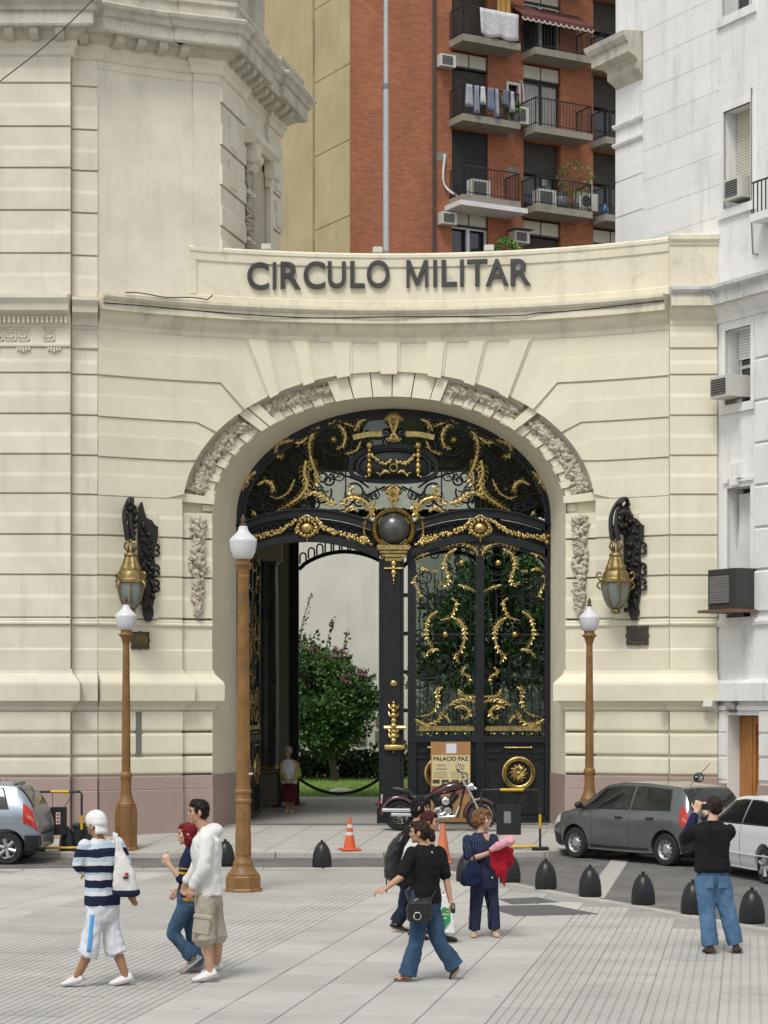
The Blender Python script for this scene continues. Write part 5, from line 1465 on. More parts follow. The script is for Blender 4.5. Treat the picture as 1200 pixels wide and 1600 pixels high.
# washing, sheet, jar, plants
m_sheet = M('white_sheet', (0.50, 0.50, 0.50), 0.9, var=0.2, scale=9)
def cloth_piece(t0, t1, z1, z0, n, mat, name, label, cat, group=None, wav=0.05):
    K = 14; mb = MB(); vs = []
    ph = random.uniform(0, 6)
    for j in range(7):
        for i in range(K+1):
            t = t0+(t1-t0)*i/K; f = j/6
            vs.append(OB(t+0.04*f*math.sin(i+ph), z1-(z1-z0)*f+0.04*f*math.sin(i*0.9+ph), n+wav*(0.3+f)*math.sin(i*1.1+ph)))
    k0 = len(vs)
    fs = [(j*(K+1)+i, j*(K+1)+i+1, (j+1)*(K+1)+i+1, (j+1)*(K+1)+i) for j in range(6) for i in range(K)]
    o = MB().add(vs, fs).build(name, mat, None, smooth=60)
    sol = o.modifiers.new('thickness', 'SOLIDIFY'); sol.thickness = 0.012
    return tag(o, label, cat, group)
a, b = cols[0]
cloth_piece(a+0.55, b+0.65, FL[4]+1.0, FL[4]+0.05, 0.97, m_sheet, 'bed_sheet', 'pale patterned sheet hung over the top balcony railing', 'sheet', wav=0.03)
cloth_piece(a+0.7, b+0.3, FL[4]+0.14, FL[4]-0.02, 0.86, M('ochre_cloth', (0.42, 0.24, 0.06), 0.9), 'ochre_cloth', 'ochre cloth showing below the hung sheet', 'cloth')
cloth_piece(tO(765), tO(785), FL[4]+1.9, FL[4]+0.9, 0.5, MATS['ochre_cloth'], 'ochre_curtain', 'ochre curtain at the top balcony beside the awning', 'curtain')
wash = [(0.1, 0.32, 0.75, (0.30, 0.32, 0.36)), (0.42, 0.62, 0.95, (0.20, 0.22, 0.27)), (0.70, 0.84, 0.6, (0.45, 0.46, 0.48)), (0.98, 1.2, 0.8, (0.14, 0.17, 0.24)), (1.26, 1.4, 0.95, (0.25, 0.27, 0.33)), (1.62, 1.8, 0.55, (0.1, 0.12, 0.18)), (1.9, 2.05, 0.7, (0.35, 0.33, 0.36))]
for k, (p0, p1, l_, c_) in enumerate(wash):
    cloth_piece(a+p0-0.1, a+p1-0.1, FL[3]+1.02, FL[3]+1.02-l_, 0.99, M('washing_%d' % k, c_, 0.9, var=0.15), 'washing', ('%s garment hung on the middle left balcony railing' % ('pale grey-blue', 'long slate grey', 'short whitish', 'dark navy', 'long steel grey', 'short black-blue', 'mauve grey')[k]), 'garment', 'washing hung on the balcony')
def potted(t, z, n, label, h, leafn, spread, pot=0.16, mat=m_leafl, trunk=True):
    o = thing('potted_plant', label, 'plant', OB(t, z, n))
    c = OB(t, z, n)
    MB().lathe([(0.001, 0), (pot*0.7, 0), (pot, 0.3), (pot*1.05, 0.32), (pot*0.9, 0.32), (0.001, 0.29)], (0, 0, 0), 14).build('pot', M('grey_pot', (0.10, 0.095, 0.09), 0.7), o, smooth=40)
    if trunk: MB().tube([(0, 0, 0.25), (0.05, 0, h*0.4), (-0.03, 0, h*0.75)], [0.03, 0.025, 0.015], 6).build('stem', m_bark, o, smooth=60)
    def f():
        d = rng.normal(0, 1, 3); d /= np.linalg.norm(d); return np.array((d[0]*spread, d[1]*spread*0.6, h*0.72+d[2]*h*0.3))*np.array((1, 1, 1)), d
    vs, fs = leaves(leafn, f, 0.13, 0.7); MB().add(vs, fs).build('foliage', mat, o)
    return o
potted(tO(886), FL[2], 0.5, 'spindly potted tree on the balcony by the split unit', 1.75, 160, 0.6)
potted(tO(764), FL[3], 0.7, 'leafy pot plant behind the washing on the balcony', 0.8, 150, 0.3, trunk=False)
potted(tO(785), FL[3], 0.8, 'trailing pot plant at the corner of the washing balcony', 0.7, 120, 0.2, trunk=False)
potted(tO(775), FL[1]-0.1, 0.7, 'bright green balcony shrub rising above the parapet', 1.5, 420, 0.38)
potted(tO(945), FL[1]-0.1, 0.7, 'green balcony shrub above the parapet beside the white building', 1.3, 300, 0.5)
potted(tO(952), FL[4], 0.7, 'green plant on the highest balcony next to the white cornice', 0.9, 200, 0.3, trunk=False)
jar = thing('jar', 'round grey glazed jar with a dark lid on the balcony', 'jar', OB(cols[1][0]+1.25, FL[2], 0.55))
MB().lathe([(0.001, 0), (0.16, 0), (0.26, 0.12), (0.30, 0.28), (0.26, 0.44), (0.20, 0.52), (0.001, 0.52)], (0, 0, 0), 18).build('body', M('jar_glaze', (0.12, 0.125, 0.14), 0.3), jar, smooth=60)
MB().lathe([(0.001, 0.72), (0.03, 0.72), (0.05, 0.66), (0.20, 0.60), (0.22, 0.53), (0.001, 0.52)], (0, 0, 0), 18).build('lid', M('jar_lid', (0.03, 0.032, 0.036), 0.4), jar, smooth=50)
for k, (dx, dz, c_) in enumerate(((0.92, 1.62, (0.15, 0.35, 0.55)), (1.25, 1.55, (0.45, 0.5, 0.45)), (1.1, 1.2, (0.5, 0.5, 0.5)), (1.28, 0.95, (0.12, 0.3, 0.32)))):
    fbox(OB, cols[1][0]+dx-0.09, cols[1][0]+dx+0.09, FL[2]+dz-0.14, FL[2]+dz+0.1, -0.335, -0.325).build('window_sticker', M('sticker_%d' % k, c_, 0.5), apt, world=True)
bot = thing('water_bottle', 'blue plastic water bottle on the far right balcony', 'bottle', OB(tO(931), FL[2], 0.6))
MB().lathe([(0.001, 0), (0.12, 0), (0.13, 0.05), (0.13, 0.3), (0.05, 0.4), (0.04, 0.46), (0.001, 0.46)], (0, 0, 0), 12).build('bottle', M('blue_plastic', (0.04, 0.16, 0.35), 0.3), bot, smooth=50)

# ================================================================ white building on the right
WX, WY = 6.57, 40.38
def WBF(t, z, n=0.0): return (WX+sg_*t-cg*n, WY-cg*t-sg_*n, z)
def tW(px): q = (px-600)/FOC; return (WY*q-WX)/(sg_+cg*q)
whb = thing('white_building', 'white rendered building with recessed windows at the right edge', 'building', (WX, WY, 0))
w_hi = (tW(1131), tW(1174), 12.42, 14.35)
w_top = (tW(1129), tW(1176), 16.2, 18.0)
w_mid = (tW(1134), tW(1174), 8.58, 10.05)
w_low = (tW(1137), tW(1174), 4.42, 6.95)
door = (tW(1137), tW(1186), 0.1, 2.52)
walls(WBF, -2.45, 16, -0.2, 24, [w_hi, w_top, w_mid, w_low, door], 0.34).build('wall', m_white, whb, world=True)
fbox(WBF, -2.4, 16, -0.2, 24, -0.9, -0.5).build('inner_wall', m_room, whb, world=True)
# far bay with its cornice
fbox(WBF, -3.5, -2.455, 10, 24, -0.8, -0.05).build('far_bay', m_white, whb, world=True)
def wsweep(t0, t1, prof, mat, name, ret=None):
    P = [WBF(t0, 0)[:2], WBF(t1, 0)[:2]]
    if ret: P = [WBF(t0, 0, -ret)[:2]]+P
    return MB().sweep(P, prof).build(name, mat, whb, world=True)
wsweep(-3.5, -2.5, [(-0.1, 15.75), (-0.04, 15.75), (0.02, 15.85), (0.10, 15.95), (0.10, 16.10), (0.16, 16.18), (0.34, 16.25), (0.34, 16.45), (0.39, 16.49), (0.44, 16.58), (0.46, 16.68), (-0.1, 16.74)], m_corn, 'far_cornice', 0.9)
for z in (14.95, 14.55): wsweep(-3.5, -2.46, [(-0.1, z-0.05), (0.0, z-0.05), (0.03, z), (0.03, z+0.04), (-0.1, z+0.08)], m_white, 'far_moulding', 0.4)
wsweep(-3.5, -2.46, [(-0.1, 18.1), (0.0, 18.1), (0.05, 18.2), (0.05, 18.3), (-0.1, 18.35)], m_white, 'far_moulding', 0.4)
for z in (13.8, 13.05, 12.3): wsweep(-3.49, -2.46, [(-0.1, z), (-0.035, z), (-0.035, z+0.70), (-0.1, z+0.70)], m_white, 'far_course')
# front mouldings
wsweep(0.03, 16, [(-0.1, 10.22), (0.03, 10.22), (0.05, 10.30), (0.14, 10.42), (0.20, 10.50), (0.22, 10.53), (-0.1, 10.53)], m_white, 'cornice_bed')
wsweep(0.03, 16, [(-0.1, 10.53), (0.31, 10.53), (0.31, 10.74), (0.34, 10.77), (0.40, 10.83), (0.40, 10.90), (-0.1, 10.96)], m_whitedirty, 'cornice')
wsweep(0.03, tW(1186)+0.3, [(-0.1, 2.80), (0.14, 2.80), (0.14, 3.14), (0.10, 3.20), (-0.1, 3.22)], m_white, 'ledge'); wsweep(tW(1186)+0.31, 16, [(-0.1, 2.80), (0.14, 2.80), (0.14, 3.14), (0.10, 3.20), (-0.1, 3.22)], m_white, 'ledge')
wsweep(0.03, 16, [(-0.1, 4.26), (0.05, 4.26), (0.06, 4.32), (0.03, 4.40), (-0.1, 4.41)], m_white, 'string_course')
wsweep(0.03, 16, [(-0.1, 2.62), (0.05, 2.62), (0.06, 2.70), (0.02, 2.72), (-0.1, 2.72)], m_white, 'base_moulding')
wsweep(tW(1186)+0.02, 16, [(-0.1, -0.2), (0.06, -0.2), (0.06, 1.18), (-0.1, 1.2)], m_granite, 'plinth'); wsweep(0.03, door[0]-0.02, [(-0.1, -0.2), (0.06, -0.2), (0.06, 1.18), (-0.1, 1.2)], m_granite, 'plinth')
# rusticated pier to the right, shallow joints elsewhere
for k in range(7):
    z = 4.5+k*0.81
    wsweep(tW(1182), 5.0, [(-0.1, z+0.02), (0.035, z+0.02), (0.05, z+0.035), (0.05, z+0.76), (0.03, z+0.79), (-0.1, z+0.79)], m_white, 'stone_course')
for z in (1.25, 1.72, 2.18): wsweep(tW(1188), 5.0, [(-0.1, z+0.02), (0.03, z+0.02), (0.04, z+0.035), (0.04, z+0.42), (-0.1, z+0.44)], m_white, 'stone_course'); wsweep(0.04, door[0]-0.03, [(-0.1, z+0.02), (0.015, z+0.02), (0.015, z+0.42), (-0.1, z+0.44)], m_white, 'stone_course')
for k in range(13):
    z = 11.1+k*0.62
    t1_ = w_hi[0]-0.1 if w_hi[2]-0.2 < z+0.3 < w_hi[3]+0.2 else 1.9
    wsweep(-2.44, min(t1_, w_hi[0]-0.12), [(-0.1, z+0.008), (0.006, z+0.008), (0.006, z+0.612), (-0.1, z+0.612)], m_white, 'stone_course')
def wwin(w_, kind):
    a, b, c, d = w_
    o = fbox(WBF, a, b, c, d, -0.40, -0.36).build('window', m_wglass, whb, world=True)
    for q in ((a-0.10, a, c-0.1, d+0.10), (b, b+0.10, c-0.1, d+0.10), (a+0.001, b-0.001, d, d+0.10)):
        fbox(WBF, *q, -0.05, 0.025).build('surround', m_white, o, world=True)
    fbox(WBF, a-0.13, b+0.13, c-0.17, c, -0.3, 0.06).build('sill', m_white, o, world=True)
    if kind in ('shutter', 'half'):
        z_ = c+0.02 if kind == 'shutter' else c+(d-c)*0.62
        n = int((d-z_)/0.055)
        for k in range(n):
            zz_ = z_+(d-z_)*k/n
            fbox(WBF, a+0.02, b-0.02, zz_, zz_+0.046, -0.335, -0.30).build('slat', m_panelw if kind == 'shutter' else m_white, o, world=True)
    if kind in ('half', 'open'):
        m = (a+b)/2
        for x in (a+0.04, m, b-0.04): fbox(WBF, x-0.03, x+0.03, c, d-0.02, -0.355, -0.31 if kind == 'open' else -0.34).build('window_frame', m_wframe, o, world=True)
        fbox(WBF, a, b, c+(d-c)*0.5, c+(d-c)*0.5+0.06, -0.355, -0.342).build('window_frame', m_wframe, o, world=True)
    return o
wwin(w_hi, 'shutter'); wwin(w_top, 'open'); wwin(w_mid, 'half'); wl = wwin(w_low, 'open')
# curtain blowing at the low window
mb = MB(); K = 10; vs = []
for i in range(K+1):
    for j in range(5):
        z = w_low[3]-0.1-(w_low[3]-w_low[2]-0.5)*i/K; t = w_low[0]+0.02+0.10*j+0.06*math.sin(i*0.6)
        vs.append(WBF(t, z, -0.25+0.03*math.sin(j*2+i*0.4)))
mb.add(vs, [(i*5+j, i*5+j+1, (i+1)*5+j+1, (i+1)*5+j) for i in range(K) for j in range(4)]).build('curtain', m_wframe, wl, smooth=60, world=True)
mb = MB(); fbox(WBF, w_low[0]+0.1, w_low[0]+0.5, 7.12, 7.42, 0.0, 0.10, mb); fbox(WBF, w_low[0]+0.2, w_low[0]+0.4, 6.98, 7.12, 0.0, 0.12, mb); fbox(WBF, w_low[0]-0.1, w_low[1]+0.1, 7.05, 7.10, 0.03, 0.07, mb); mb.build('keystone', m_white, whb, world=True)
# timber door
m_wood = M('varnished_wood', (0.36, 0.15, 0.035), 0.4, var=0.3, scale=4, stretch=(6, 6, 0.6), bump=0.1, bscale=30)
d0, d1 = tW(1158), door[1]
dr = fbox(WBF, door[0]+0.01, d1, 0.1, 2.5, -0.40, -0.33).build('door', m_wood, whb, world=True)
for q in ((door[0]+0.01, d0-0.02, 0.1, 2.5), (d0+0.0, d0+0.09, 0.1, 2.5), (d1-0.10, d1, 0.1, 2.5), (d0+0.09, d1-0.1, 2.36, 2.5), (d0+0.09, d1-0.1, 0.9, 1.02)):
    fbox(WBF, *q, -0.33, -0.29).build('door_rail', m_wood, dr, world=True)
fbox(WBF, d0+0.14, d1-0.15, 1.1, 2.28, -0.33, -0.31).build('door_panel', m_wood, dr, world=True)
# air conditioners at the windows
ac(WBF, w_hi[0]+0.45, w_hi[2]+0.12, -0.2, 0.5, 0.42, 0.35, 'air conditioner in the shuttered upper window of the white building', group='air conditioners on the white building')
o = ac(WBF, w_mid[0]+0.32, w_mid[2]+0.10, -0.1, 0.62, 0.42, 0.5, 'air conditioner propped in the half shuttered window', group='air conditioners on the white building')
o = ac(WBF, w_low[0]+0.45, w_low[2]+0.14, -0.05, 0.85, 0.78, 0.55, 'large dark air conditioner on a shelf at the curtained window', dark=True, slats=10, group='air conditioners on the white building')
fbox(WBF, w_low[0]-0.05, w_low[0]+0.95, w_low[2]+0.08, w_low[2]+0.135, -0.1, 0.7).build('shelf', M('rusty_shelf', (0.16, 0.09, 0.06), 0.8), o, world=True)
# small iron balcony at the edge
fbox(WBF, tW(1194), tW(1194)+1.6, 11.9, 12.05, 0, 0.35).build('balcony_slab', m_white, whb, world=True)
mb = MB()
for k in range(12): mb.tube([WBF(tW(1194)+0.05+k*0.12, 12.05, 0.3), WBF(tW(1194)+0.05+k*0.12, 12.65, 0.3)], 0.014, 4)
mb.tube([WBF(tW(1194)+0.02, 12.65, 0.3), WBF(tW(1194)+1.5, 12.65, 0.3)], 0.02, 5); mb.build('balcony_railing', m_rail, whb, world=True)
# conduit down the wall
MB().tube([WBF(tW(1176), z, 0.03) for z in (14.6, 12.0)]+[WBF(tW(1178), 11.4, 0.03), WBF(tW(1186), 11.35, 0.03)], 0.014, 5).build('conduit', m_acg, whb, world=True)
# security cameras
for k, (t, z, lab) in enumerate(((tW(1119), 2.62, 'grey security camera in a long housing above the pavement'), (tW(1147), 2.66, 'small grey floodlight above the timber door'))):
    c = thing('security_camera' if k == 0 else 'floodlight', lab, 'camera' if k == 0 else 'lamp', WBF(t, z, 0))
    L_ = 0.42 if k == 0 else 0.16
    mb = MB().cbox((-0.10, -L_, -0.09), (0.10, 0.02, 0.07), 0.012)
    mb.v = [tuple(Matrix.Rotation(rad(-20), 3, 'X') @ Vector(p)) for p in mb.v]
    h = mb.build('housing', m_acw if k == 0 else m_acg, c); h.rotation_euler = (0, 0, rad(-35))
    MB().tube([(0, 0, -0.02), (0.05, 0.2, 0.0)], 0.025, 6).build('bracket', m_acg, c)
# ================================================================ street furniture
m_ochre = M('ochre_paint', (0.205, 0.103, 0.026), 0.5, var=0.28, scale=4, bump=0.3, bscale=50, coord='obj', blot=0.55, dirt=(0.11, 0.055, 0.02), streak=0.5)
m_opal = M('opal_glass', (0.60, 0.61, 0.62), 0.25, var=0.03, coord='obj')
m_opal.node_tree.nodes['Principled BSDF'].inputs['Subsurface Weight'].default_value = 0.0
m_finial = M('finial_iron', (0.075, 0.045, 0.022), 0.6)
def octo(prof, n=8): return MB().lathe(prof, (0, 0, 0), n, a0=PI/8, a1=PI/8+2*PI)
def globe(par, z0, h, r=0.205):
    o = MB().lathe([(r*q, z0+h*t) for q, t in ((0.52, 0), (0.60, 0.015), (0.76, 0.10), (0.88, 0.24), (0.95, 0.40), (0.98, 0.50), (1.0, 0.56), (0.97, 0.59), (0.86, 0.65), (0.60, 0.75), (0.42, 0.83), (0.35, 0.90), (0.32, 0.97), (0.22, 1.0), (0.001, 1.0))], (0, 0, 0), 28).build('globe', m_opal, par, smooth=35)
    MB().lathe([(0.001, z0+h), (0.05, z0+h), (0.055, z0+h+0.02), (0.025, z0+h+0.045), (0.04, z0+h+0.085), (0.03, z0+h+0.12), (0.001, z0+h+0.18)], (0, 0, 0), 10).build('finial', m_finial, par, smooth=50)
def lamp_near(x, y, z, label):
    t = thing('street_lamp', label, 'street lamp', (x, y, z), 0, 'ochre street lamps')
    octo([(0.001, 0), (0.29, 0), (0.29, 0.02), (0.27, 0.05), (0.27, 0.21), (0.25, 0.235), (0.001, 0.24)]).build('base', m_ochre, t, smooth=20)
    MB().lathe([(0.235, 0.235), (0.24, 0.25), (0.20, 0.29), (0.165, 0.35), (0.15, 0.38), (0.152, 0.39), (0.148, 0.42), (0.135, 0.44), (0.12, 0.47), (0.11, 0.55)], (0, 0, 0), 24).build('flare', m_ochre, t, smooth=40)
    octo([(0.125, 0.53), (0.122, 0.85), (0.116, 0.9), (0.116, 1.30), (0.13, 1.31), (0.13, 1.34), (0.116, 1.36), (0.116, 1.44), (0.13, 1.45), (0.13, 1.48), (0.112, 1.5)], 10).build('lower_shaft', m_ochre, t, smooth=20)
    octo([(0.108, 1.48), (0.10, 2.6), (0.082, 4.58), (0.09, 4.62), (0.082, 4.66)], 12).build('shaft', m_ochre, t, smooth=20)
    MB().lathe([(0.08, 4.62), (0.085, 4.70), (0.11, 4.78), (0.128, 4.80), (0.128, 4.82), (0.10, 4.835), (0.10, 4.89), (0.001, 4.89)], (0, 0, 0), 20).build('capital', m_ochre, t, smooth=35)
    globe(t, 4.885, 0.49)
    for zz_ in (1.72,): MB().tube([(0.09, -0.05, zz_), (0.14, -0.09, zz_+0.01)], 0.018, 6).build('hook', m_acw, t)
    return t
def lamp_far(x, y, z, label):
    t = thing('street_lamp', label, 'street lamp', (x, y, z), 0, 'ochre street lamps')
    octo([(0.001, 0), (0.24, 0), (0.24, 0.03), (0.215, 0.06), (0.215, 0.70), (0.20, 0.80), (0.205, 0.82), (0.16, 0.86), (0.001, 0.87)]).build('pedestal', m_ochre, t, smooth=20)
    MB().lathe([(0.18, 0.855), (0.165, 0.88), (0.12, 0.98), (0.10, 1.08), (0.095, 1.30), (0.10, 1.33), (0.112, 1.36), (0.115, 1.41), (0.10, 1.44), (0.08, 1.46)], (0, 0, 0), 22).build('bell', m_ochre, t, smooth=40)
    MB().lathe([(0.079, 1.44), (0.076, 2.4), (0.058, 3.86)], (0, 0, 0), 16, lobes=8, amp=0.05).build('shaft', m_ochre, t, smooth=25)
    MB().lathe([(0.058, 3.84), (0.07, 3.88), (0.10, 3.98), (0.145, 4.02), (0.145, 4.035), (0.11, 4.05), (0.10, 4.07), (0.10, 4.12), (0.001, 4.12)], (0, 0, 0), 20).build('capital', m_ochre, t, smooth=35)
    globe(t, 4.11, 0.48)
    return t
gx, gy = GR(380, 1392); lamp_near(gx, gy, 0, 'tall ochre street lamp standing on the plaza before the open gate leaf')
lamp_far(PX(197, 38.3), 38.3, 0.01, 'ochre street lamp on the pavement left of the gate near the silver car')
lamp_far(PX(921, 39.7), 39.7, 0.04, 'ochre street lamp rising behind the grey hatchback')

# bollards
bpf = [(0.001, 0), (0.158, 0), (0.165, 0.015), (0.165, 0.06), (0.162, 0.13), (0.150, 0.22), (0.128, 0.30), (0.098, 0.36), (0.068, 0.39), (0.066, 0.405), (0.04, 0.418), (0.024, 0.422), (0.024, 0.445), (0.014, 0.455), (0.001, 0.458)]
m_boll = M('bollard_iron', (0.011, 0.012, 0.013), 0.38, var=0.3, scale=5, bump=0.1, bscale=40, coord='obj', spec=0.4, blot=0.25, dirt=(0.045, 0.045, 0.045))
bme = MB().lathe(bpf, (0, 0, 0), 28).mesh('bollard', m_boll, 35)
bl = [((352, 1353), 'between the hooded man and the near lamp'), ((503, 1355), 'standing alone by the small traffic cone'), ((729, 1377), 'behind the woman in the pinstripe suit'), ((797, 1378.5), 'right beside the pinstriped woman with the red jacket'),
      ((853, 1389), 'first in the open row right of the pinstriped woman'), ((922, 1401), 'second in the open row, in front of the grey car'), ((1005, 1413.5), 'third in the open row, left of the photographer'), ((1083, 1428), 'half hidden by the photographer in blue jeans'), ((1175, 1442.5), 'nearest one, at the right edge of the plaza'), ((106, 1336), 'by the left barrier behind the man in the cap')]
for (px, py), lb_ in bl:
    p = GR(px, py) if px != 106 else (PX(106, 38.2), 38.2)
    o = inst('bollard', bme, None, (p[0], p[1], 0.002)); tag(o, 'black iron egg-shaped bollard '+lb_, 'bollard', 'black bollards')

# traffic cones
m_cone = M('cone_orange', (0.62, 0.11, 0.03), 0.55, var=0.12, scale=8, coord='obj', blot=0.15, dirt=(0.3, 0.08, 0.03))
m_cone2 = M('cone_faded', (0.60, 0.17, 0.075), 0.6, var=0.1, scale=6, coord='obj')
m_coneW = M('cone_white', (0.62, 0.60, 0.58), 0.5, coord='obj')
c1 = thing('traffic_cone', 'small orange cone with white bands on the pavement before the gate', 'traffic cone', (PX(546.5, 38.2), 38.2, 0.015), 0.3, 'traffic cones')
MB().cbox((-0.18, -0.18, 0), (0.18, 0.18, 0.03), 0.008).build('foot', m_cone, c1)
def frus(z0, z1): r = lambda z: 0.115-(0.115-0.024)*(z-0.03)/0.58; return [(r(z0), z0), (r(z1), z1)]
MB().lathe([(0.001, 0.03)]+frus(0.03, 0.28), (0, 0, 0), 20).build('cone_body', m_cone, c1, smooth=30)
MB().lathe([(a+0.003, b) for a, b in frus(0.28, 0.34)], (0, 0, 0), 20).build('white_band', m_coneW, c1, smooth=30)
MB().lathe(frus(0.34, 0.42), (0, 0, 0), 20).build('cone_body', m_cone, c1, smooth=30)
MB().lathe([(a+0.003, b) for a, b in frus(0.42, 0.48)], (0, 0, 0), 20).build('white_band', m_coneW, c1, smooth=30)
MB().lathe(frus(0.48, 0.61)+[(0.001, 0.615)], (0, 0, 0), 20).build('cone_tip', m_cone, c1, smooth=30)
c2 = thing('traffic_cone', 'taller plain faded orange cone behind the walking women', 'traffic cone', (PX(692, 36.6), 36.6, -0.098), 0, 'traffic cones')
MB().cbox((-0.16, -0.16, 0), (0.16, 0.16, 0.03), 0.008).build('foot', m_cone2, c2)
MB().lathe([(0.001, 0.03), (0.145, 0.03), (0.12, 0.15), (0.09, 0.35), (0.055, 0.55), (0.03, 0.70), (0.001, 0.71)], (0, 0, 0), 22).build('cone_body', m_cone2, c2, smooth=40)

# tubular barriers with hanging boards
m_yel = M('yellow_band', (0.62, 0.38, 0.02), 0.5, coord='obj', var=0.1)
m_tube = M('black_tube', (0.015, 0.015, 0.016), 0.4, coord='obj')
m_board = M('black_board', (0.012, 0.013, 0.013), 0.5, coord='obj')
def barrier(loc, w_, h_, board, lab, rz=0.0):
    t = thing('barrier', lab, 'barrier', loc, rz, 'black and yellow barriers')
    MB().tube([(0, 0, 0.02), (0, 0, h_-0.05), (0.03, 0, h_), (w_-0.03, 0, h_), (w_, 0, h_-0.05), (w_, 0, 0.02)], 0.022, 8).build('hoop', m_tube, t, smooth=60)
    for x in (0, w_): MB().tube([(x, 0, 0.40), (x, 0, 0.66)], 0.027, 8).build('yellow_band', m_yel, t, smooth=60)
    MB().tube([(w_*0.32, 0, h_), (w_*0.72, 0, h_)], 0.027, 8).build('yellow_band', m_yel, t, smooth=60)
    MB().tube([(0.03, 0, 0.06), (w_-0.03, 0, 0.06)], 0.025, 8).build('yellow_rail', m_yel, t, smooth=60)
    for x in (0, w_): MB().cbox((x-0.16, -0.1, 0), (x+0.16, 0.1, 0.055), 0.012).build('foot', m_tube, t)
    x0, x1, z0, z1 = board
    b = MB().cbox((x0, -0.05, z0), (x1, -0.02, z1), 0.006).build('board', m_board, t)
    for x in (x0+0.05, x1-0.05): MB().tube([(x, -0.03, z1), (x+(0.18 if x > (x0+x1)/2 else -0.02), 0, h_)], 0.006, 4).build('wire', m_tube, t)
    return t, b
bt, bb = barrier((PX(57, 38.05), 38.05, 0.01), 0.84, 1.10, (0.26, 0.57, 0.30, 0.82), 'black and yellow hoop barrier behind the silver car')
MB().box((0.37, -0.058, 0.50), (0.45, -0.052, 0.72)).build('label', M('white_label', (0.55, 0.5, 0.47), 0.6), bb)
for k in range(3): MB().box((0.385, -0.0605, 0.53+k*0.065), (0.435, -0.0585, 0.565+k*0.065)).build('label_mark', M('red_mark', (0.35, 0.04, 0.03), 0.6), bb)
bt2, bb2 = barrier((PX(752, 38.3), 38.3, 0.015), 1.10, 1.12, (0.28, 0.74, 0.28, 0.84), 'black and yellow hoop barrier by the motorcycle front wheel')
MB().box((0.42, -0.058, 0.50), (0.55, -0.052, 0.72)).build('label', M('grey_label', (0.20, 0.21, 0.21), 0.5), bb2)
bn = thing('litter_bin', 'dark green plastic bin beside the left barrier behind the capped man', 'bin', (PX(131, 38.3), 38.3, 0.012))
m_bin = M('bin_plastic', (0.022, 0.032, 0.030), 0.5, coord='obj')
MB().add([(-0.14, -0.14, 0), (0.14, -0.14, 0), (0.14, 0.14, 0), (-0.14, 0.14, 0), (-0.18, -0.18, 0.42), (0.18, -0.18, 0.42), (0.18, 0.18, 0.42), (-0.18, 0.18, 0.42)], [(0, 1, 2, 3), (0, 1, 5, 4), (1, 2, 6, 5), (2, 3, 7, 6), (3, 0, 4, 7)]).build('body', m_bin, bn)
MB().cbox((-0.2, -0.2, 0.42), (0.2, 0.2, 0.50), 0.015).build('rim', m_bin, bn)

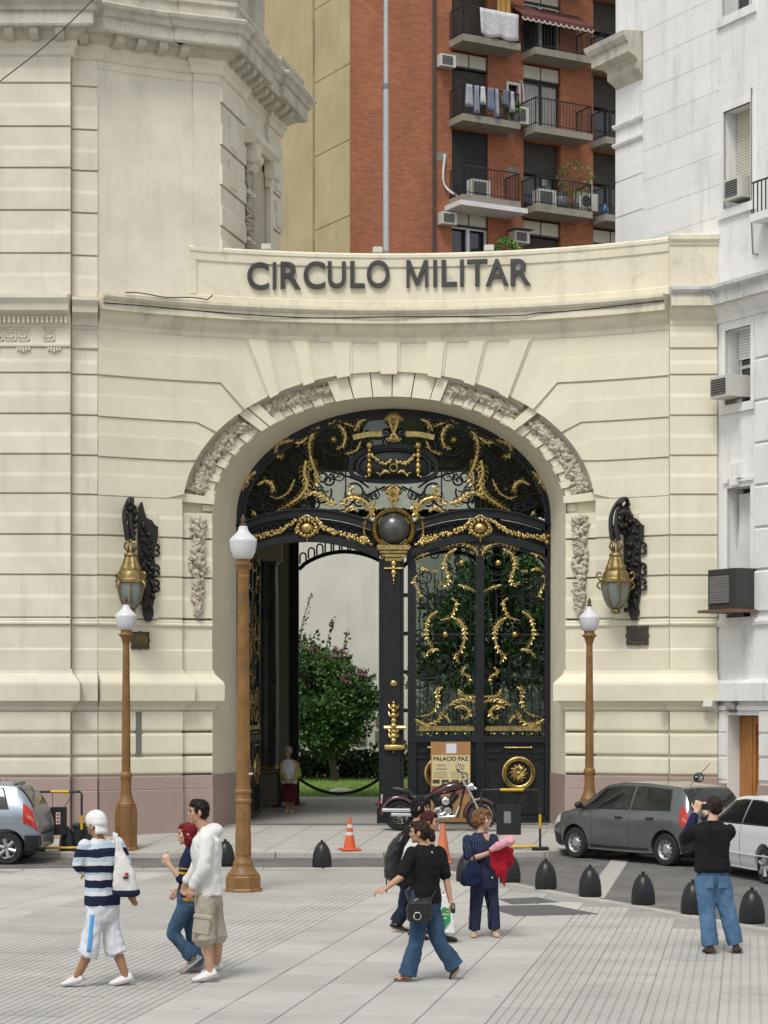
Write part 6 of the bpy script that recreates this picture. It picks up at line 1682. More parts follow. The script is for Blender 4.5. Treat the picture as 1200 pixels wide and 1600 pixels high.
# wall lanterns
m_bronze = M('dark_bronze', (0.022, 0.021, 0.018), 0.5, 0.3, var=0.3, scale=20, bump=0.5, bscale=40, coord='obj')
m_lglass = M('lantern_glass', (0.20, 0.23, 0.21), 0.2, var=0.25, scale=4, coord='obj')
m_oldgold = M('old_gilding', (0.27, 0.20, 0.085), 0.48, 0.8, var=0.35, scale=10, bump=0.4, bscale=50, coord='obj', blot=0.45, dirt=(0.10, 0.075, 0.03))
def lantern(u, zref, label, cx):
    p = A(u, 0.05, zref); nx, ny = -math.sin(u/RA), -math.cos(u/RA)
    t = thing('wall_lantern', label, 'lantern', p, math.atan2(nx, -ny)*1.0, 'gilded wall lanterns')
    # local: x right, -y out of the wall, z up; zref = lantern rim height
    cy = -0.36; t.scale = (1.12, 1.12, 1.12)
    MB().lathe([(0.001, -0.47), (0.07, -0.46), (0.13, -0.41), (0.19, -0.30), (0.232, -0.15), (0.25, 0.0)], (cx, cy, 0), 24).build('glass_bowl', m_lglass, t, smooth=50)
    mb = MB()
    for k in range(6):
        a = k*PI/3+0.2; mb.tube([(cx+r*math.cos(a), cy+r*math.sin(a), z) for r, z in ((0.07, -0.468), (0.135, -0.415), (0.197, -0.30), (0.24, -0.15), (0.258, 0.0))], 0.016, 5)
    mb.lathe([(0.001, -0.56), (0.03, -0.56), (0.05, -0.52), (0.09, -0.50), (0.07, -0.47), (0.001, -0.47)], (cx, cy, 0), 12)
    for k in range(6):
        a = k*PI/3; mb.ball((cx+0.07*math.cos(a), cy+0.07*math.sin(a), -0.52), 0.03, 6, 4)
    mb.build('cage', m_oldgold, t, smooth=50)
    mb = MB().lathe([(0.245, -0.02), (0.275, 0.0), (0.275, 0.04), (0.25, 0.06), (0.24, 0.08)], (cx, cy, 0), 24)
    mb.lathe([(0.24, 0.08), (0.23, 0.16), (0.20, 0.20), (0.17, 0.22)], (cx, cy, 0), 24, lobes=6, amp=0.03)
    mb.lathe([(0.17, 0.21), (0.18, 0.24), (0.165, 0.28), (0.14, 0.34), (0.115, 0.42), (0.10, 0.46)], (cx, cy, 0), 24, lobes=12, amp=0.07)
    mb.lathe([(0.10, 0.45), (0.12, 0.48), (0.11, 0.51), (0.07, 0.53), (0.06, 0.55)], (cx, cy, 0), 16)
    mb.build('cap', m_oldgold, t, smooth=45)
    mb = MB()
    for k in range(8):
        a = k*PI/4; mb.tube([(cx+0.06*math.cos(a), cy+0.06*math.sin(a), 0.55), (cx+0.12*math.cos(a), cy+0.12*math.sin(a), 0.63), (cx+0.10*math.cos(a), cy+0.10*math.sin(a), 0.70), (cx+0.02*math.cos(a), cy+0.02*math.sin(a), 0.72)], [0.018, 0.02, 0.018, 0.015], 5)
    mb.ball((cx, cy, 0.74), 0.035, 8, 6); mb.build('crown', m_oldgold, t, smooth=50)
    for k in range(4):
        a = k*PI/2+0.5; ca, sa_ = math.cos(a), math.sin(a)
        P = [(0.27, -0.12), (0.33, -0.06), (0.30, 0.0), (0.27, 0.03), (0.31, 0.07), (0.34, 0.13), (0.30, 0.18), (0.26, 0.15)]
        MB().tube([(cx+r*ca, cy+r*sa_, z) for r, z in spline(P, 3)], 0.017, 5).build('side_scroll', m_oldgold, t, smooth=50)
    # hanging arm
    for dx in (-0.05, 0.05):
        P = [(cx+dx, cy, 0.74), (cx-0.04+dx, cy, 0.95), (cx-0.05+dx, cy+0.05, 1.2), (cx+0.02+dx*0.7, cy+0.12, 1.42), (cx+0.10+dx*0.4, cy+0.22, 1.50), (cx+0.14, cy+0.30, 1.38)]
        MB().tube(spline(P, 4), [0.05-0.001*i for i in range(21)], 6).build('arm', m_bronze, t, smooth=50)
    mb = MB()
    for k in range(46):
        f = k/45; mb.ball((cx+0.02+0.10*f+random.uniform(-0.07, 0.07), cy+0.30*f+random.uniform(-0.03, 0.03), 0.86+0.55*random.random()), random.uniform(0.03, 0.065), 6, 4)
    tag(mb.build('arm_foliage', m_bronze, t, smooth=60), kind='stuff')
    out = [(0.02, 1.36), (0.08, 1.46), (0.12, 1.30), (0.16, 1.18), (0.26, 1.14), (0.32, 1.06), (0.38, 1.02), (0.37, 0.80), (0.32, 0.66), (0.31, 0.45), (0.34, 0.30), (0.30, 0.12), (0.33, -0.02), (0.31, -0.25), (0.28, -0.40), (0.30, -0.52), (0.25, -0.66), (0.17, -0.66), (0.12, -0.55), (0.10, -0.3), (0.02, -0.1), (0.02, 0.5)]
    MB().prism(out, lambda a, b, d: (a, d, b), 0.0, -0.09).build('back_plate', m_bronze, t)
    mb = MB()
    for k in range(60):
        mb.ball((random.uniform(0.05, 0.30), -0.09-random.uniform(0, 0.05), random.uniform(-0.5, 1.1)), random.uniform(0.025, 0.055), 6, 4)
    tag(mb.build('plate_relief', m_bronze, t, smooth=60), kind='stuff')
    for zc in (0.62, 0.25, -0.02):
        P = [(0.32, zc+0.10), (0.39, zc+0.09), (0.42, zc+0.03), (0.37, zc), (0.42, zc-0.04), (0.39, zc-0.10), (0.32, zc-0.09)]
        MB().tube([(a, -0.03, b) for a, b in spline(P, 3)], 0.022, 5).build('edge_scroll', m_bronze, t, smooth=50)
    return t
def u_at(px, n=0.05):
    u = 0; q = (px-600)/FOC
    for _ in range(15): u += q*A(u, n)[1]-A(u, n)[0]
    return u
uL, uR = u_at(213), u_at(975)
lantern(uL, PZ(913, A(uL)[1]), 'gilded wall lantern on a dark bracket left of the arch', -0.24)
lantern(uR, PZ(912, A(uR)[1]), 'gilded wall lantern on a dark bracket right of the arch', -0.03)
for u0, u1 in ((u_at(203), u_at(246)), (u_at(961), u_at(998))):
    zt = PZ(803, 41)
    MB().sweep(arc(u0, u1), [(0.0, 4.44), (0.062, 4.44), (0.062, zt), (0.0, zt)]).build('lantern_panel', m_cream, gateway, world=True)
# plaques
def plaque(pxc, py0, py1, w_, label, roundel):
    u = u_at(pxc); p = A(u, 0.05, PZ((py0+py1)/2, A(u)[1])); rz = math.atan2(-math.sin(u/RA), math.cos(u/RA))
    t = thing('plaque', label, 'plaque', p, rz, 'bronze plaques')
    h_ = (py1-py0)*A(u)[1]/FOC
    pts = []
    for i in range(64):
        a = 2*PI*i/64; c, s_ = math.cos(a), math.sin(a); k = 1/max(abs(c), abs(s_)); x, z = c*k, s_*k
        wob = 1+0.06*math.cos(a*8) - (0.07 if abs(abs(x)-abs(z)) < 0.2 else 0)
        pts.append((x*w_/2*wob, z*h_/2*wob))
    m_pl = M('plaque_bronze', (0.075, 0.06, 0.042), 0.5, 0.4, var=0.3, scale=12, bump=0.3, bscale=60, coord='obj')
    MB().prism(pts, lambda a, b, d: (a, d, b), 0.03, -0.03).build('plate', m_pl, t)
    q = [(x*0.85, z*0.82) for x, z in pts]
    MB().tube([(x, -0.03, z) for x, z in q+q[:1]], 0.012, 4).build('rim', m_pl, t)
    if roundel:
        mb = MB()
        for r in (0.05, 0.085, 0.12): mb.tube([(r*math.cos(k*PI/12), -0.035, r*math.sin(k*PI/12)) for k in range(25)], 0.011, 5, cap=False)
        mb.ball((0, -0.035, 0), 0.025, 8, 6); mb.build('roundel', m_oldgold, t, smooth=60)
    else:
        for k in range(5): MB().box((-w_*0.30, -0.036, -h_*0.28+k*h_*0.13), (w_*0.30, -0.031, -h_*0.28+k*h_*0.13+0.012)).build('line_of_text', m_bronze, t)
plaque(219, 987, 1014, 0.38, 'small dark plaque with a gilt rosette left of the gate', True)
plaque(996, 978, 1008, 0.46, 'bronze plaque with scrolled edges right of the gate', False)
u0, u1 = u_at(212), u_at(221)
MB().sweep(arc(u0, u1), [(0.0, 1.72), (0.062, 1.72), (0.062, 2.58), (0.0, 2.58)]).build('vent_slot', M('slot_grey', (0.16, 0.15, 0.13), 0.8), gateway, world=True)
# floodlights on the parapet, flagpole, cables
for k, (px, lab) in enumerate(((416, 'small floodlight on the left end of the parapet'), (590, 'small floodlight at the foot of the flagpole'), (764, 'small floodlight on the parapet above the letter A'))):
    u = u_at(px, -0.1); p = A(u, -0.1, 11.97)
    f = thing('floodlight', lab, 'floodlight', p, 0, 'parapet floodlights')
    MB().cbox((-0.1, -0.08, 0.03), (0.1, 0.08, 0.15), 0.015).build('housing', m_acw, f); MB().tube([(0, 0, -0.01), (0, 0, 0.05)], 0.03, 6).build('bracket', m_acg, f)
pole = thing('flagpole', 'grey metal flagpole rising behind the parapet before the brick block', 'flagpole', A(u_at(603, -0.2), -0.28, 11.97))
MB().lathe([(0.001, 0), (0.13, 0), (0.13, 0.04), (0.07, 0.08), (0.07, 0.1)], (0, 0, 0), 16).build('base', m_acg, pole, smooth=40)
MB().tube([(0, 0, 0.05), (0, 0, 3.55)], [0.062, 0.058], 14).build('lower_pole', M('pole_grey', (0.42, 0.43, 0.43), 0.45, 0.3, coord='obj'), pole, smooth=60)
MB().tube([(0, 0, 3.5), (0, 0, 8.5)], [0.05, 0.035], 14).build('upper_pole', MATS['pole_grey'], pole, smooth=60)
MB().tube([(0, 0, 3.46), (0, 0, 3.56)], 0.068, 14).build('collar', m_acg, pole, smooth=60)
m_cable = M('cable', (0.025, 0.025, 0.025), 0.7)
cb = thing('overhead_cable', 'thin dark cable crossing the top left corner of the wing', 'cable', (PX(0, 38), 38, PZ(128, 38)))
MB().tube([(PX(x, 38), 38, PZ(y, 38)) for x, y in spline([(-260, 320), (-60, 175), (0, 127), (70, 72), (140, 5), (260, -120)], 5)], 0.011, 5).build('wire', m_cable, cb, world=True)
cb2 = thing('facade_cable', 'thin cable run along the main cornice of the gateway', 'cable', A(UL, 0.4, 10.6))
MB().tube([A(UL+(UR-UL)*i/40, 0.29+0.02*math.sin(i*0.7), 10.60+0.02*math.sin(i*0.35)+(0.04 if i > 30 else 0)) for i in range(41)], 0.012, 5).build('wire', m_cable, cb2, world=True)
MB().tube([A(-5.6+0.11*i, 0.37, 10.83+0.02*math.sin(i*0.6)) for i in range(17)]+[A(-3.72, 0.37, 10.93)], 0.012, 5).build('wire', m_cable, cb2, world=True)

# ================================================================ notice board against the gate
bd = thing('notice_board', 'tall tan board with a cream PALACIO PAZ poster leaning on the gate', 'sign', (PX(704, 42.55), 42.55, 0.22))
def BP(px, py, d=0.0): return (PX(px, 42.55)-PX(704, 42.55), -d, PZ(py, 42.55)-0.22)
m_cork = M('tan_board', (0.36, 0.19, 0.07), 0.75, var=0.1, coord='obj'); m_poster = M('cream_poster', (0.60, 0.50, 0.27), 0.7, var=0.04, coord='obj'); m_ink = M('poster_ink', (0.05, 0.045, 0.03), 0.7)
def bbx(x0, y0, x1, y1, d0, d1): a = BP(x0, y1, d1); b = BP(x1, y0, d0); return MB().box(a, b)
bbx(673, 1159, 735, 1284, 0.0, 0.03).build('backing', m_cork, bd)
ps = bbx(675, 1180, 734, 1228, 0.03, 0.036).build('poster', m_poster, bd)
bbx(697, 1162, 713, 1177, 0.03, 0.036).build('note', M('white_note', (0.60, 0.62, 0.70), 0.7), bd)
bbx(674.5, 1229, 734, 1240, 0.03, 0.036).build('red_strip', M('dull_red', (0.25, 0.07, 0.06), 0.7), bd)
for px0 in (676, 690, 706, 720): bbx(px0, 1218, px0+11, 1224, 0.036, 0.040).build('photo_strip', m_ink, ps)
def text_on(txt, px0, px1, py0, py1, fn, d, mat, parent, name='lettering', bold=0.012):
    vs, fs = glyph(txt, bold, 0.0); xs = [v[0] for v in vs]; ys = [v[1] for v in vs]; a, b, c, e = min(xs), max(xs), min(ys), max(ys)
    return MB().add([fn(px0+(px1-px0)*(v[0]-a)/(b-a), py1+(py0-py1)*(v[1]-c)/(e-c), d) for v in vs], fs).build(name, mat, parent)
text_on('PALACIO PAZ', 677, 732, 1182, 1188.5, BP, 0.040, m_ink, ps, bold=0.03)
m_ink2 = M('poster_ink_grey', (0.22, 0.19, 0.11), 0.7)
for tx, a, b, y in (('VISITAS', 682, 697, 1194), ('GUIADAS', 681, 698, 1199.5), ('GUIDED', 711, 726, 1194.5), ('TOURS', 712, 725, 1199.5)): text_on(tx, a, b, y, y+3.4, BP, 0.040, m_ink2, ps)
for y in (1206.5, 1210, 1213.5):
    for a, b in ((678, 699), (704, 730)): bbx(a, y, b, y+1.0, 0.036, 0.039).build('text_line', m_ink2, ps)

# ================================================================ motorcycle
m_chrome = M('chrome', (0.75, 0.75, 0.76), 0.10, 1.0, var=0.05, coord='obj')
m_burg = M('burgundy_paint', (0.045, 0.009, 0.013), 0.22, var=0.15, coord='obj', coat=0.8)
m_tyre = M('tyre_rubber', (0.018, 0.018, 0.018), 0.8, var=0.2, scale=10, bump=0.2, coord='obj')
m_eng = M('engine_black', (0.02, 0.02, 0.021), 0.4, coord='obj')
MY = 41.5; MZ = walk_z(1.2, MY)
SM = 3.87*FOC/MY
mo = thing('motorcycle', 'burgundy and chrome cruiser motorcycle parked before the closed gate leaf', 'motorcycle', (PX(570+457/3.87, MY), MY, MZ))
def Q(vx, vy, d=0.0): return ((vx-457)/SM, -d, (566-vy)/SM)
def torus(mb, c, R_, r, n=36, m=10, sq=1.0):
    vs = [(c[0]+(R_+r*math.cos(b))*math.cos(a), c[1]+r*sq*math.sin(b), c[2]+(R_+r*math.cos(b))*math.sin(a)) for a in [2*PI*i/n for i in range(n)] for b in [2*PI*j/m for j in range(m)]]
    return mb.add(vs, [(i*m+j, i*m+(j+1) % m, ((i+1) % n)*m+(j+1) % m, ((i+1) % n)*m+j) for i in range(n) for j in range(m)])
for vx, vy, R_, wd in ((210, 472, 0.255, 0.065), (702, 474, 0.265, 0.05)):
    c = Q(vx, vy)
    wh = torus(MB(), c, R_, wd, 40, 12, 1.1).build('wheel', m_tyre, mo, smooth=60)
    mb = torus(MB(), c, R_-wd*0.75, 0.018, 36, 8, 2.0)
    mb.lathe([(0.001, -0.05), (0.05, -0.05), (0.05, 0.05), (0.001, 0.05)], c, 14, 'Y')
    for k in range(20):
        a = 2*PI*k/20; mb.tube([(c[0]+0.04*math.cos(a+0.5), c[1]-0.02+0.04*(k % 2), c[2]+0.04*math.sin(a+0.5)), (c[0]+(R_-wd*0.75)*math.cos(a), c[1], c[2]+(R_-wd*0.75)*math.sin(a))], 0.004, 4)
    mb.build('rim', m_chrome, wh, smooth=50)
def fender(c, R_, a0, a1, hw, mat, name):
    mb = MB(); n = 18; vs = []
    for i in range(n+1):
        a = rad(a0+(a1-a0)*i/n)
        for off, y in ((-0.06, -hw), (-0.01, -hw), (0.012, -hw*0.7), (0.022, 0), (0.012, hw*0.7), (-0.01, hw), (-0.06, hw)):
            vs.append((c[0]+(R_+off)*math.cos(a), c[1]+y, c[2]+(R_+off)*math.sin(a)))
    mb.add(vs, [(i*7+k, i*7+k+1, (i+1)*7+k+1, (i+1)*7+k) for i in range(n) for k in range(6)])
    return mb.build(name, mat, mo, smooth=60)
fender(Q(205, 470), 0.375, 20, 182, 0.11, m_burg, 'rear_fender')
fender(Q(702, 474), 0.345, 40, 190, 0.08, m_burg, 'front_fender')
MB().ball(Q(84, 402), (0.03, 0.06, 0.05), 10, 8).build('tail_light', M('red_lens', (0.30, 0.01, 0.012), 0.2), mo, smooth=60)
MB().tube([Q(100, 400, 0.1), Q(104, 345, 0.14)], [0.02, 0.03], 8).build('indicator', m_chrome, mo, smooth=60)
MB().tube([Q(106, 441, 0.17), Q(280, 441, 0.17), Q(400, 470, 0.16), Q(470, 470, 0.14), Q(500, 430, 0.12)], [0.042, 0.042, 0.036, 0.03, 0.028], 12).build('exhaust', m_chrome, mo, smooth=60)
MB().tube([Q(160, 468, 0.18), Q(300, 470, 0.18), Q(420, 488, 0.16), Q(545, 480, 0.14), Q(570, 420, 0.11)], [0.036, 0.036, 0.03, 0.026, 0.024], 12).build('exhaust', m_chrome, mo, smooth=60)
MB().tube([Q(168, 312), Q(200, 316), Q(255, 330), Q(285, 352)], [0.05, 0.085, 0.095, 0.06], 10, flat=((0, 0, 1), 0.6)).build('pillion_seat', m_eng, mo, smooth=60)
MB().tube([Q(270, 352), Q(310, 372), Q(360, 372), Q(405, 352)], [0.07, 0.14, 0.13, 0.07], 10, flat=((0, 0, 1), 0.5)).build('seat', m_eng, mo, smooth=60)
MB().tube([Q(392, 356), Q(430, 338), Q(490, 312), Q(545, 298), Q(585, 300), Q(600, 306)], [0.02, 0.10, 0.15, 0.155, 0.11, 0.03], 14, flat=((0, 0, 1), 0.72)).build('tank', m_burg, mo, smooth=60)
MB().ball(Q(500, 282), (0.10, 0.06, 0.025), 12, 8).build('tank_console', m_chrome, mo, smooth=60)
MB().tube([Q(395, 360), Q(470, 470), Q(560, 490), Q(605, 300)], 0.025, 8).tube([Q(300, 385), Q(380, 480), Q(470, 492)], 0.025, 8).tube([Q(205, 470, 0.09), Q(330, 480, 0.1), Q(400, 440, 0.1)], 0.022, 8).build('frame', m_eng, mo, smooth=60)
mb = MB()
for (x0, y0, x1, y1) in ((455, 420, 425, 350), (500, 415, 556, 345)):
    a, b = Vector(Q(x0, y0)), Vector(Q(x1, y1))
    for k in range(8): f = k/7; p = a+(b-a)*f; mb.tube([p-(b-a).normalized()*0.007, p+(b-a).normalized()*0.007], 0.10, 10)
    mb.tube([a, b], 0.075, 10)
mb.build('cylinder', m_eng, mo)
MB().tube([Q(420, 450), Q(470, 440), Q(530, 455)], [0.10, 0.14, 0.10], 12).build('crankcase', m_eng, mo, smooth=60)
MB().lathe([(0.001, -0.19), (0.06, -0.19), (0.085, -0.17), (0.095, -0.14), (0.095, -0.05)], Q(487, 387), 24, 'Y').build('air_filter', m_chrome, mo, smooth=40)
for vx, vy, r in ((440, 452, 0.085), (500, 448, 0.08)): MB().lathe([(0.001, -0.17), (r*0.6, -0.17), (r, -0.14), (r, 0.0)], Q(vx, vy), 20, 'Y').build('engine_cover', m_chrome, mo, smooth=40)
for s in (-0.08, 0.08):
    MB().tube([Q(592, 262, s), Q(640, 345, s), Q(702, 474, s)], [0.022, 0.022, 0.026], 10).build('fork', m_chrome, mo, smooth=60)
MB().tube([Q(640, 345, -0.08), Q(640, 345, 0.08)], 0.03, 8).tube([Q(598, 272, -0.1), Q(598, 272, 0.1)], 0.03, 8).build('fork_yoke', m_chrome, mo, smooth=60)
MB().lathe([(0.001, -0.10), (0.05, -0.08), (0.08, -0.02), (0.09, 0.05), (0.085, 0.07), (0.001, 0.075)], Q(636, 302), 20, 'X').build('headlight', m_chrome, mo, smooth=50)
MB().tube([Q(570, 205, 0.40), Q(572, 206, 0.28), Q(590, 225, 0.2), Q(600, 270, 0.08), Q(600, 270, -0.08), Q(590, 225, -0.2), Q(572, 206, -0.28), Q(570, 205, -0.40)], 0.014, 8).build('handlebar', m_chrome, mo, smooth=60)
for s in (-1, 1):
    MB().tube([Q(568, 205, s*0.30), Q(562, 206, s*0.43)], 0.02, 8).build('grip', m_eng, mo, smooth=60)
    MB().tube([Q(572, 205, s*0.27), Q(570, 175, s*0.31)], 0.007, 6).build('mirror_stem', m_chrome, mo)
    MB().ball(Q(570, 160, s*0.31), (0.025, 0.05, 0.045), 10, 8).build('mirror', m_chrome, mo, smooth=60)
    MB().ball(Q(668, 312, s*0.16), (0.04, 0.035, 0.03), 10, 8).build('front_indicator', m_chrome, mo, smooth=60)
    MB().tube([Q(575, 212, s*0.22), Q(620, 225, s*0.12), Q(622, 262, s*0.06), Q(605, 290, 0.03*s)], 0.007, 5).build('control_cable', m_eng, mo)
MB().tube([Q(460, 500, 0.05), Q(450, 560, 0.22)], 0.014, 6).build('side_stand', m_chrome, mo)

# ================================================================ cars
m_win = M('car_glass', (0.012, 0.014, 0.015), 0.05, var=0.05, coord='obj', spec=0.7)
m_trim = M('black_plastic', (0.018, 0.018, 0.019), 0.55, coord='obj', var=0.1)
m_rlens = M('tail_lens', (0.42, 0.025, 0.02), 0.18, coord='obj', var=0.15)
m_alens = M('amber_lens', (0.50, 0.17, 0.08), 0.2, coord='obj')
m_rim = M('steel_rim', (0.38, 0.38, 0.38), 0.42, 0.4, coord='obj', var=0.1)
def car(name, label, loc, heading, paint, L_=3.75, W_=1.62, H_=1.44, rear_ax=-1.25, front_ax=1.12, rim_style='holes', bumper=True, doors=(-0.32, 0.66), wind=None, sweep_k=1.0, wr_=0.285):
    t = thing(name, label, 'car', loc, heading)
    kx = L_/3.75; kw = W_/1.62; kh = H_/1.44
    keys = [(-1.87, .36, .60, .60, .50, .68), (-1.845, .29, .72, .66, .62, .76), (-1.79, .25, .775, .80, .68, .95), (-1.70, .22, .795, .89, .65, 1.11), (-1.58, .21, .805, .925, .61, 1.28), (-1.45, .20, .81, .935, .59, 1.385), (-1.1, .19, .812, .93, .59, 1.405),
            (-0.6, .18, .815, .92, .60, 1.435), (0.05, .18, .815, .91, .59, 1.425), (0.46, .18, .815, .905, .57, 1.375), (0.78, .18, .812, .895, .58, 1.22), (1.10, .18, .81, .885, .62, 1.03), (1.24, .19, .805, .87, .68, .955), (1.48, .20, .785, .82, .67, .89), (1.70, .23, .74, .73, .62, .78), (1.82, .28, .68, .63, .55, .68), (1.87, .36, .58, .55, .45, .58)]
    K = np.array(keys); 
    xs = np.unique(np.concatenate([np.linspace(-1.87, 1.87, 76), K[:, 0]]))
    def sec(x):
        v = [np.interp(x, K[:, 0], K[:, j]) for j in range(1, 6)]
        if -1.8 < x < 1.75:   # ease the kinks
            v2 = [0.5*np.interp(x-0.06, K[:, 0], K[:, j])+0.5*np.interp(x+0.06, K[:, 0], K[:, j]) for j in range(1, 6)]
            v = [0.5*a+0.5*b for a, b in zip(v, v2)]
        zb, w_, zl, wr, zt = v
        P = [(0, zb), (w_*0.86, zb), (w_-0.035, zb+0.05), (w_, zb+0.20), (w_+0.006, zb+(zl-zb)*0.62), (w_-0.022, zl), (wr, zt-0.055), (wr*0.8, zt-0.014), (0, zt)]
        return spline(P, 4)
    cache = {}
    def Sf(x, i, off=0.0, s=1):
        """point on the skin: station x, section index i (0 floor .. 32 roof centre), side s"""
        x = max(-1.87, min(1.87, x))
        if x not in cache: cache[x] = sec(x)
        S_ = cache[x]; a = int(min(i, 31)); f = i-a
        y = S_[a][0]*(1-f)+S_[a+1][0]*f; z = S_[a][1]*(1-f)+S_[a+1][1]*f
        dy, dz = S_[a+1][0]-S_[a][0], S_[a+1][1]-S_[a][1]; l = math.hypot(dy, dz)+1e-9
        return (x*kx, s*(y+off*dz/l)*kw, (z-off*dy/l)*kh)
    vs = []; N = 33
    for x in xs:
        vs += [Sf(x, i) for i in range(N)]+[Sf(x, i, 0, -1) for i in range(N-2, 0, -1)]
    R_ = 2*N-2
    mb = MB().add(vs, [(i*R_+k, i*R_+(k+1) % R_, (i+1)*R_+(k+1) % R_, (i+1)*R_+k) for i in range(len(xs)-1) for k in range(R_)]+[tuple(range(R_-1, -1, -1)), tuple((len(xs)-1)*R_+k for k in range(R_))])
    body = mb.build('body', paint, t, smooth=32, merge=True)
    cut_o = []
    cm = MB()
    for ax in (rear_ax, front_ax):
        for s in (-1, 1):
            cm.lathe([(0.001, 0.0), (wr_+0.055, 0.0), (wr_+0.055, 0.5), (0.001, 0.5)], (ax, s*0.50*kw if s > 0 else -(0.50*kw+0.5), wr_+0.01), 28, 'Y')
    co = cm.build('cutter', m_trim, None)
    co.matrix_world = Matrix.Identity(4)
    bl_ = body.modifiers.new('arches', 'BOOLEAN'); bl_.object = co; bl_.operation = 'DIFFERENCE'; bl_.solver = 'EXACT'
    body.parent = None
    dg = bpy.context.evaluated_depsgraph_get(); dg.update()
    nm = bpy.data.meshes.new_from_object(body.evaluated_get(dg)); body.modifiers.clear(); body.data = nm; body.parent = t
    nm.set_sharp_from_angle(angle=rad(32))
    bpy.data.objects.remove(co)
    def patch(x0, x1, i0, i1, off, mat, nm_, par=body, sides=(1, -1), nx=8, ni=6, x0t=None, x1t=None, join=False):
        out = None
        for s in sides:
            vs = []
            for a in range(nx+1):
                for b in range(ni+1):
                    f = b/ni; xa = x0+((x0t if x0t is not None else x0)-x0)*f; xb = x1+((x1t if x1t is not None else x1)-x1)*f
                    vs.append(Sf(xa+(xb-xa)*a/nx, i0+(i1-i0)*f, off, s))
            out = MB().add(vs, [(a*(ni+1)+b, (a+1)*(ni+1)+b, (a+1)*(ni+1)+b+1, a*(ni+1)+b+1) for a in range(nx) for b in range(ni)]).build(nm_, mat, par, smooth=60)
        return out
    for q in (wind or [(-1.32, -0.38, -1.20, -0.40), (-0.28, 0.97, -0.28, 0.50)]):
        patch(q[0], q[1], 20.5, 23.6, 0.006, m_win, 'side_window', x0t=q[2], x1t=q[3])
        patch(q[0]-0.03, q[1]+0.04, 20.25, 23.9, 0.003, m_trim, 'window_seal', x0t=q[2]-0.03, x1t=q[3]+0.03)
    def across(xb, xt, i0, mat, nm_, off):   # screens spanning both sides
        vs = []; nx, ni = 6, 16
        for a in range(nx+1):
            x = xb+(xt-xb)*a/nx
            row = [Sf(x, i0+(32-i0)*b/(ni/2), off, 1) for b in range(ni//2+1)]+[Sf(x, 32-(32-i0)*b/(ni/2), off, -1) for b in range(1, ni//2+1)]
            vs += row
        return MB().add(vs, [(a*(ni+1)+b, (a+1)*(ni+1)+b, (a+1)*(ni+1)+b+1, a*(ni+1)+b+1) for a in range(nx) for b in range(ni)]).build(nm_, mat, body, smooth=60)
    across(-1.75, -1.48, 24.6, m_win, 'rear_window', 0.008)
    across(1.06, 0.50, 24.6, m_win, 'windscreen', 0.008)
    patch(-1.84, -1.60, 17.0, 21.8, 0.012, m_rlens, 'tail_light', nx=6, ni=5, x0t=-1.76, x1t=-1.58)
    patch(-1.83, -1.66, 18.6, 19.6, 0.016, m_alens, 'indicator_lens', nx=5, ni=2)
    patch(1.55, 1.80, 17.5, 21.5, 0.010, m_acw, 'headlight', nx=5, ni=4)
    if bumper:
        patch(-1.868, -1.62, 4.0, 13.8, 0.014, m_trim, 'rear_bumper', nx=9, ni=8)
        patch(1.56, 1.868, 4.0, 12.5, 0.012, m_trim, 'front_bumper', nx=9, ni=8)
        patch(-0.80, 0.70, 8.4, 9.6, 0.006, m_trim, 'sill_trim', nx=14, ni=2)
    for x in doors+((-1.18,) if len(doors) > 1 else ()):
        for s in (1, -1): MB().tube([Sf(x, i, 0.001, s) for i in np.linspace(8, 20, 9)], 0.0045, 4).build('door_seam', m_trim, body)
    for x in ([d_-0.62 for d_ in doors[:1]]+[doors[-1]-0.80] if len(doors) > 1 else [doors[0]+0.15]):
        for s in (1, -1): MB().tube([Sf(x, 18.6, 0.014, s), Sf(x+0.16, 18.6, 0.014, s)], 0.022, 6).build('door_handle', m_trim, body)
    for s in (1, -1):
        p = Vector(Sf(0.86, 20.6, 0.0, s)); q = p+Vector((0.05, s*0.13, 0.06))
        MB().ball(q, (0.055, 0.10, 0.065), 10, 8).tube([p, q], 0.025, 6).build('door_mirror', m_trim, body, smooth=60)
    for ax in (rear_ax, front_ax):
        for s in (1, -1):
            c = (ax, s*(W_/2-0.10), wr_)
            wh = MB().lathe([(wr_*0.62, -0.09), (wr_*0.92, -0.095), (wr_, -0.06), (wr_, 0.06), (wr_*0.92, 0.095), (wr_*0.62, 0.09)], c, 32, 'Y').build('wheel', m_tyre, t, smooth=40)
            o_ = s*0.075
            mb = MB().lathe([(wr_*0.64, o_*1.05), (wr_*0.60, o_*0.9), (wr_*0.5, o_*0.55), (wr_*0.30, o_*0.75), (wr_*0.24, o_*1.0), (0.001, o_*1.0)], c, 28, 'Y'); mb.build('rim', m_rim, wh, smooth=30)
            if rim_style == 'holes':
                for k in range(10):
                    a = 2*PI*k/10; MB().ball((c[0]+wr_*0.43*math.cos(a), c[1]+o_*0.72, c[2]+wr_*0.43*math.sin(a)), (0.022, 0.012, 0.022), 8, 6).build('rim_hole', m_trim, wh)
            else:
                for k in range(6):
                    a = 2*PI*k/6+0.3
                    MB().tube([(c[0]+wr_*0.15*math.cos(a), c[1]+o_*1.05, c[2]+wr_*0.15*math.sin(a)), (c[0]+wr_*0.61*math.cos(a), c[1]+o_*1.1, c[2]+wr_*0.61*math.sin(a))], [0.03, 0.042], 6).build('spoke', m_rim, wh)
                    b = a+PI/6; MB().ball((c[0]+wr_*0.44*math.cos(b), c[1]+o_*0.75, c[2]+wr_*0.44*math.sin(b)), (0.035, 0.012, 0.035), 8, 6).build('rim_hole', m_trim, wh)
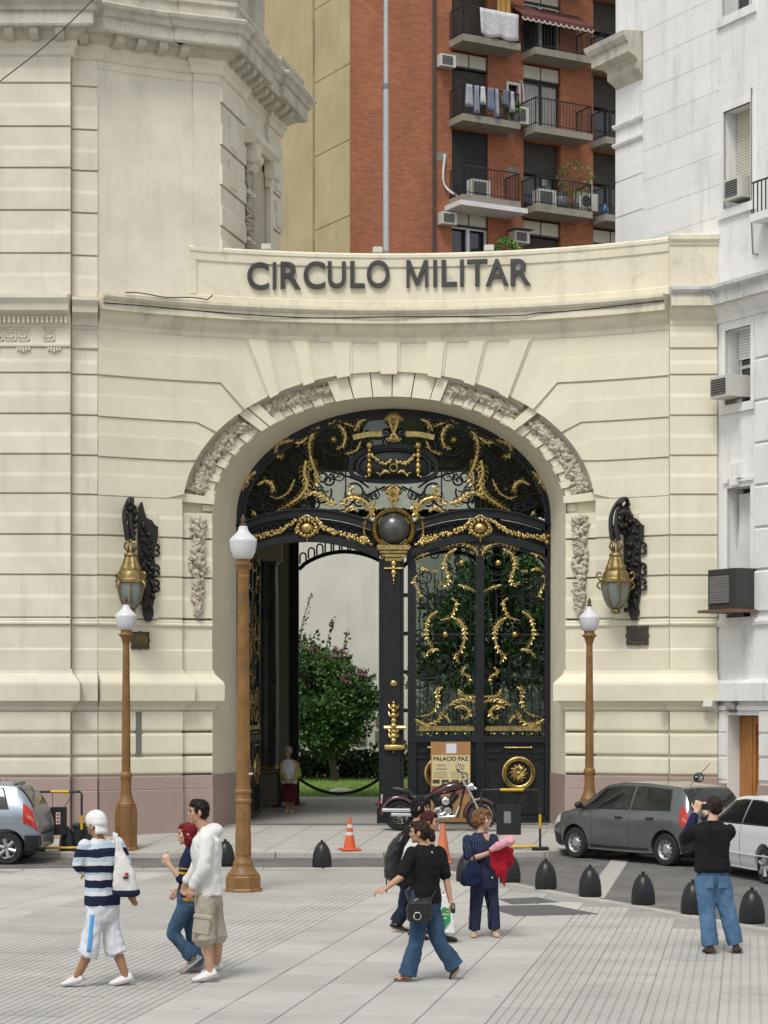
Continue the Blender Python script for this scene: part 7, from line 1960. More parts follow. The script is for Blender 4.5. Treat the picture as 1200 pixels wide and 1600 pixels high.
    MB().box((rear_ax-0.36, -W_/2+0.2, wr_*0.55), (front_ax+0.34, W_/2-0.2, wr_*1.5)).build('underbody', m_trim, t)
    return t, body, Sf
m_grey = M('grey_paint', (0.11, 0.12, 0.12), 0.25, 0.35, var=0.06, coord='obj', coat=0.9)
m_silver = M('silver_paint', (0.26, 0.30, 0.34), 0.32, 0.5, var=0.05, coord='obj', coat=0.6)
m_wcar = M('white_car_paint', (0.66, 0.67, 0.67), 0.3, var=0.03, coord='obj', coat=0.6)
hd_ = math.atan2(0.788, -0.616)
cxg, cyg = 4.27+0.70*0.788, 36.95+0.70*0.616
tcar, bcar, Sg = car('parked_hatchback', 'dark grey hatchback parked before the right pier, tail towards the plaza', (cxg, cyg, -0.098), hd_, m_grey, L_=3.65, rear_ax=-1.2, front_ax=1.1)
MB().tube([Sg(-1.2, 31, 0.0), (-1.62, 0.1, 1.80)], 0.006, 4).build('aerial', m_trim, bcar)
MB().ball((-1.80, -0.55, 0.95), (0.03, 0.02, 0.02), 6, 4).build('badge', m_chrome, bcar)
MB().box((-1.87, -0.22, 0.56), (-1.84, 0.22, 0.68)).build('number_plate', m_room, bcar)
# white car parked behind it
tw_, bw_, Sw = car('parked_white_car', 'white two-door car cut by the right edge of the picture', (6.52, 33.75, -0.098), math.atan2(0.968, -0.25), m_wcar, L_=3.85, W_=1.64, H_=1.36, rear_ax=-1.15, front_ax=1.15, rim_style='spokes', bumper=False, doors=(-0.25,), wind=[(-1.30, -0.30, -1.05, -0.32), (-0.22, 0.97, -0.22, 0.50)])
MB().tube([Sw(x, 13.2, 0.012, 1) for x in np.linspace(-1.75, 1.7, 20)], 0.012, 5).build('side_strip', m_wcar, bw_)
# silver car on the left
ts_, bs_, Ss = car('parked_silver_car', 'silver-blue hatchback cut by the left edge, its red tail light showing', (-8.02, 37.08, -0.098), rad(178.5), m_silver, L_=3.9, W_=1.65, H_=1.46, rear_ax=-1.36, front_ax=1.22, rim_style='spokes', bumper=True)
MB().tube([(-1.15, 0.3, 1.44), (-0.95, 0.3, 1.95)], 0.006, 4).build('aerial', m_trim, bs_)
sp_o = MB().tube([(-1.42, -0.5, 1.42), (-1.50, 0, 1.44), (-1.42, 0.5, 1.42)], 0.03, 8).build('roof_spoiler', m_silver, bs_, smooth=60)
# round traffic mirror above the grey car
rm = thing('round_mirror', 'small round mirror on a stalk above the grey hatchback', 'mirror', (PX(1082, 39.2), 39.2, 0.05))
MB().tube([(0, 0, 0), (0, 0, 1.05), (0.08, 0, 1.2)], 0.015, 6).build('stalk', m_tube, rm, smooth=60)
MB().lathe([(0.001, -0.03), (0.08, -0.02), (0.10, 0.0), (0.10, 0.02), (0.001, 0.05)], (0.12, 0, 1.28), 18, 'Y').build('mirror_head', m_tube, rm, smooth=50)
MB().lathe([(0.001, -0.036), (0.075, -0.027)], (0.12, 0, 1.28), 18, 'Y').build('mirror_glass', m_chrome, rm, smooth=50)

# ================================================================ trees of the plaza behind the viewer (they show in the glass)
for k, (x, y, h_) in enumerate(((-15, -26, 19), (-5, -30, 21), (5.5, -27, 20), (16, -30, 19), (27, -26, 18), (-27, -28, 19))):
    t = thing('plaza_tree', '%s tall plaza tree behind the viewer, mirrored in the gate glass' % ('left', 'centre left', 'centre right', 'right', 'far right', 'far left')[k], 'tree', (x, y, 0), 0, 'plaza trees')
    MB().tube([(0, 0, 0), (0.1, 0, 3), (-0.1, 0.1, 7), (0, 0, h_*0.75)], [0.45, 0.36, 0.28, 0.08], 10).build('trunk', m_bark, t, smooth=60)
    cs = []
    for _ in range(90):
        p = rng.normal(0, 1, 3); p /= np.linalg.norm(p); p *= rng.uniform(0.5, 1)
        cs.append((np.array((p[0]*5.5, p[1]*4.5, h_*0.58+p[2]*h_*0.40)), rng.uniform(1.0, 1.8)))
    vs, fs = leaves(5200, cl(cs), 0.95, 0.6, 0.1); MB().add(vs, fs).build('crown', m_leafm, t)
# ================================================================ people
def skinmat(name, c): return M(name, c, 0.55, var=0.06, scale=18, coord='obj')
sk_tan = skinmat('skin_tan', (0.34, 0.17, 0.09)); sk_mid = skinmat('skin_medium', (0.46, 0.255, 0.16)); sk_fair = skinmat('skin_fair', (0.56, 0.35, 0.25)); sk_dark = skinmat('skin_brown', (0.34, 0.19, 0.12))
def fabric(name, c, var=0.12, bump=0.25): return M(name, c, 0.9, var=var, scale=7, bump=bump, bscale=140, coord='obj', spec=0.2)
m_eye = M('eye_dark', (0.02, 0.015, 0.012), 0.3); m_lip = M('lips', (0.30, 0.10, 0.08), 0.5)
def denim(name, c):
    return M(name, c, 0.9, var=0.28, scale=5, bump=0.3, bscale=200, coord='obj', spec=0.2, blot=0.25, dirt=(c[0]*1.9+0.03, c[1]*1.8+0.03, c[2]*1.5+0.03))
def remeshed(mb, name, mat, parent, vox=0.008, sm=4, fold=0.0, fscale=7.0, seed=0.0, fac=0.5):
    me = mb.mesh('tmp', mat); o = bpy.data.objects.new('tmp', me); C.objects.link(o)
    r = o.modifiers.new('r', 'REMESH'); r.mode = 'VOXEL'; r.voxel_size = vox
    s = o.modifiers.new('s', 'SMOOTH'); s.factor = fac; s.iterations = sm
    dg = bpy.context.evaluated_depsgraph_get(); dg.update()
    nm = bpy.data.meshes.new_from_object(o.evaluated_get(dg)); nm.name = name
    bpy.data.objects.remove(o); bpy.data.meshes.remove(me)
    if fold:
        n = len(nm.vertices); co = np.empty(n*3); nm.vertices.foreach_get('co', co); no = np.empty(n*3); nm.vertices.foreach_get('normal', no)
        co = co.reshape(-1, 3); no = no.reshape(-1, 3)
        d = np.array([noise.noise((p[0]*fscale*1.2+seed, p[1]*fscale*1.2, p[2]*fscale*0.7+p[0]*2)) + 0.5*noise.noise((p[0]*fscale*2.4, p[1]*fscale*2.4+seed, p[2]*fscale*2.0)) for p in co])
        d = d - 0.9*np.abs(np.array([noise.noise((p[0]*fscale*1.7+p[2]*fscale*0.9+seed, p[1]*fscale*1.7, p[2]*fscale*0.9-p[0]*fscale)) for p in co])) + 0.15
        d = np.clip(d, -1.0, 0.8)
        co += no*(d*fold)[:, None]; nm.vertices.foreach_set('co', co.ravel()); nm.update()
    nm.polygons.foreach_set('use_smooth', [True]*len(nm.polygons))
    if not nm.materials: nm.materials.append(mat)
    ob = bpy.data.objects.new(name, nm); C.objects.link(ob); ob.parent = parent
    return ob
def ringstack(mb, rings, fw, n=18):
    """rings: (center, half width across, half depth); fw unit forward"""
    lf = Vector((-fw.y, fw.x, 0)); vs = []
    for c, a, b in rings:
        c = Vector(c)
        for k in range(n):
            t = 2*PI*k/n; ct, st = math.cos(t), math.sin(t)
            vs.append(c+lf*a*math.copysign(abs(ct)**0.85, ct)+fw*b*math.copysign(abs(st)**0.85, st))
    m = len(rings)
    return mb.add(vs, [(i*n+k, i*n+(k+1) % n, (i+1)*n+(k+1) % n, (i+1)*n+k) for i in range(m-1) for k in range(n)]+[tuple(range(n-1, -1, -1)), tuple((m-1)*n+k for k in range(n))])
def limb(mb, pts, rs, n=12):
    P = spline([tuple(p) for p in pts], 4) if len(pts) > 2 else [tuple(p) for p in pts]
    R_ = [float(np.interp(i/(len(P)-1), np.linspace(0, 1, len(rs)), rs)) for i in range(len(P))]
    mb.tube(P, R_, n); mb.ball(P[0], R_[0], 10, 8); mb.ball(P[-1], R_[-1], 10, 8); return mb
def hand(mb, wr, d, up, k=1.0, curl=0.5, side=1):
    """palm, four fingers, thumb; d along the hand, up = palm-back normal"""
    d = Vector(d).normalized(); up = Vector(up); up = (up-d*up.dot(d)).normalized(); sd = d.cross(up)*side
    wr = Vector(wr)
    a = wr; b = wr+d*0.085*k
    for f in (-0.03, -0.01, 0.01, 0.03):
        mb.tube([a+sd*f*0.7*k, b+sd*f*k], [0.016*k, 0.0145*k], 8); mb.ball(b+sd*f*k, 0.0145*k, 8, 6)
    for f, L in ((-0.031, 0.060), (-0.0105, 0.075), (0.0105, 0.080), (0.031, 0.072)):
        p0 = b+sd*f*k; p1 = p0+(d*math.cos(curl*0.6)-up*math.sin(curl*0.6))*L*0.45*k; p2 = p1+(d*math.cos(curl*1.4)-up*math.sin(curl*1.4))*L*0.35*k; p3 = p2+(d*math.cos(curl*2.1)-up*math.sin(curl*2.1))*L*0.28*k
        limb(mb, [p0, p1, p2, p3], [0.0105*k, 0.0095*k, 0.009*k, 0.0075*k], 8)
    t0 = wr+d*0.025*k+sd*0.026*k; t1 = t0+(d*0.6+sd*0.8-up*0.25).normalized()*0.042*k; t2 = t1+(d*0.9+sd*0.25-up*0.35).normalized()*0.032*k
    limb(mb, [t0, t1, t2], [0.014*k, 0.0115*k, 0.009*k], 8)
class Person:
    def __init__(s, name_label, pxc, pyf, Y, z0=0.0, skin=sk_mid, k=1.0):
        s.sc = FOC/Y; s.pxc, s.pyf = pxc, pyf; s.k = k; s.skin = skin
        s.t = thing('person', name_label, 'person', (PX(pxc, Y), Y, z0), 0, None)
    def J(s, px, py, dy=0.0): return Vector(((px-s.pxc)/s.sc, dy, max(0.0, (s.pyf-py)/s.sc)))
    def build_body(s, head, neck, pelvis, sh, el, wr, hp, kn, an, toe, face, torso, chin=0.0, hands=None, female=False, leg_r=(0.070, 0.050, 0.045, 0.033), arm_r=(0.046, 0.038, 0.036, 0.025), hk=0.95, headk=1.0):
        """left/right lists hold two entries each; face and torso are headings in degrees"""
        s.head, s.neck, s.pelvis, s.sh, s.el, s.wr, s.hp, s.kn, s.an, s.toe = head, neck, pelvis, sh, el, wr, hp, kn, an, toe
        s.ff = Vector((math.cos(rad(face)), math.sin(rad(face)), 0)); s.tf = Vector((math.cos(rad(torso)), math.sin(rad(torso)), 0))
        k = s.k; mb = MB()
        up = Vector((0, 0, 1)); lf = Vector((-s.ff.y, s.ff.x, 0))
        def sp_(f): return pelvis+(neck-pelvis)*f
        wf = 0.9 if female else 1.0
        s.torso_rings = [(sp_(-0.16), 0.10*k, 0.085*k), (sp_(-0.06), 0.155*k, 0.11*k), (sp_(0.12), 0.158*k*(1.02 if female else 0.97), 0.112*k), (sp_(0.34), 0.135*k*wf, 0.098*k), (sp_(0.52), 0.145*k*wf, 0.108*k), (sp_(0.70), 0.162*k*wf, 0.118*k), (sp_(0.86), 0.165*k*wf, 0.10*k), (sp_(0.95), 0.13*k*wf, 0.075*k), (sp_(1.02), 0.065*k, 0.06*k)]
        ringstack(mb, s.torso_rings, s.tf)
        limb(mb, [neck-up*0.04, head-up*0.05-s.ff*0.012], [0.058*k*wf, 0.052*k*wf])
        q = headk
        rot = Matrix((lf, s.ff, up)).transposed()
        mb.ball(head+up*0.022*q-s.ff*0.008, (0.074*q, 0.094*q, 0.092*q), 18, 14, rot)
        mb.ball(head-up*0.038*q+s.ff*0.022*q, (0.056*q, 0.066*q, 0.070*q), 16, 12, rot)
        mb.ball(head-up*0.092*q+s.ff*0.060*q, (0.026*q, 0.026*q, 0.02*q), 10, 8, rot)
        nose = head-up*0.022*q+s.ff*0.098*q
        mb.tube([head+up*0.022*q+s.ff*0.082*q, nose, nose-up*0.012*q-s.ff*0.02*q], [0.010*q, 0.016*q, 0.012*q], 8)
        mb.ball(nose-up*0.002-s.ff*0.006, 0.015*q, 8, 6)
        mb.ball(head-up*0.060*q+s.ff*0.082*q, (0.024*q, 0.012*q, 0.011*q), 10, 6, rot)
        mb.ball(head+up*0.035*q+s.ff*0.082*q, (0.05*q, 0.012*q, 0.010*q), 12, 6, rot)
        for e in (-1, 1):
            mb.ball(head+lf*e*0.076*q-up*0.005*q-s.ff*0.012*q, (0.012*q, 0.022*q, 0.033*q), 10, 8, rot)
            mb.ball(head+lf*e*0.042*q-up*0.02*q+s.ff*0.055*q, (0.022*q, 0.022*q, 0.022*q), 10, 8, rot)
        for i in range(2):
            limb(mb, [sh[i]-s.tf*0.0, el[i]], [arm_r[0]*k*1.1, arm_r[0]*k, arm_r[1]*k]); limb(mb, [el[i], el[i]+(wr[i]-el[i])*0.35, wr[i]], [arm_r[1]*k*0.98, arm_r[2]*k*1.02, arm_r[3]*k])
            limb(mb, [neck-up*0.05+(sh[i]-neck)*0.25, sh[i]], [0.055*k, 0.055*k])
            h = (hands or {}).get(i, {})
            d = h.get('d', (wr[i]-el[i])); upn = h.get('up', (lf if abs((wr[i]-el[i]).normalized().z) > 0.5 else up))
            hand(mb, wr[i], d, upn, hk*k, h.get('curl', 0.45), h.get('side', 1 if i else -1))
            limb(mb, [hp[i], hp[i]+(kn[i]-hp[i])*0.5, kn[i]], [leg_r[0]*k, leg_r[0]*k*0.95, leg_r[1]*k]); limb(mb, [kn[i], kn[i]+(an[i]-kn[i])*0.33-s.tf*0.012, an[i]], [leg_r[1]*k*0.97, leg_r[2]*k, leg_r[3]*k])
            fd = (toe[i]-an[i]); limb(mb, [an[i]-Vector((fd.x, fd.y, 0)).normalized()*0.02-up*0.03, an[i]+fd*0.55-up*0.015, toe[i]+up*0.012-fd*0.12], [0.036*k, 0.034*k, 0.022*k])
        s.body = remeshed(mb, 'body', s.skin, s.t, 0.0072, 3)
        for e in (-1, 1):
            MB().ball(head+lf*e*0.033*q+up*0.012*q+s.ff*0.081*q, (0.014*q, 0.010*q, 0.007*q), 8, 6, rot).build('eye', m_eye, s.body, smooth=60)
            MB().ball(head+lf*e*0.034*q+up*0.036*q+s.ff*0.091*q, (0.020*q, 0.006*q, 0.005*q), 8, 6, rot).build('eyebrow', m_eye, s.body, smooth=60)
        MB().ball(head-up*0.058*q+s.ff*0.089*q, (0.022*q, 0.008*q, 0.006*q), 8, 6, rot).build('mouth', m_lip, s.body, smooth=60)
        s.rot = rot; s.lf = lf; s.q = q
        return s
    def hair(s, mat, extra=(), top=1.0, back=1.0, wild=0.006, name='hair'):
        mb = MB(); up = Vector((0, 0, 1)); q = s.q
        mb.ball(s.head+up*0.040*q-s.ff*0.022*q, (0.084*q, 0.098*q*back, 0.088*q*top), 18, 14, s.rot)
        mb.ball(s.head+up*0.0*q-s.ff*0.05*q, (0.078*q, 0.062*q*back, 0.085*q), 16, 12, s.rot)
        mb.ball(s.head+up*0.078*q+s.ff*0.035*q, (0.062*q, 0.058*q, 0.040*q*top), 14, 10, s.rot)
        for e in (-1, 1): mb.ball(s.head+s.lf*e*0.070*q+up*0.03*q+s.ff*0.012*q, (0.016*q, 0.030*q, 0.045*q), 10, 8, s.rot)
        for (f, l, u, rx, ry, rz) in extra: mb.ball(s.head+s.ff*f*q+s.lf*l*q+up*u*q, (rx*q, ry*q, rz*q), 14, 10, s.rot)
        return remeshed(mb, name, mat, s.t, 0.0065, 2, wild+0.004, 38, 3.0)
    def shirt(s, mat, hem=-0.05, sleeve=0.95, loose=0.022, slr=0.016, hood=False, collar=True, name='shirt', fold=0.010, hemk=1.0, belly=0.0, cuffs=None):
        mb = MB(); k = s.k
        pel, nk = s.pelvis, s.neck
        rr = []
        for f in (hem, hem+0.04, 0.12, 0.34, 0.52, 0.70, 0.86, 0.95, 1.03):
            if f > hem+0.05 or f in (hem, hem+0.04):
                a = float(np.interp(f, [-0.2, -0.06, 0.12, 0.34, 0.52, 0.70, 0.86, 0.95, 1.03], [s.torso_rings[1][1], s.torso_rings[1][1], *[r[1] for r in s.torso_rings[2:]]]))
                b = float(np.interp(f, [-0.2, -0.06, 0.12, 0.34, 0.52, 0.70, 0.86, 0.95, 1.03], [s.torso_rings[1][2], s.torso_rings[1][2], *[r[2] for r in s.torso_rings[2:]]]))
                L = loose if f < 0.9 else 0.013
                hk = hemk if f < 0.3 else 1.0
                rr.append((pel+(nk-pel)*f, (a+L)*hk, (b+L+(belly if 0.1 < f < 0.6 else 0))*hk))
        rr.sort(key=lambda r: r[0].z)
        ringstack(mb, rr, s.tf)
        for i in range(2):
            sl = sleeve[i] if isinstance(sleeve, tuple) else sleeve
            limb(mb, [nk-Vector((0, 0, 0.055))+(s.sh[i]-nk)*0.3, s.sh[i]+Vector((0, 0, 0.0))], [0.062*k, 0.062*k])
            A_ = 0.050*k+slr
            if sl <= 1: limb(mb, [s.sh[i], s.sh[i]+(s.el[i]-s.sh[i])*sl], [A_*1.02, A_*0.98])
            else:
                limb(mb, [s.sh[i], s.el[i]], [A_*1.02, A_*0.9]); limb(mb, [s.el[i], s.el[i]+(s.wr[i]-s.el[i])*(sl-1)], [A_*0.9, A_*0.66])
        if hood:
            mb.ball(nk-s.tf*0.075+Vector((0, 0, 0.0)), (0.10, 0.10, 0.075), 14, 10); mb.ball(nk-s.tf*0.02+Vector((0, 0, 0.02)), (0.085, 0.08, 0.05), 14, 10)
        return remeshed(mb, name, mat, s.t, 0.0105, 4, fold, 6.5, random.uniform(0, 50))
    def trousers(s, mat, rs=(0.105, 0.082, 0.075), end=0.97, rise=0.26, name='trousers', fold=0.012, start=0.0):
        mb = MB(); pel, nk, k = s.pelvis, s.neck, s.k
        ringstack(mb, [(pel+(nk-pel)*f, (a+0.015), (b+0.014)) for f, a, b in ((-0.18, s.torso_rings[0][1], s.torso_rings[0][2]), (-0.06, s.torso_rings[1][1], s.torso_rings[1][2]), (0.08, s.torso_rings[2][1], s.torso_rings[2][2]), (rise, s.torso_rings[3][1]+0.006, s.torso_rings[3][2]+0.004))], s.tf)
        for i in range(2):
            if end <= 1 and end < 0.52:    # shorts ending above or at the knee
                f = end/0.5; mb.ball(s.hp[i], rs[0]*k, 12, 8); mb.tube([s.hp[i], s.hp[i]+(s.kn[i]-s.hp[i])*f*0.5, s.hp[i]+(s.kn[i]-s.hp[i])*f], [rs[0]*k, (rs[0]+rs[1])*0.5*k, rs[1]*k], 16)
            else:
                e = s.an[i]; f = (end-0.5)/0.5
                limb(mb, [s.hp[i], s.hp[i]+(s.kn[i]-s.hp[i])*0.5, s.kn[i]], [rs[0]*k, rs[0]*k*0.94, rs[1]*k], 14)
                mb.tube([s.kn[i], s.kn[i]+(e-s.kn[i])*f*0.5, s.kn[i]+(e-s.kn[i])*f], [rs[1]*k, (rs[1]+rs[2])/2*k, rs[2]*k], 14); (mb.ball(s.kn[i], rs[1]*k, 12, 8) if f > 0.5 else None)
        return remeshed(mb, name, mat, s.t, 0.0105, 3, fold, 7.5, random.uniform(0, 50))
    def shoes(s, mat, k=1.0, sole=None, slim=1.0, low=0.0):
        for i in range(2):
            an, toe = s.an[i], s.toe[i]; fd = toe-an; fh = Vector((fd.x, fd.y, 0)); 
            if fh.length < 0.05: fh = s.tf*0.15
            L = fd.length; u = fd.normalized()
            sd = Vector((-fh.y, fh.x, 0)).normalized()
            nrm = sd.cross(u).normalized()
            if nrm.z < 0: nrm = -nrm
            mb = MB(); up = nrm
            base = an-up*0.0
            heel = an-fh.normalized()*0.055-Vector((0, 0, 1))*0.0
            # build along heel->toe in the plane (u, nrm)
            h0 = max(0.02, an.z-0.0)
            A0 = an-u*0.06; B0 = toe+u*0.02
            vs = []
            for f, w_, hgt in ((0.0, 0.030, 0.075), (0.12, 0.036, 0.085), (0.38, 0.036, 0.072), (0.62, 0.044, 0.055), (0.85, 0.043, 0.042), (1.0, 0.022, 0.026)):
                c = A0+(B0-A0)*f
                c = c-up*(0.048 if f < 0.3 else 0.048*(1-(f-0.3)/0.7)*0.9)
                w_ *= k*slim; hgt = hgt*k*(1-low*0.35)
                for (a, b) in ((-1, 0.0), (-1.05, 0.22), (-0.82, 0.62), (-0.35, 0.98), (0.35, 0.98), (0.82, 0.62), (1.05, 0.22), (1, 0.0)):
                    vs.append(c+sd*a*w_+up*b*hgt-up*0.012)
            n = 8
            mb.add(vs, [(j*n+q, j*n+(q+1) % n, (j+1)*n+(q+1) % n, (j+1)*n+q) for j in range(5) for q in range(n)]+[tuple(range(n-1, -1, -1)), tuple(5*n+q for q in range(n))])
            mn = min(v[2] for v in mb.v)
            if mn < 0.003: mb.move(lambda x, y, z: (x, y, z+0.004-mn))
            sh_ = mb.build('shoe', mat, s.t, smooth=50)
            sub = sh_.modifiers.new('round', 'SUBSURF'); sub.levels = 1; sub.render_levels = 1
            if sole:
                ms = MB(); vs2 = []
                for j in range(6):
                    for q in (0, 7): 
                        v = Vector(mb.v[j*n+q]); vs2 += [v+up*0.014+ (sd if q else -sd)*0.004, v-up*0.006+(sd if q else -sd)*0.004]
                ms.add(vs2, [(j*4+a, j*4+b, (j+1)*4+b, (j+1)*4+a) for j in range(5) for a, b in ((0, 1), (1, 3), (3, 2))]+[(0, 1, 3, 2), (20, 22, 23, 21)])
                ms.build('sole', sole, sh_)
def V(*a): return Vector(a)
def stripes(name, bands, axis=2, base=None):
    """cloth printed in bands: (upper limit, colour) along an axis of the object"""
    m = bpy.data.materials.new(name); m.use_nodes = True; t = m.node_tree; L = t.links.new; b = t.nodes['Principled BSDF']
    tc = _n(t, 'ShaderNodeTexCoord'); sx = _n(t, 'ShaderNodeSeparateXYZ'); L(tc.outputs['Object'], sx.inputs[0])
    nz = _n(t, 'ShaderNodeTexNoise'); nz.inputs['Scale'].default_value = 5; L(tc.outputs['Object'], nz.inputs['Vector'])
    ma = _n(t, 'ShaderNodeMath', operation='MULTIPLY_ADD'); L(nz.outputs['Fac'], ma.inputs[0]); ma.inputs[1].default_value = 0.05; L(sx.outputs[axis], ma.inputs[2])
    mr = _n(t, 'ShaderNodeMapRange'); lo, hi = bands[0][0], bands[-1][0]; mr.inputs[1].default_value = lo; mr.inputs[2].default_value = hi; L(ma.outputs[0], mr.inputs[0])
    cr = _n(t, 'ShaderNodeValToRGB'); cr.color_ramp.interpolation = 'CONSTANT'
    els = cr.color_ramp.elements
    pos = [(z-lo)/(hi-lo) for z, _ in bands]
    els[0].position = 0; els[0].color = (*bands[0][1], 1); els[1].position = min(1, pos[1]); els[1].color = (*bands[1][1], 1)
    for (z, c), p in list(zip(bands, pos))[2:]:
        e = els.new(min(1, p)); e.color = (*c, 1)
    L(mr.outputs[0], cr.inputs[0]); L(cr.outputs[0], b.inputs['Base Color']); b.inputs['Roughness'].default_value = 0.9; b.inputs['Specular IOR Level'].default_value = 0.2
    MATS[name] = m; return m
m_hblack = M('black_hair', (0.012, 0.010, 0.009), 0.45, spec=0.15, var=0.4, scale=30, bump=0.5, bscale=60, coord='obj'); m_hbrown = M('dark_brown_hair', (0.028, 0.016, 0.010), 0.45, spec=0.15, var=0.4, scale=30, bump=0.5, bscale=60, coord='obj')
m_hred = M('red_hair', (0.16, 0.012, 0.016), 0.45, spec=0.15, var=0.4, scale=30, bump=0.5, bscale=60, coord='obj'); m_haub = M('auburn_hair', (0.17, 0.085, 0.042), 0.55, spec=0.15, var=0.4, scale=25, bump=0.6, bscale=50, coord='obj'); m_hgrey = M('grey_hair', (0.33, 0.30, 0.27), 0.6, spec=0.15, var=0.2, scale=25, bump=0.5, bscale=50, coord='obj'); m_hmar = M('maroon_hair', (0.055, 0.012, 0.012), 0.45, spec=0.15, var=0.4, scale=30, bump=0.5, bscale=60, coord='obj')
m_wshoe = M('white_leather', (0.62, 0.62, 0.60), 0.5, var=0.05, coord='obj'); m_bshoe = M('black_leather', (0.012, 0.012, 0.012), 0.35, coord='obj'); m_brshoe = M('brown_leather', (0.085, 0.03, 0.02), 0.45, coord='obj', var=0.2); m_pshoe = M('beige_leather', (0.50, 0.36, 0.22), 0.5, coord='obj'); m_sole = M('rubber_sole', (0.35, 0.35, 0.34), 0.7, coord='obj'); m_dsole = M('dark_sole', (0.03, 0.025, 0.02), 0.8, coord='obj')
NAVY = (0.012, 0.018, 0.045); WHT = (0.62, 0.64, 0.66); LBL = (0.42, 0.50, 0.58)

# ---- man in a white cap
p = Person('man in a white cap and navy striped shirt walking left, seen from behind', 155, 1541, 20.1, skin=sk_tan)
J = p.J
p.build_body(J(148, 1287, 0.02), J(157, 1313), J(160, 1420), [J(134, 1320, -0.10), J(181, 1320, 0.10)], [J(124, 1351, -0.10), J(197, 1362, 0.10)], [J(131, 1368, 0.12), J(204, 1393, 0.05)],
             [J(152, 1424, -0.05), J(168, 1424, 0.05)], [J(141, 1482, -0.06), J(178, 1482, 0.06)], [J(121, 1526, -0.04), J(196, 1528, 0.06)], [J(98, 1537, -0.02), J(172, 1539, 0.03)], 145, 128, leg_r=(0.080, 0.056, 0.052, 0.036))
mb = MB(); up = V(0, 0, 1)
mb.ball(p.head+up*0.0-p.ff*0.045, (0.076, 0.06, 0.075), 16, 12, p.rot); remeshed(mb, 'hair', m_hbrown, p.t, 0.008, 2, 0.003, 26)
mb = MB()
mb.ball(p.head+up*0.036-p.ff*0.014, (0.094, 0.114, 0.100), 20, 14, p.rot); mb.ball(p.head+up*0.012-p.ff*0.045, (0.090, 0.088, 0.062), 20, 14, p.rot)
cap = remeshed(mb, 'cap', M('white_cotton', (0.70, 0.70, 0.69), 0.85, var=0.04, coord='obj'), p.t, 0.009, 3)
bd_ = -p.ff
vs = []
for j in range(5):
    for i in range(9):
        a = (i/8-0.5)*1.9; f = j/4
        q = p.head+up*(0.012-0.085*f-0.02*f*f)+(bd_*math.cos(a*0.85)+p.lf*math.sin(a*0.85))*(0.098+0.035*f)
        vs.append(q)
o = MB().add(vs, [(j*9+i, j*9+i+1, (j+1)*9+i+1, (j+1)*9+i) for j in range(4) for i in range(8)]).build('cap_peak', MATS['white_cotton'], cap, smooth=60)
sol = o.modifiers.new('t', 'SOLIDIFY'); sol.thickness = 0.008
zz_ = lambda y: (1541-y)/p.sc
bands = [(0.0, NAVY), (zz_(1399), WHT), (zz_(1391), LBL), (zz_(1386), NAVY), (zz_(1374), WHT), (zz_(1366), LBL), (zz_(1362), NAVY), (zz_(1351), WHT), (zz_(1345), LBL), (zz_(1338), NAVY), (zz_(1325), LBL), (zz_(1318), WHT), (zz_(1308), NAVY), (1.9, NAVY)]
p.shirt(stripes('striped_jersey', [(a+0.025, b) for a, b in bands]), hem=0.05, sleeve=1.55, loose=0.028, slr=0.02, name='striped_shirt', fold=0.012)
shw = fabric('white_shorts', (0.62, 0.63, 0.67)); p.trousers(shw, (0.100, 0.102, 0.108), 0.60, name='shorts', fold=0.014)
# blue side stripe on the shorts
h, k_ = p.hp[0], p.kn[0]
vs = []
for i in range(9):
    f = i/8; c = h+(k_-h)*(0.05+f*1.0); o_ = V(-0.02, -1, 0).normalized()
    for a in (-1, 0, 1): vs.append(c+o_*(0.108+0.002*f)+V(1, 0, 0)*(a*0.020-0.02+0.035*f)-o_*abs(a)*0.004)
o = MB().add(vs, [(i*3+a, i*3+a+1, (i+1)*3+a+1, (i+1)*3+a) for i in range(8) for a in range(2)]).build('side_stripe', fabric('sky_blue', (0.10, 0.36, 0.70)), p.t, smooth=60)
o.modifiers.new('t', 'SOLIDIFY').thickness = 0.006
p.shoes(m_wshoe, 1.1, m_sole)
# his bucket bag
bag = thing('shoulder_bag', 'white bucket bag with a navy base on the capped man', 'bag', (PX(194, 19.95), 19.95, zz_(1398)))
S2 = FOC/19.95
rings = []
mb = MB()
ringstack(mb, [(V(a, 0, b), c, d) for a, b, c, d in ((0.02, 0.0, 0.10, 0.06), (0.02, 0.02, 0.128, 0.085), (0.012, 0.10, 0.125, 0.085), (0.0, 0.22, 0.105, 0.075), (-0.02, 0.34, 0.075, 0.055), (-0.045, 0.44, 0.04, 0.03), (-0.06, 0.52, 0.025, 0.02))], V(0, -1, 0))
bagm = fabric('white_canvas', (0.62, 0.61, 0.58))
remeshed(mb, 'bag_body', bagm, bag, 0.009, 3, 0.008, 9)
mb = MB(); ringstack(mb, [(V(0.02, 0, -0.005), 0.105, 0.07), (V(0.02, 0, 0.02), 0.136, 0.092), (V(0.018, 0, 0.06), 0.136, 0.092), (V(0.018, 0, 0.062), 0.10, 0.06)], V(0, -1, 0)); mb.build('bag_base', fabric('navy_canvas', (0.015, 0.02, 0.045)), bag, smooth=50)
MB().tube([(-0.06, 0, 0.50), (-0.09, 0.0, 0.57), (-0.11, 0.10, 0.60), (-0.12, 0.22, 0.55)], 0.018, 8).tube([(-0.05, -0.02, 0.45), (-0.07, -0.03, 0.53), (-0.08, 0.05, 0.60)], 0.014, 6).build('strap', bagm, bag, smooth=60)
MB().box((0.02, -0.094, 0.20), (0.055, -0.088, 0.235)).build('red_print', fabric('red_print', (0.45, 0.03, 0.04)), bag); MB().box((0.0, -0.095, 0.175), (0.05, -0.089, 0.197)).build('black_print', m_room, bag)

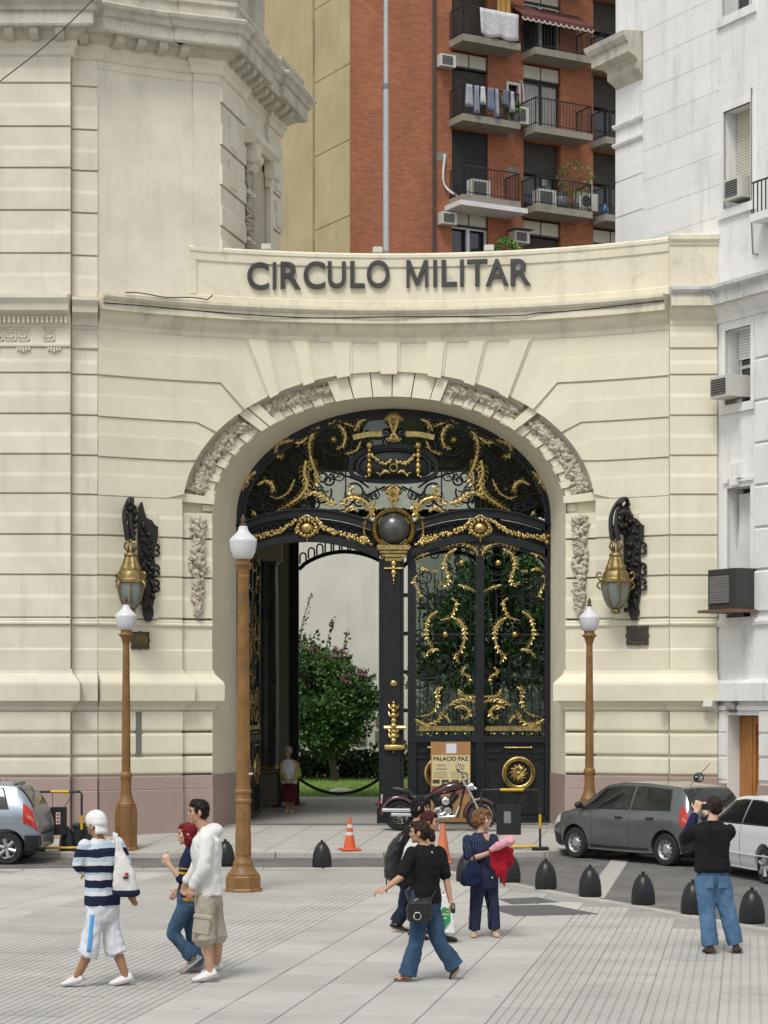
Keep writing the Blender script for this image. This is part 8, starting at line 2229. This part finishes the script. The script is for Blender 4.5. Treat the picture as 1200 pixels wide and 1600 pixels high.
# ---- woman with red hair
p = Person('red haired woman in a navy and yellow top walking left beside the hooded man', 288, 1519, 21.1, skin=sk_fair, k=0.9)
J = p.J
p.build_body(J(292, 1303), J(300, 1325), J(294, 1408), [J(299, 1335, -0.14), J(299, 1335, 0.14)], [J(285, 1370, -0.20), J(288, 1372, 0.16)], [J(267, 1347, -0.20), J(276, 1390, 0.14)],
             [J(291, 1414, -0.07), J(296, 1414, 0.07)], [J(270, 1456, -0.08), J(297, 1460, 0.08)], [J(303, 1494, -0.08), J(309, 1508, 0.08)], [J(284, 1515, -0.08), J(288, 1518, 0.08)], 180, 180, female=True, hands={0: dict(d=V(-0.4, 0, 1), up=V(0, -1, 0), curl=0.9)}, headk=0.95)
p.hair(m_hred, [(-0.06, 0, -0.05, 0.075, 0.06, 0.10), (-0.075, 0, -0.13, 0.06, 0.045, 0.09), (-0.02, 0.06, -0.05, 0.03, 0.05, 0.09), (-0.02, -0.06, -0.05, 0.03, 0.05, 0.09)], 1.05)
zz_ = lambda y: (1519-y)/p.sc
YEL = (0.50, 0.26, 0.02)
p.shirt(stripes('navy_yellow_top', [(0.0, YEL), (zz_(1401)+0.025, NAVY), (zz_(1370)+0.025, NAVY), (zz_(1363)+0.025, YEL), (zz_(1360)+0.025, NAVY), (zz_(1356)+0.025, YEL), (zz_(1353)+0.025, NAVY), (1.9, NAVY)]), hem=0.02, sleeve=1.15, loose=0.018, slr=0.010, name='top')
p.trousers(denim('blue_denim_a', (0.05, 0.095, 0.16)), (0.094, 0.074, 0.085), 0.98)
p.shoes(M('grey_suede', (0.25, 0.25, 0.26), 0.8, coord='obj'), 0.95, m_sole)

# ---- man in a white hooded top
p = Person('dark haired man in a white hooded top and beige cargo shorts walking left', 322, 1536, 20.5, skin=sk_mid)
J = p.J
p.build_body(J(310, 1273), J(322, 1302), J(325, 1402), [J(325, 1314, -0.17), J(323, 1314, 0.17)], [J(321, 1356, -0.23), J(308, 1354, 0.20)], [J(304, 1386, -0.22), J(289, 1383, 0.20)],
             [J(322, 1408, -0.09), J(328, 1408, 0.09)], [J(320, 1465, -0.10), J(336, 1465, 0.10)], [J(330, 1520, -0.10), J(338, 1514, 0.10)], [J(304, 1532, -0.12), J(315, 1526, 0.10)], 186, 190, leg_r=(0.085, 0.06, 0.055, 0.037), hands={0: dict(d=V(-0.35, -0.05, -1), up=V(-0.2, -1, 0), curl=0.7), 1: dict(d=V(-0.3, 0, -1), up=V(-0.2, 1, 0), curl=0.5)})
p.hair(m_hblack, [(0.03, 0, 0.10, 0.06, 0.05, 0.035)], 1.05, 0.96, 0.004)
p.shirt(fabric('white_fleece', (0.68, 0.67, 0.64), 0.05), hem=0.0, sleeve=1.93, loose=0.040, slr=0.028, hood=True, name='hooded_top', fold=0.014)
car_m = fabric('beige_cotton', (0.40, 0.36, 0.29))
p.trousers(car_m, (0.112, 0.116, 0.12), 0.54, name='cargo_shorts', fold=0.014)
c = p.hp[0]+(p.kn[0]-p.hp[0])*0.62
mb = MB(); mb.cbox((-0.085, -0.02, -0.11), (0.085, 0.015, 0.07), 0.012); mb.cbox((-0.092, -0.03, 0.045), (0.092, 0.015, 0.09), 0.01); mb.v = [tuple(Matrix.Rotation(rad(8), 3, 'Y') @ Vector(v_)+c+V(-0.015, -0.112, 0)) for v_ in mb.v]
mb.build('cargo_pocket', car_m, p.t)
p.shoes(m_wshoe, 1.15, m_sole)
# ---- woman in black T-shirt
p = Person('woman in a black T-shirt and flared jeans striding left, arm stretched out', 662, 1534, 20.5, skin=sk_mid, k=0.95)
J = p.J
p.build_body(J(655, 1303, 0.0), J(664, 1323), J(666, 1415), [J(643, 1334, -0.08), J(687, 1335, 0.08)], [J(626, 1370, -0.18), J(698, 1378, 0.10)], [J(603, 1387, -0.22), J(704, 1411, 0.06)],
             [J(657, 1421, -0.05), J(674, 1421, 0.05)], [J(650, 1474, -0.05), J(686, 1474, 0.06)], [J(637, 1522, -0.05), J(711, 1512, 0.08)], [J(617, 1531, -0.06), J(704, 1535, 0.06)], 165, 128, female=True, hands={0: dict(d=V(-1, -0.1, -0.25), up=V(0, -0.3, 1), curl=0.6), 1: dict(d=V(0.1, -0.1, -1), up=V(1, 0, 0), curl=1.0)}, headk=0.96)
p.hair(m_hbrown, [(-0.11, -0.01, 0.0, 0.05, 0.055, 0.05), (-0.14, 0, -0.045, 0.04, 0.04, 0.05), (-0.06, 0, 0.02, 0.08, 0.06, 0.08)], 1.04)
p.shirt(fabric('black_jersey', (0.010, 0.010, 0.011), 0.3), hem=0.02, sleeve=0.78, loose=0.022, slr=0.020, name='t_shirt', fold=0.012)
p.trousers(denim('blue_denim_b', (0.04, 0.08, 0.14)), (0.100, 0.080, 0.105), 1.03)
p.shoes(m_bshoe, 0.9, None, 0.9, 1.0)
mb = MB().box((-0.012, -0.145, 0), (0.012, -0.14, 0.03)); c = p.neck+(p.pelvis-p.neck)*0.2
MB().ball(p.neck+(p.pelvis-p.neck)*0.12-p.tf*0.105, (0.012, 0.006, 0.016), 6, 4).build('shirt_print', m_wframe, p.t)
hb = thing('hip_bag', 'black leather bag hanging at the hip of the striding woman', 'bag', (PX(655, 20.3), 20.3, (1534-1440)/p.sc))
mb = MB(); ringstack(mb, [(V(0, 0, 0), 0.09, 0.05), (V(0, 0, 0.03), 0.125, 0.075), (V(0.0, 0, 0.14), 0.13, 0.075), (V(0.01, 0, 0.22), 0.115, 0.055), (V(0.02, 0, 0.25), 0.10, 0.03)], V(0.2, -1, 0).normalized())
m_lea = M('black_bag_leather', (0.012, 0.012, 0.013), 0.35, coord='obj', var=0.3)
remeshed(mb, 'bag_body', m_lea, hb, 0.009, 2, 0.008, 12)
MB().cbox((-0.11, -0.095, 0.09), (0.12, -0.06, 0.21), 0.012).build('flap', m_lea, hb)
MB().tube([(-0.02+0.035*math.cos(a*PI/8), -0.10, 0.075+0.035*math.sin(a*PI/8)) for a in range(17)], 0.007, 5, cap=False).build('buckle', m_chrome, hb)
MB().tube([(-0.10, 0.02, 0.22), (-0.13, 0.15, 0.30), (-0.09, 0.30, 0.32)], 0.012, 6).tube([(0.11, 0.0, 0.22), (0.16, 0.10, 0.30), (0.16, 0.25, 0.32)], 0.012, 6).build('strap', m_lea, hb, smooth=60)
ph_ = thing('phone', 'dark mobile phone in the hand of the striding woman', 'phone', (PX(708, 20.45), 20.45, (1534-1428)/p.sc))
MB().cbox((-0.022, -0.012, 0), (0.022, 0.012, 0.10), 0.005).build('case', m_bshoe, ph_); MB().box((-0.016, -0.0135, 0.045), (0.016, -0.0122, 0.09)).build('screen', m_acg, ph_)

# ---- two women behind her, walking right
p = Person('woman in tan trousers with a white wrap, half hidden behind the woman in black', 664, 1471, 23.9, skin=sk_mid, k=0.95)
J = p.J
p.build_body(J(672, 1286), J(662, 1309), J(668, 1392), [J(660, 1318, -0.14), J(660, 1318, 0.14)], [J(668, 1358, -0.17), J(655, 1358, 0.17)], [J(684, 1388, -0.18), J(668, 1382, 0.18)],
             [J(667, 1398, -0.07), J(668, 1398, 0.07)], [J(682, 1435, -0.07), J(662, 1437, 0.07)], [J(689, 1462, -0.07), J(648, 1458, 0.07)], [J(712, 1468, -0.07), J(668, 1468, 0.07)], -8, -5, female=True)
p.hair(m_hmar, [(-0.05, 0, -0.03, 0.075, 0.06, 0.09), (-0.04, 0, 0.06, 0.075, 0.07, 0.06)], 1.1)
p.shirt(fabric('tan_blouse', (0.34, 0.26, 0.18)), hem=0.0, sleeve=1.5, loose=0.025, name='blouse'); p.trousers(fabric('tan_trousers', (0.33, 0.26, 0.18)), (0.10, 0.085, 0.085), 0.98); p.shoes(m_bshoe, 1.05, m_dsole)
mb = MB()
for k_ in range(5): limb(mb, [p.neck+V(-0.02-0.03*k_, -0.15, -0.02), p.neck+V(-0.14-0.02*k_, -0.18, -0.13-0.03*k_), p.neck+V(-0.17+0.01*k_, -0.16, -0.34)], [0.035, 0.04, 0.02])
remeshed(mb, 'white_wrap', fabric('white_wrap', (0.62, 0.61, 0.58)), p.t, 0.01, 3, 0.012, 12)
sb_ = thing('shopping_bag', 'white plastic shopping bag with a green hexagon print beside the striding woman', 'bag', (PX(697, 23.6), 23.6, (1471-1452)/p.sc))
mb = MB(); S3 = 3200/23.6
def SBp(px, py, d=0): return ((px-688)/S3, -d, (1452-py)/S3)
o = MB().prism([(672, 1452), (700, 1455), (702, 1452), (697, 1398), (692, 1392), (680, 1394), (670, 1440)], lambda a, b, d: SBp(a, b, d), -0.05, 0.05)
remeshed(o, 'bag_body', M('white_plastic', (0.66, 0.68, 0.68), 0.3, coord='obj'), sb_, 0.01, 2, 0.006, 14)
MB().prism([(672, 1442), (674, 1424), (684, 1413), (693, 1416), (695, 1434), (684, 1449)], lambda a, b, d: SBp(a, b, d), 0.056, 0.061).build('green_print', M('green_print', (0.01, 0.25, 0.06), 0.4), sb_)
text_on('alma', 681, 692, 1422, 1426, SBp, 0.064, m_wframe, sb_, 'print_lettering')
MB().box(SBp(679, 1431, 0.064), SBp(689, 1429.5, 0.062)).build('print_line', m_wframe, sb_)
MB().tube([SBp(680, 1394, 0.0), SBp(683, 1385, 0.02), SBp(687, 1382, 0.02), SBp(691, 1393, 0.0)], 0.008, 5).build('handle', MATS['white_plastic'], sb_)

p = Person('black haired woman in a black jacket at the back of the walking trio', 648, 1459, 24.7, skin=sk_mid, k=1.0)
J = p.J
p.build_body(J(658, 1264), J(648, 1290), J(640, 1376), [J(640, 1302, -0.15), J(640, 1302, 0.15)], [J(632, 1345, -0.19), J(642, 1342, 0.18)], [J(652, 1368, -0.18), J(662, 1362, 0.18)],
             [J(640, 1382, -0.08), J(640, 1382, 0.08)], [J(650, 1420, -0.08), J(632, 1422, 0.08)], [J(650, 1450, -0.08), J(618, 1446, 0.08)], [J(672, 1457, -0.08), J(638, 1456, 0.08)], -8, -15, female=True)
p.hair(m_hblack, [(-0.06, 0, -0.03, 0.085, 0.07, 0.10), (-0.03, 0, 0.07, 0.08, 0.08, 0.06), (0, 0.06, 0, 0.03, 0.05, 0.07), (0, -0.06, 0, 0.03, 0.05, 0.07)], 1.15, 1.1, 0.010)
p.shirt(fabric('black_jacket', (0.012, 0.012, 0.013), 0.3), hem=-0.10, sleeve=1.9, loose=0.045, slr=0.03, name='jacket', fold=0.014); p.trousers(denim('dark_denim', (0.02, 0.03, 0.05)), (0.10, 0.085, 0.085), 0.97); p.shoes(m_bshoe, 1.0)
rk = thing('rucksack', 'black rucksack with a dangling strap on the black jacketed woman', 'bag', (PX(618, 24.6), 24.6, (1459-1378)/p.sc))
mb = MB(); ringstack(mb, [(V(0.0, 0, 0), 0.08, 0.06), (V(-0.02, 0, 0.06), 0.13, 0.11), (V(-0.02, 0, 0.30), 0.13, 0.115), (V(0.04, 0, 0.48), 0.12, 0.10), (V(0.10, 0, 0.58), 0.09, 0.05)], V(-1, -0.2, 0).normalized())
remeshed(mb, 'pack', m_lea, rk, 0.011, 3, 0.012, 9)
MB().box((-0.115, -0.10, -0.12), (-0.10, -0.085, 0.16)).build('strap', m_lea, rk)

# ---- woman in a pinstripe suit
p = Person('auburn haired woman in a navy pinstripe suit standing and looking right', 757, 1464, 24.3, skin=sk_fair, k=0.98)
J = p.J
p.build_body(J(754, 1281, 0), J(751, 1303), J(756, 1376), [J(731, 1313, -0.02), J(771, 1313, 0.10)], [J(733, 1343, -0.10), J(778, 1344, 0.02)], [J(764, 1330, -0.24), J(780, 1327, -0.20)],
             [J(747, 1382, -0.02), J(766, 1382, 0.05)], [J(743, 1421, -0.03), J(771, 1421, 0.04)], [J(741, 1455, 0.0), J(773, 1455, 0.05)], [J(739, 1462, -0.15), J(777, 1462, -0.11)], -12, -58, female=True, hands={0: dict(d=V(1, -0.3, 0.2), up=V(0, 0, 1), curl=0.8), 1: dict(d=V(0.2, -1, 0.1), up=V(0.3, 0, 1), curl=0.8)})
p.hair(m_haub, [(-0.06, 0, -0.01, 0.085, 0.07, 0.09), (-0.02, 0, 0.09, 0.08, 0.085, 0.045), (-0.01, 0.065, 0.0, 0.03, 0.05, 0.06), (-0.01, -0.065, 0.0, 0.03, 0.05, 0.06), (0.06, 0, 0.095, 0.055, 0.04, 0.03)], 1.1, 1.1, 0.012)
def pinstripe():
    m = bpy.data.materials.new('navy_pinstripe'); m.use_nodes = True; t = m.node_tree; L = t.links.new; b = t.nodes['Principled BSDF']
    tc = _n(t, 'ShaderNodeTexCoord'); sx = _n(t, 'ShaderNodeSeparateXYZ'); L(tc.outputs['Object'], sx.inputs[0])
    ad = _n(t, 'ShaderNodeMath', operation='MULTIPLY_ADD'); L(sx.outputs[0], ad.inputs[0]); ad.inputs[1].default_value = 38.0
    my = _n(t, 'ShaderNodeMath', operation='MULTIPLY'); L(sx.outputs[1], my.inputs[0]); my.inputs[1].default_value = 20.0; L(my.outputs[0], ad.inputs[2])
    fr = _n(t, 'ShaderNodeMath', operation='FRACT'); L(ad.outputs[0], fr.inputs[0])
    lt = _n(t, 'ShaderNodeMath', operation='LESS_THAN'); L(fr.outputs[0], lt.inputs[0]); lt.inputs[1].default_value = 0.24
    mx = _n(t, 'ShaderNodeMix', data_type='RGBA'); L(lt.outputs[0], mx.inputs[0]); mx.inputs[6].default_value = (0.012, 0.017, 0.045, 1); mx.inputs[7].default_value = (0.065, 0.078, 0.13, 1)
    L(mx.outputs[2], b.inputs['Base Color']); b.inputs['Roughness'].default_value = 0.85; b.inputs['Specular IOR Level'].default_value = 0.2; return m
pin = pinstripe()
p.shirt(pin, hem=-0.16, sleeve=0.85, loose=0.022, slr=0.018, name='jacket', fold=0.009, belly=0.01); p.trousers(pin, (0.092, 0.076, 0.076), 0.97, fold=0.007); p.shoes(m_pshoe, 0.95)
nb = p.neck+(p.pelvis-p.neck)*0.1+p.tf*0.115
for f in (0.30, 0.62, 0.92):
    c = p.neck+(p.pelvis-p.neck)*f+p.tf*(0.148 if f < 0.5 else 0.152)+V(0.015, 0, 0); MB().ball(c, (0.012, 0.008, 0.012), 8, 6).build('button', m_wframe, p.t, smooth=60)
MB().prism([(-0.04, 0.06), (0.04, 0.06), (0.005, -0.075)], lambda a, b, d: tuple(p.neck+V(a*1.0-p.tf.y*0+0.01, 0, b-0.055)+p.tf*d), 0.07, 0.112).build('neckline', sk_fair, p.t)
rj = thing('red_jacket', 'folded red jacket carried over the arm of the pinstriped woman', 'jacket', (PX(783, 24.0), 24.0, (1464-1385)/p.sc))
S4 = FOC/24.0
def RJ(px, py, d): return V((px-783)/S4, -d, (1385-py)/S4)
mb = MB()
for pts, rs in (([RJ(770, 1326, 0.10), RJ(782, 1322, 0.10), RJ(796, 1326, 0.08)], [0.05, 0.06, 0.05]), ([RJ(772, 1330, 0.10), RJ(773, 1348, 0.11), RJ(778, 1362, 0.10)], [0.05, 0.055, 0.03]), ([RJ(784, 1328, 0.10), RJ(785, 1352, 0.11), RJ(787, 1380, 0.09)], [0.065, 0.06, 0.02]), ([RJ(795, 1328, 0.08), RJ(797, 1340, 0.08), RJ(798, 1348, 0.07)], [0.05, 0.05, 0.03])): limb(mb, pts, rs)
remeshed(mb, 'folded_cloth', fabric('red_cloth', (0.36, 0.012, 0.025)), rj, 0.01, 3, 0.018, 9)
pk = thing('pink_cloth', 'rolled pink garment held by the pinstriped woman', 'cloth', (PX(783, 23.9), 23.9, (1464-1325)/p.sc))
mb = MB(); limb(mb, [V(-0.11, -0.10, 0.02), V(0.0, -0.13, 0.08), V(0.10, -0.12, 0.14)], [0.035, 0.055, 0.045]); mb.ball((0.10, -0.12, 0.11), 0.055, 10, 8)
remeshed(mb, 'folded_cloth', fabric('pink_cotton', (0.62, 0.30, 0.36)), pk, 0.01, 3, 0.014, 11)
hb2 = thing('handbag', 'navy fabric handbag hanging on the arm of the pinstriped woman', 'bag', (PX(736, 24.05), 24.05, (1464-1382)/p.sc))
mb = MB(); ringstack(mb, [(V(0, 0, 0), 0.09, 0.05), (V(0, 0, 0.04), 0.13, 0.07), (V(0.01, 0, 0.16), 0.125, 0.06), (V(0.02, 0, 0.24), 0.08, 0.035), (V(0.02, 0, 0.30), 0.045, 0.02)], V(0.1, -1, 0).normalized())
remeshed(mb, 'bag_body', fabric('navy_bag', (0.010, 0.016, 0.045)), hb2, 0.01, 2, 0.012, 10)
MB().tube([(-0.01, 0, 0.28), (-0.03, 0.02, 0.37), (0.02, 0.08, 0.40), (0.05, 0.02, 0.28)], 0.012, 6).build('handle', MATS['navy_bag'], hb2, smooth=60)

# ---- photographer
p = Person('man in a black sweater and blue jeans taking a photograph, seen from behind', 1115, 1490, 22.7, skin=sk_fair, k=1.05)
J = p.J
p.build_body(J(1116, 1262, 0.03), J(1112, 1284), J(1114, 1368), [J(1083, 1300, 0.0), J(1139, 1300, 0.04)], [J(1074, 1312, 0.17), J(1134, 1316, 0.22)], [J(1095, 1270, 0.30), J(1110, 1273, 0.34)],
             [J(1102, 1374, 0.0), J(1126, 1374, 0.02)], [J(1105, 1428, 0.02), J(1138, 1428, 0.02)], [J(1110, 1479, -0.02), J(1151, 1477, 0.02)], [J(1108, 1487, 0.20), J(1158, 1487, 0.22)], 112, 100, hands={0: dict(d=V(0.25, 0.2, 1), up=V(0, -1, 0.2), curl=0.9), 1: dict(d=V(-0.1, 0.2, 1), up=V(0, -1, 0.2), curl=0.9)}, arm_r=(0.05, 0.042, 0.038, 0.027))
p.hair(m_hbrown, wild=0.004)
p.shirt(fabric('black_knit', (0.011, 0.011, 0.012), 0.3), hem=0.06, sleeve=1.12, loose=0.040, slr=0.030, name='sweater', fold=0.012, belly=0.02)
mb = MB(); limb(mb, [p.el[0]+(p.wr[0]-p.el[0])*0.05, p.el[0]+(p.wr[0]-p.el[0])*0.8], [0.062, 0.05]); limb(mb, [p.el[1]+(p.wr[1]-p.el[1])*0.05, p.el[1]+(p.wr[1]-p.el[1])*0.8], [0.06, 0.05])
remeshed(mb, 'navy_sleeves', fabric('navy_sleeve', (0.014, 0.02, 0.06)), p.t, 0.01, 3, 0.012, 12)
p.trousers(denim('blue_denim_c', (0.085, 0.165, 0.28)), (0.112, 0.090, 0.088), 0.985, rise=0.20, fold=0.011); p.shoes(m_brshoe, 1.15, m_dsole)
for e in (-1, 1):
    mb = MB().cbox((-0.062, -0.008, -0.07), (0.062, 0.008, 0.06), 0.004); c = p.pelvis+V(e*0.082+0.01, -0.116, -0.06)
    mb.v = [tuple(Matrix.Rotation(e*0.45, 3, 'Z') @ Vector(v_)+c) for v_ in mb.v]; mb.build('back_pocket', MATS['blue_denim_c'], p.t)
cam_o = thing('camera_in_hand', 'small dark camera held up by the photographer', 'camera', (PX(1104, 22.35), 22.35, (1490-1262)/p.sc))
MB().cbox((-0.055, -0.02, -0.01), (0.055, 0.02, 0.06), 0.008).build('camera_body', m_bshoe, cam_o); MB().lathe([(0.03, 0.0), (0.03, 0.05), (0.001, 0.05)], (0, 0.0, 0.025), 14, 'Y').build('lens', m_bshoe, cam_o, smooth=40); MB().box((-0.04, -0.022, 0.0), (0.03, -0.0205, 0.045)).build('screen', m_win, cam_o)

# ---- woman in the passage
p = Person('white haired woman in a yellow cardigan and maroon skirt standing inside the gateway', 452, 1268, 46.6, z0=0.24, skin=sk_dark, k=0.95)
J = p.J
p.build_body(J(450, 1172), J(451, 1185), J(452, 1221), [J(443, 1191, 0.0), J(461, 1191, 0.02)], [J(441, 1205, -0.02), J(467, 1207, 0.0)], [J(447, 1213, -0.22), J(457, 1214, -0.22)],
             [J(449, 1224), J(455, 1224)], [J(449, 1245), J(456, 1245)], [J(449, 1263), J(457, 1263)], [J(446, 1267, -0.14), J(455, 1267, -0.16)], -115, -100, female=True)
p.hair(m_hgrey, [(-0.03, 0, 0.05, 0.085, 0.08, 0.07)], 1.05, 1.0, 0.006)
p.shirt(fabric('white_blouse', (0.55, 0.57, 0.62)), hem=-0.05, sleeve=0.5, loose=0.03, name='blouse', belly=0.02)
mb = MB(); ringstack(mb, [(p.pelvis+V(0, 0, 0.05), 0.165, 0.135), (p.pelvis+V(0, 0, -0.08), 0.185, 0.15), (p.pelvis+V(0, 0, -0.30), 0.195, 0.16), (p.pelvis+V(0, 0, -0.42), 0.20, 0.165)], p.tf); remeshed(mb, 'skirt', fabric('maroon_skirt', (0.085, 0.012, 0.02)), p.t, 0.011, 2, 0.012, 9)
mb = MB()
for i in range(2): limb(mb, [p.sh[i], p.el[i]], [0.075, 0.068]); limb(mb, [p.el[i], p.wr[i]], [0.068, 0.045])
lf_ = Vector((-p.tf.y, p.tf.x, 0))
for e in (-1, 1): limb(mb, [p.neck+lf_*e*0.09+V(0, 0, -0.06), p.neck+lf_*e*0.14+V(0, 0, -0.25), p.pelvis+lf_*e*0.15+V(0, 0, 0.03)], [0.075, 0.07, 0.06])
limb(mb, [p.neck+lf_*0.1-p.tf*0.08+V(0, 0, -0.08), p.pelvis-p.tf*0.1+V(0, 0, 0.05)], [0.09, 0.09]); limb(mb, [p.neck-lf_*0.1-p.tf*0.08+V(0, 0, -0.08), p.pelvis-lf_*0.05-p.tf*0.1+V(0, 0, 0.05)], [0.09, 0.09])
remeshed(mb, 'cardigan', fabric('yellow_knit', (0.40, 0.35, 0.10)), p.t, 0.011, 3, 0.010, 9)
p.shoes(m_pshoe, 0.95)
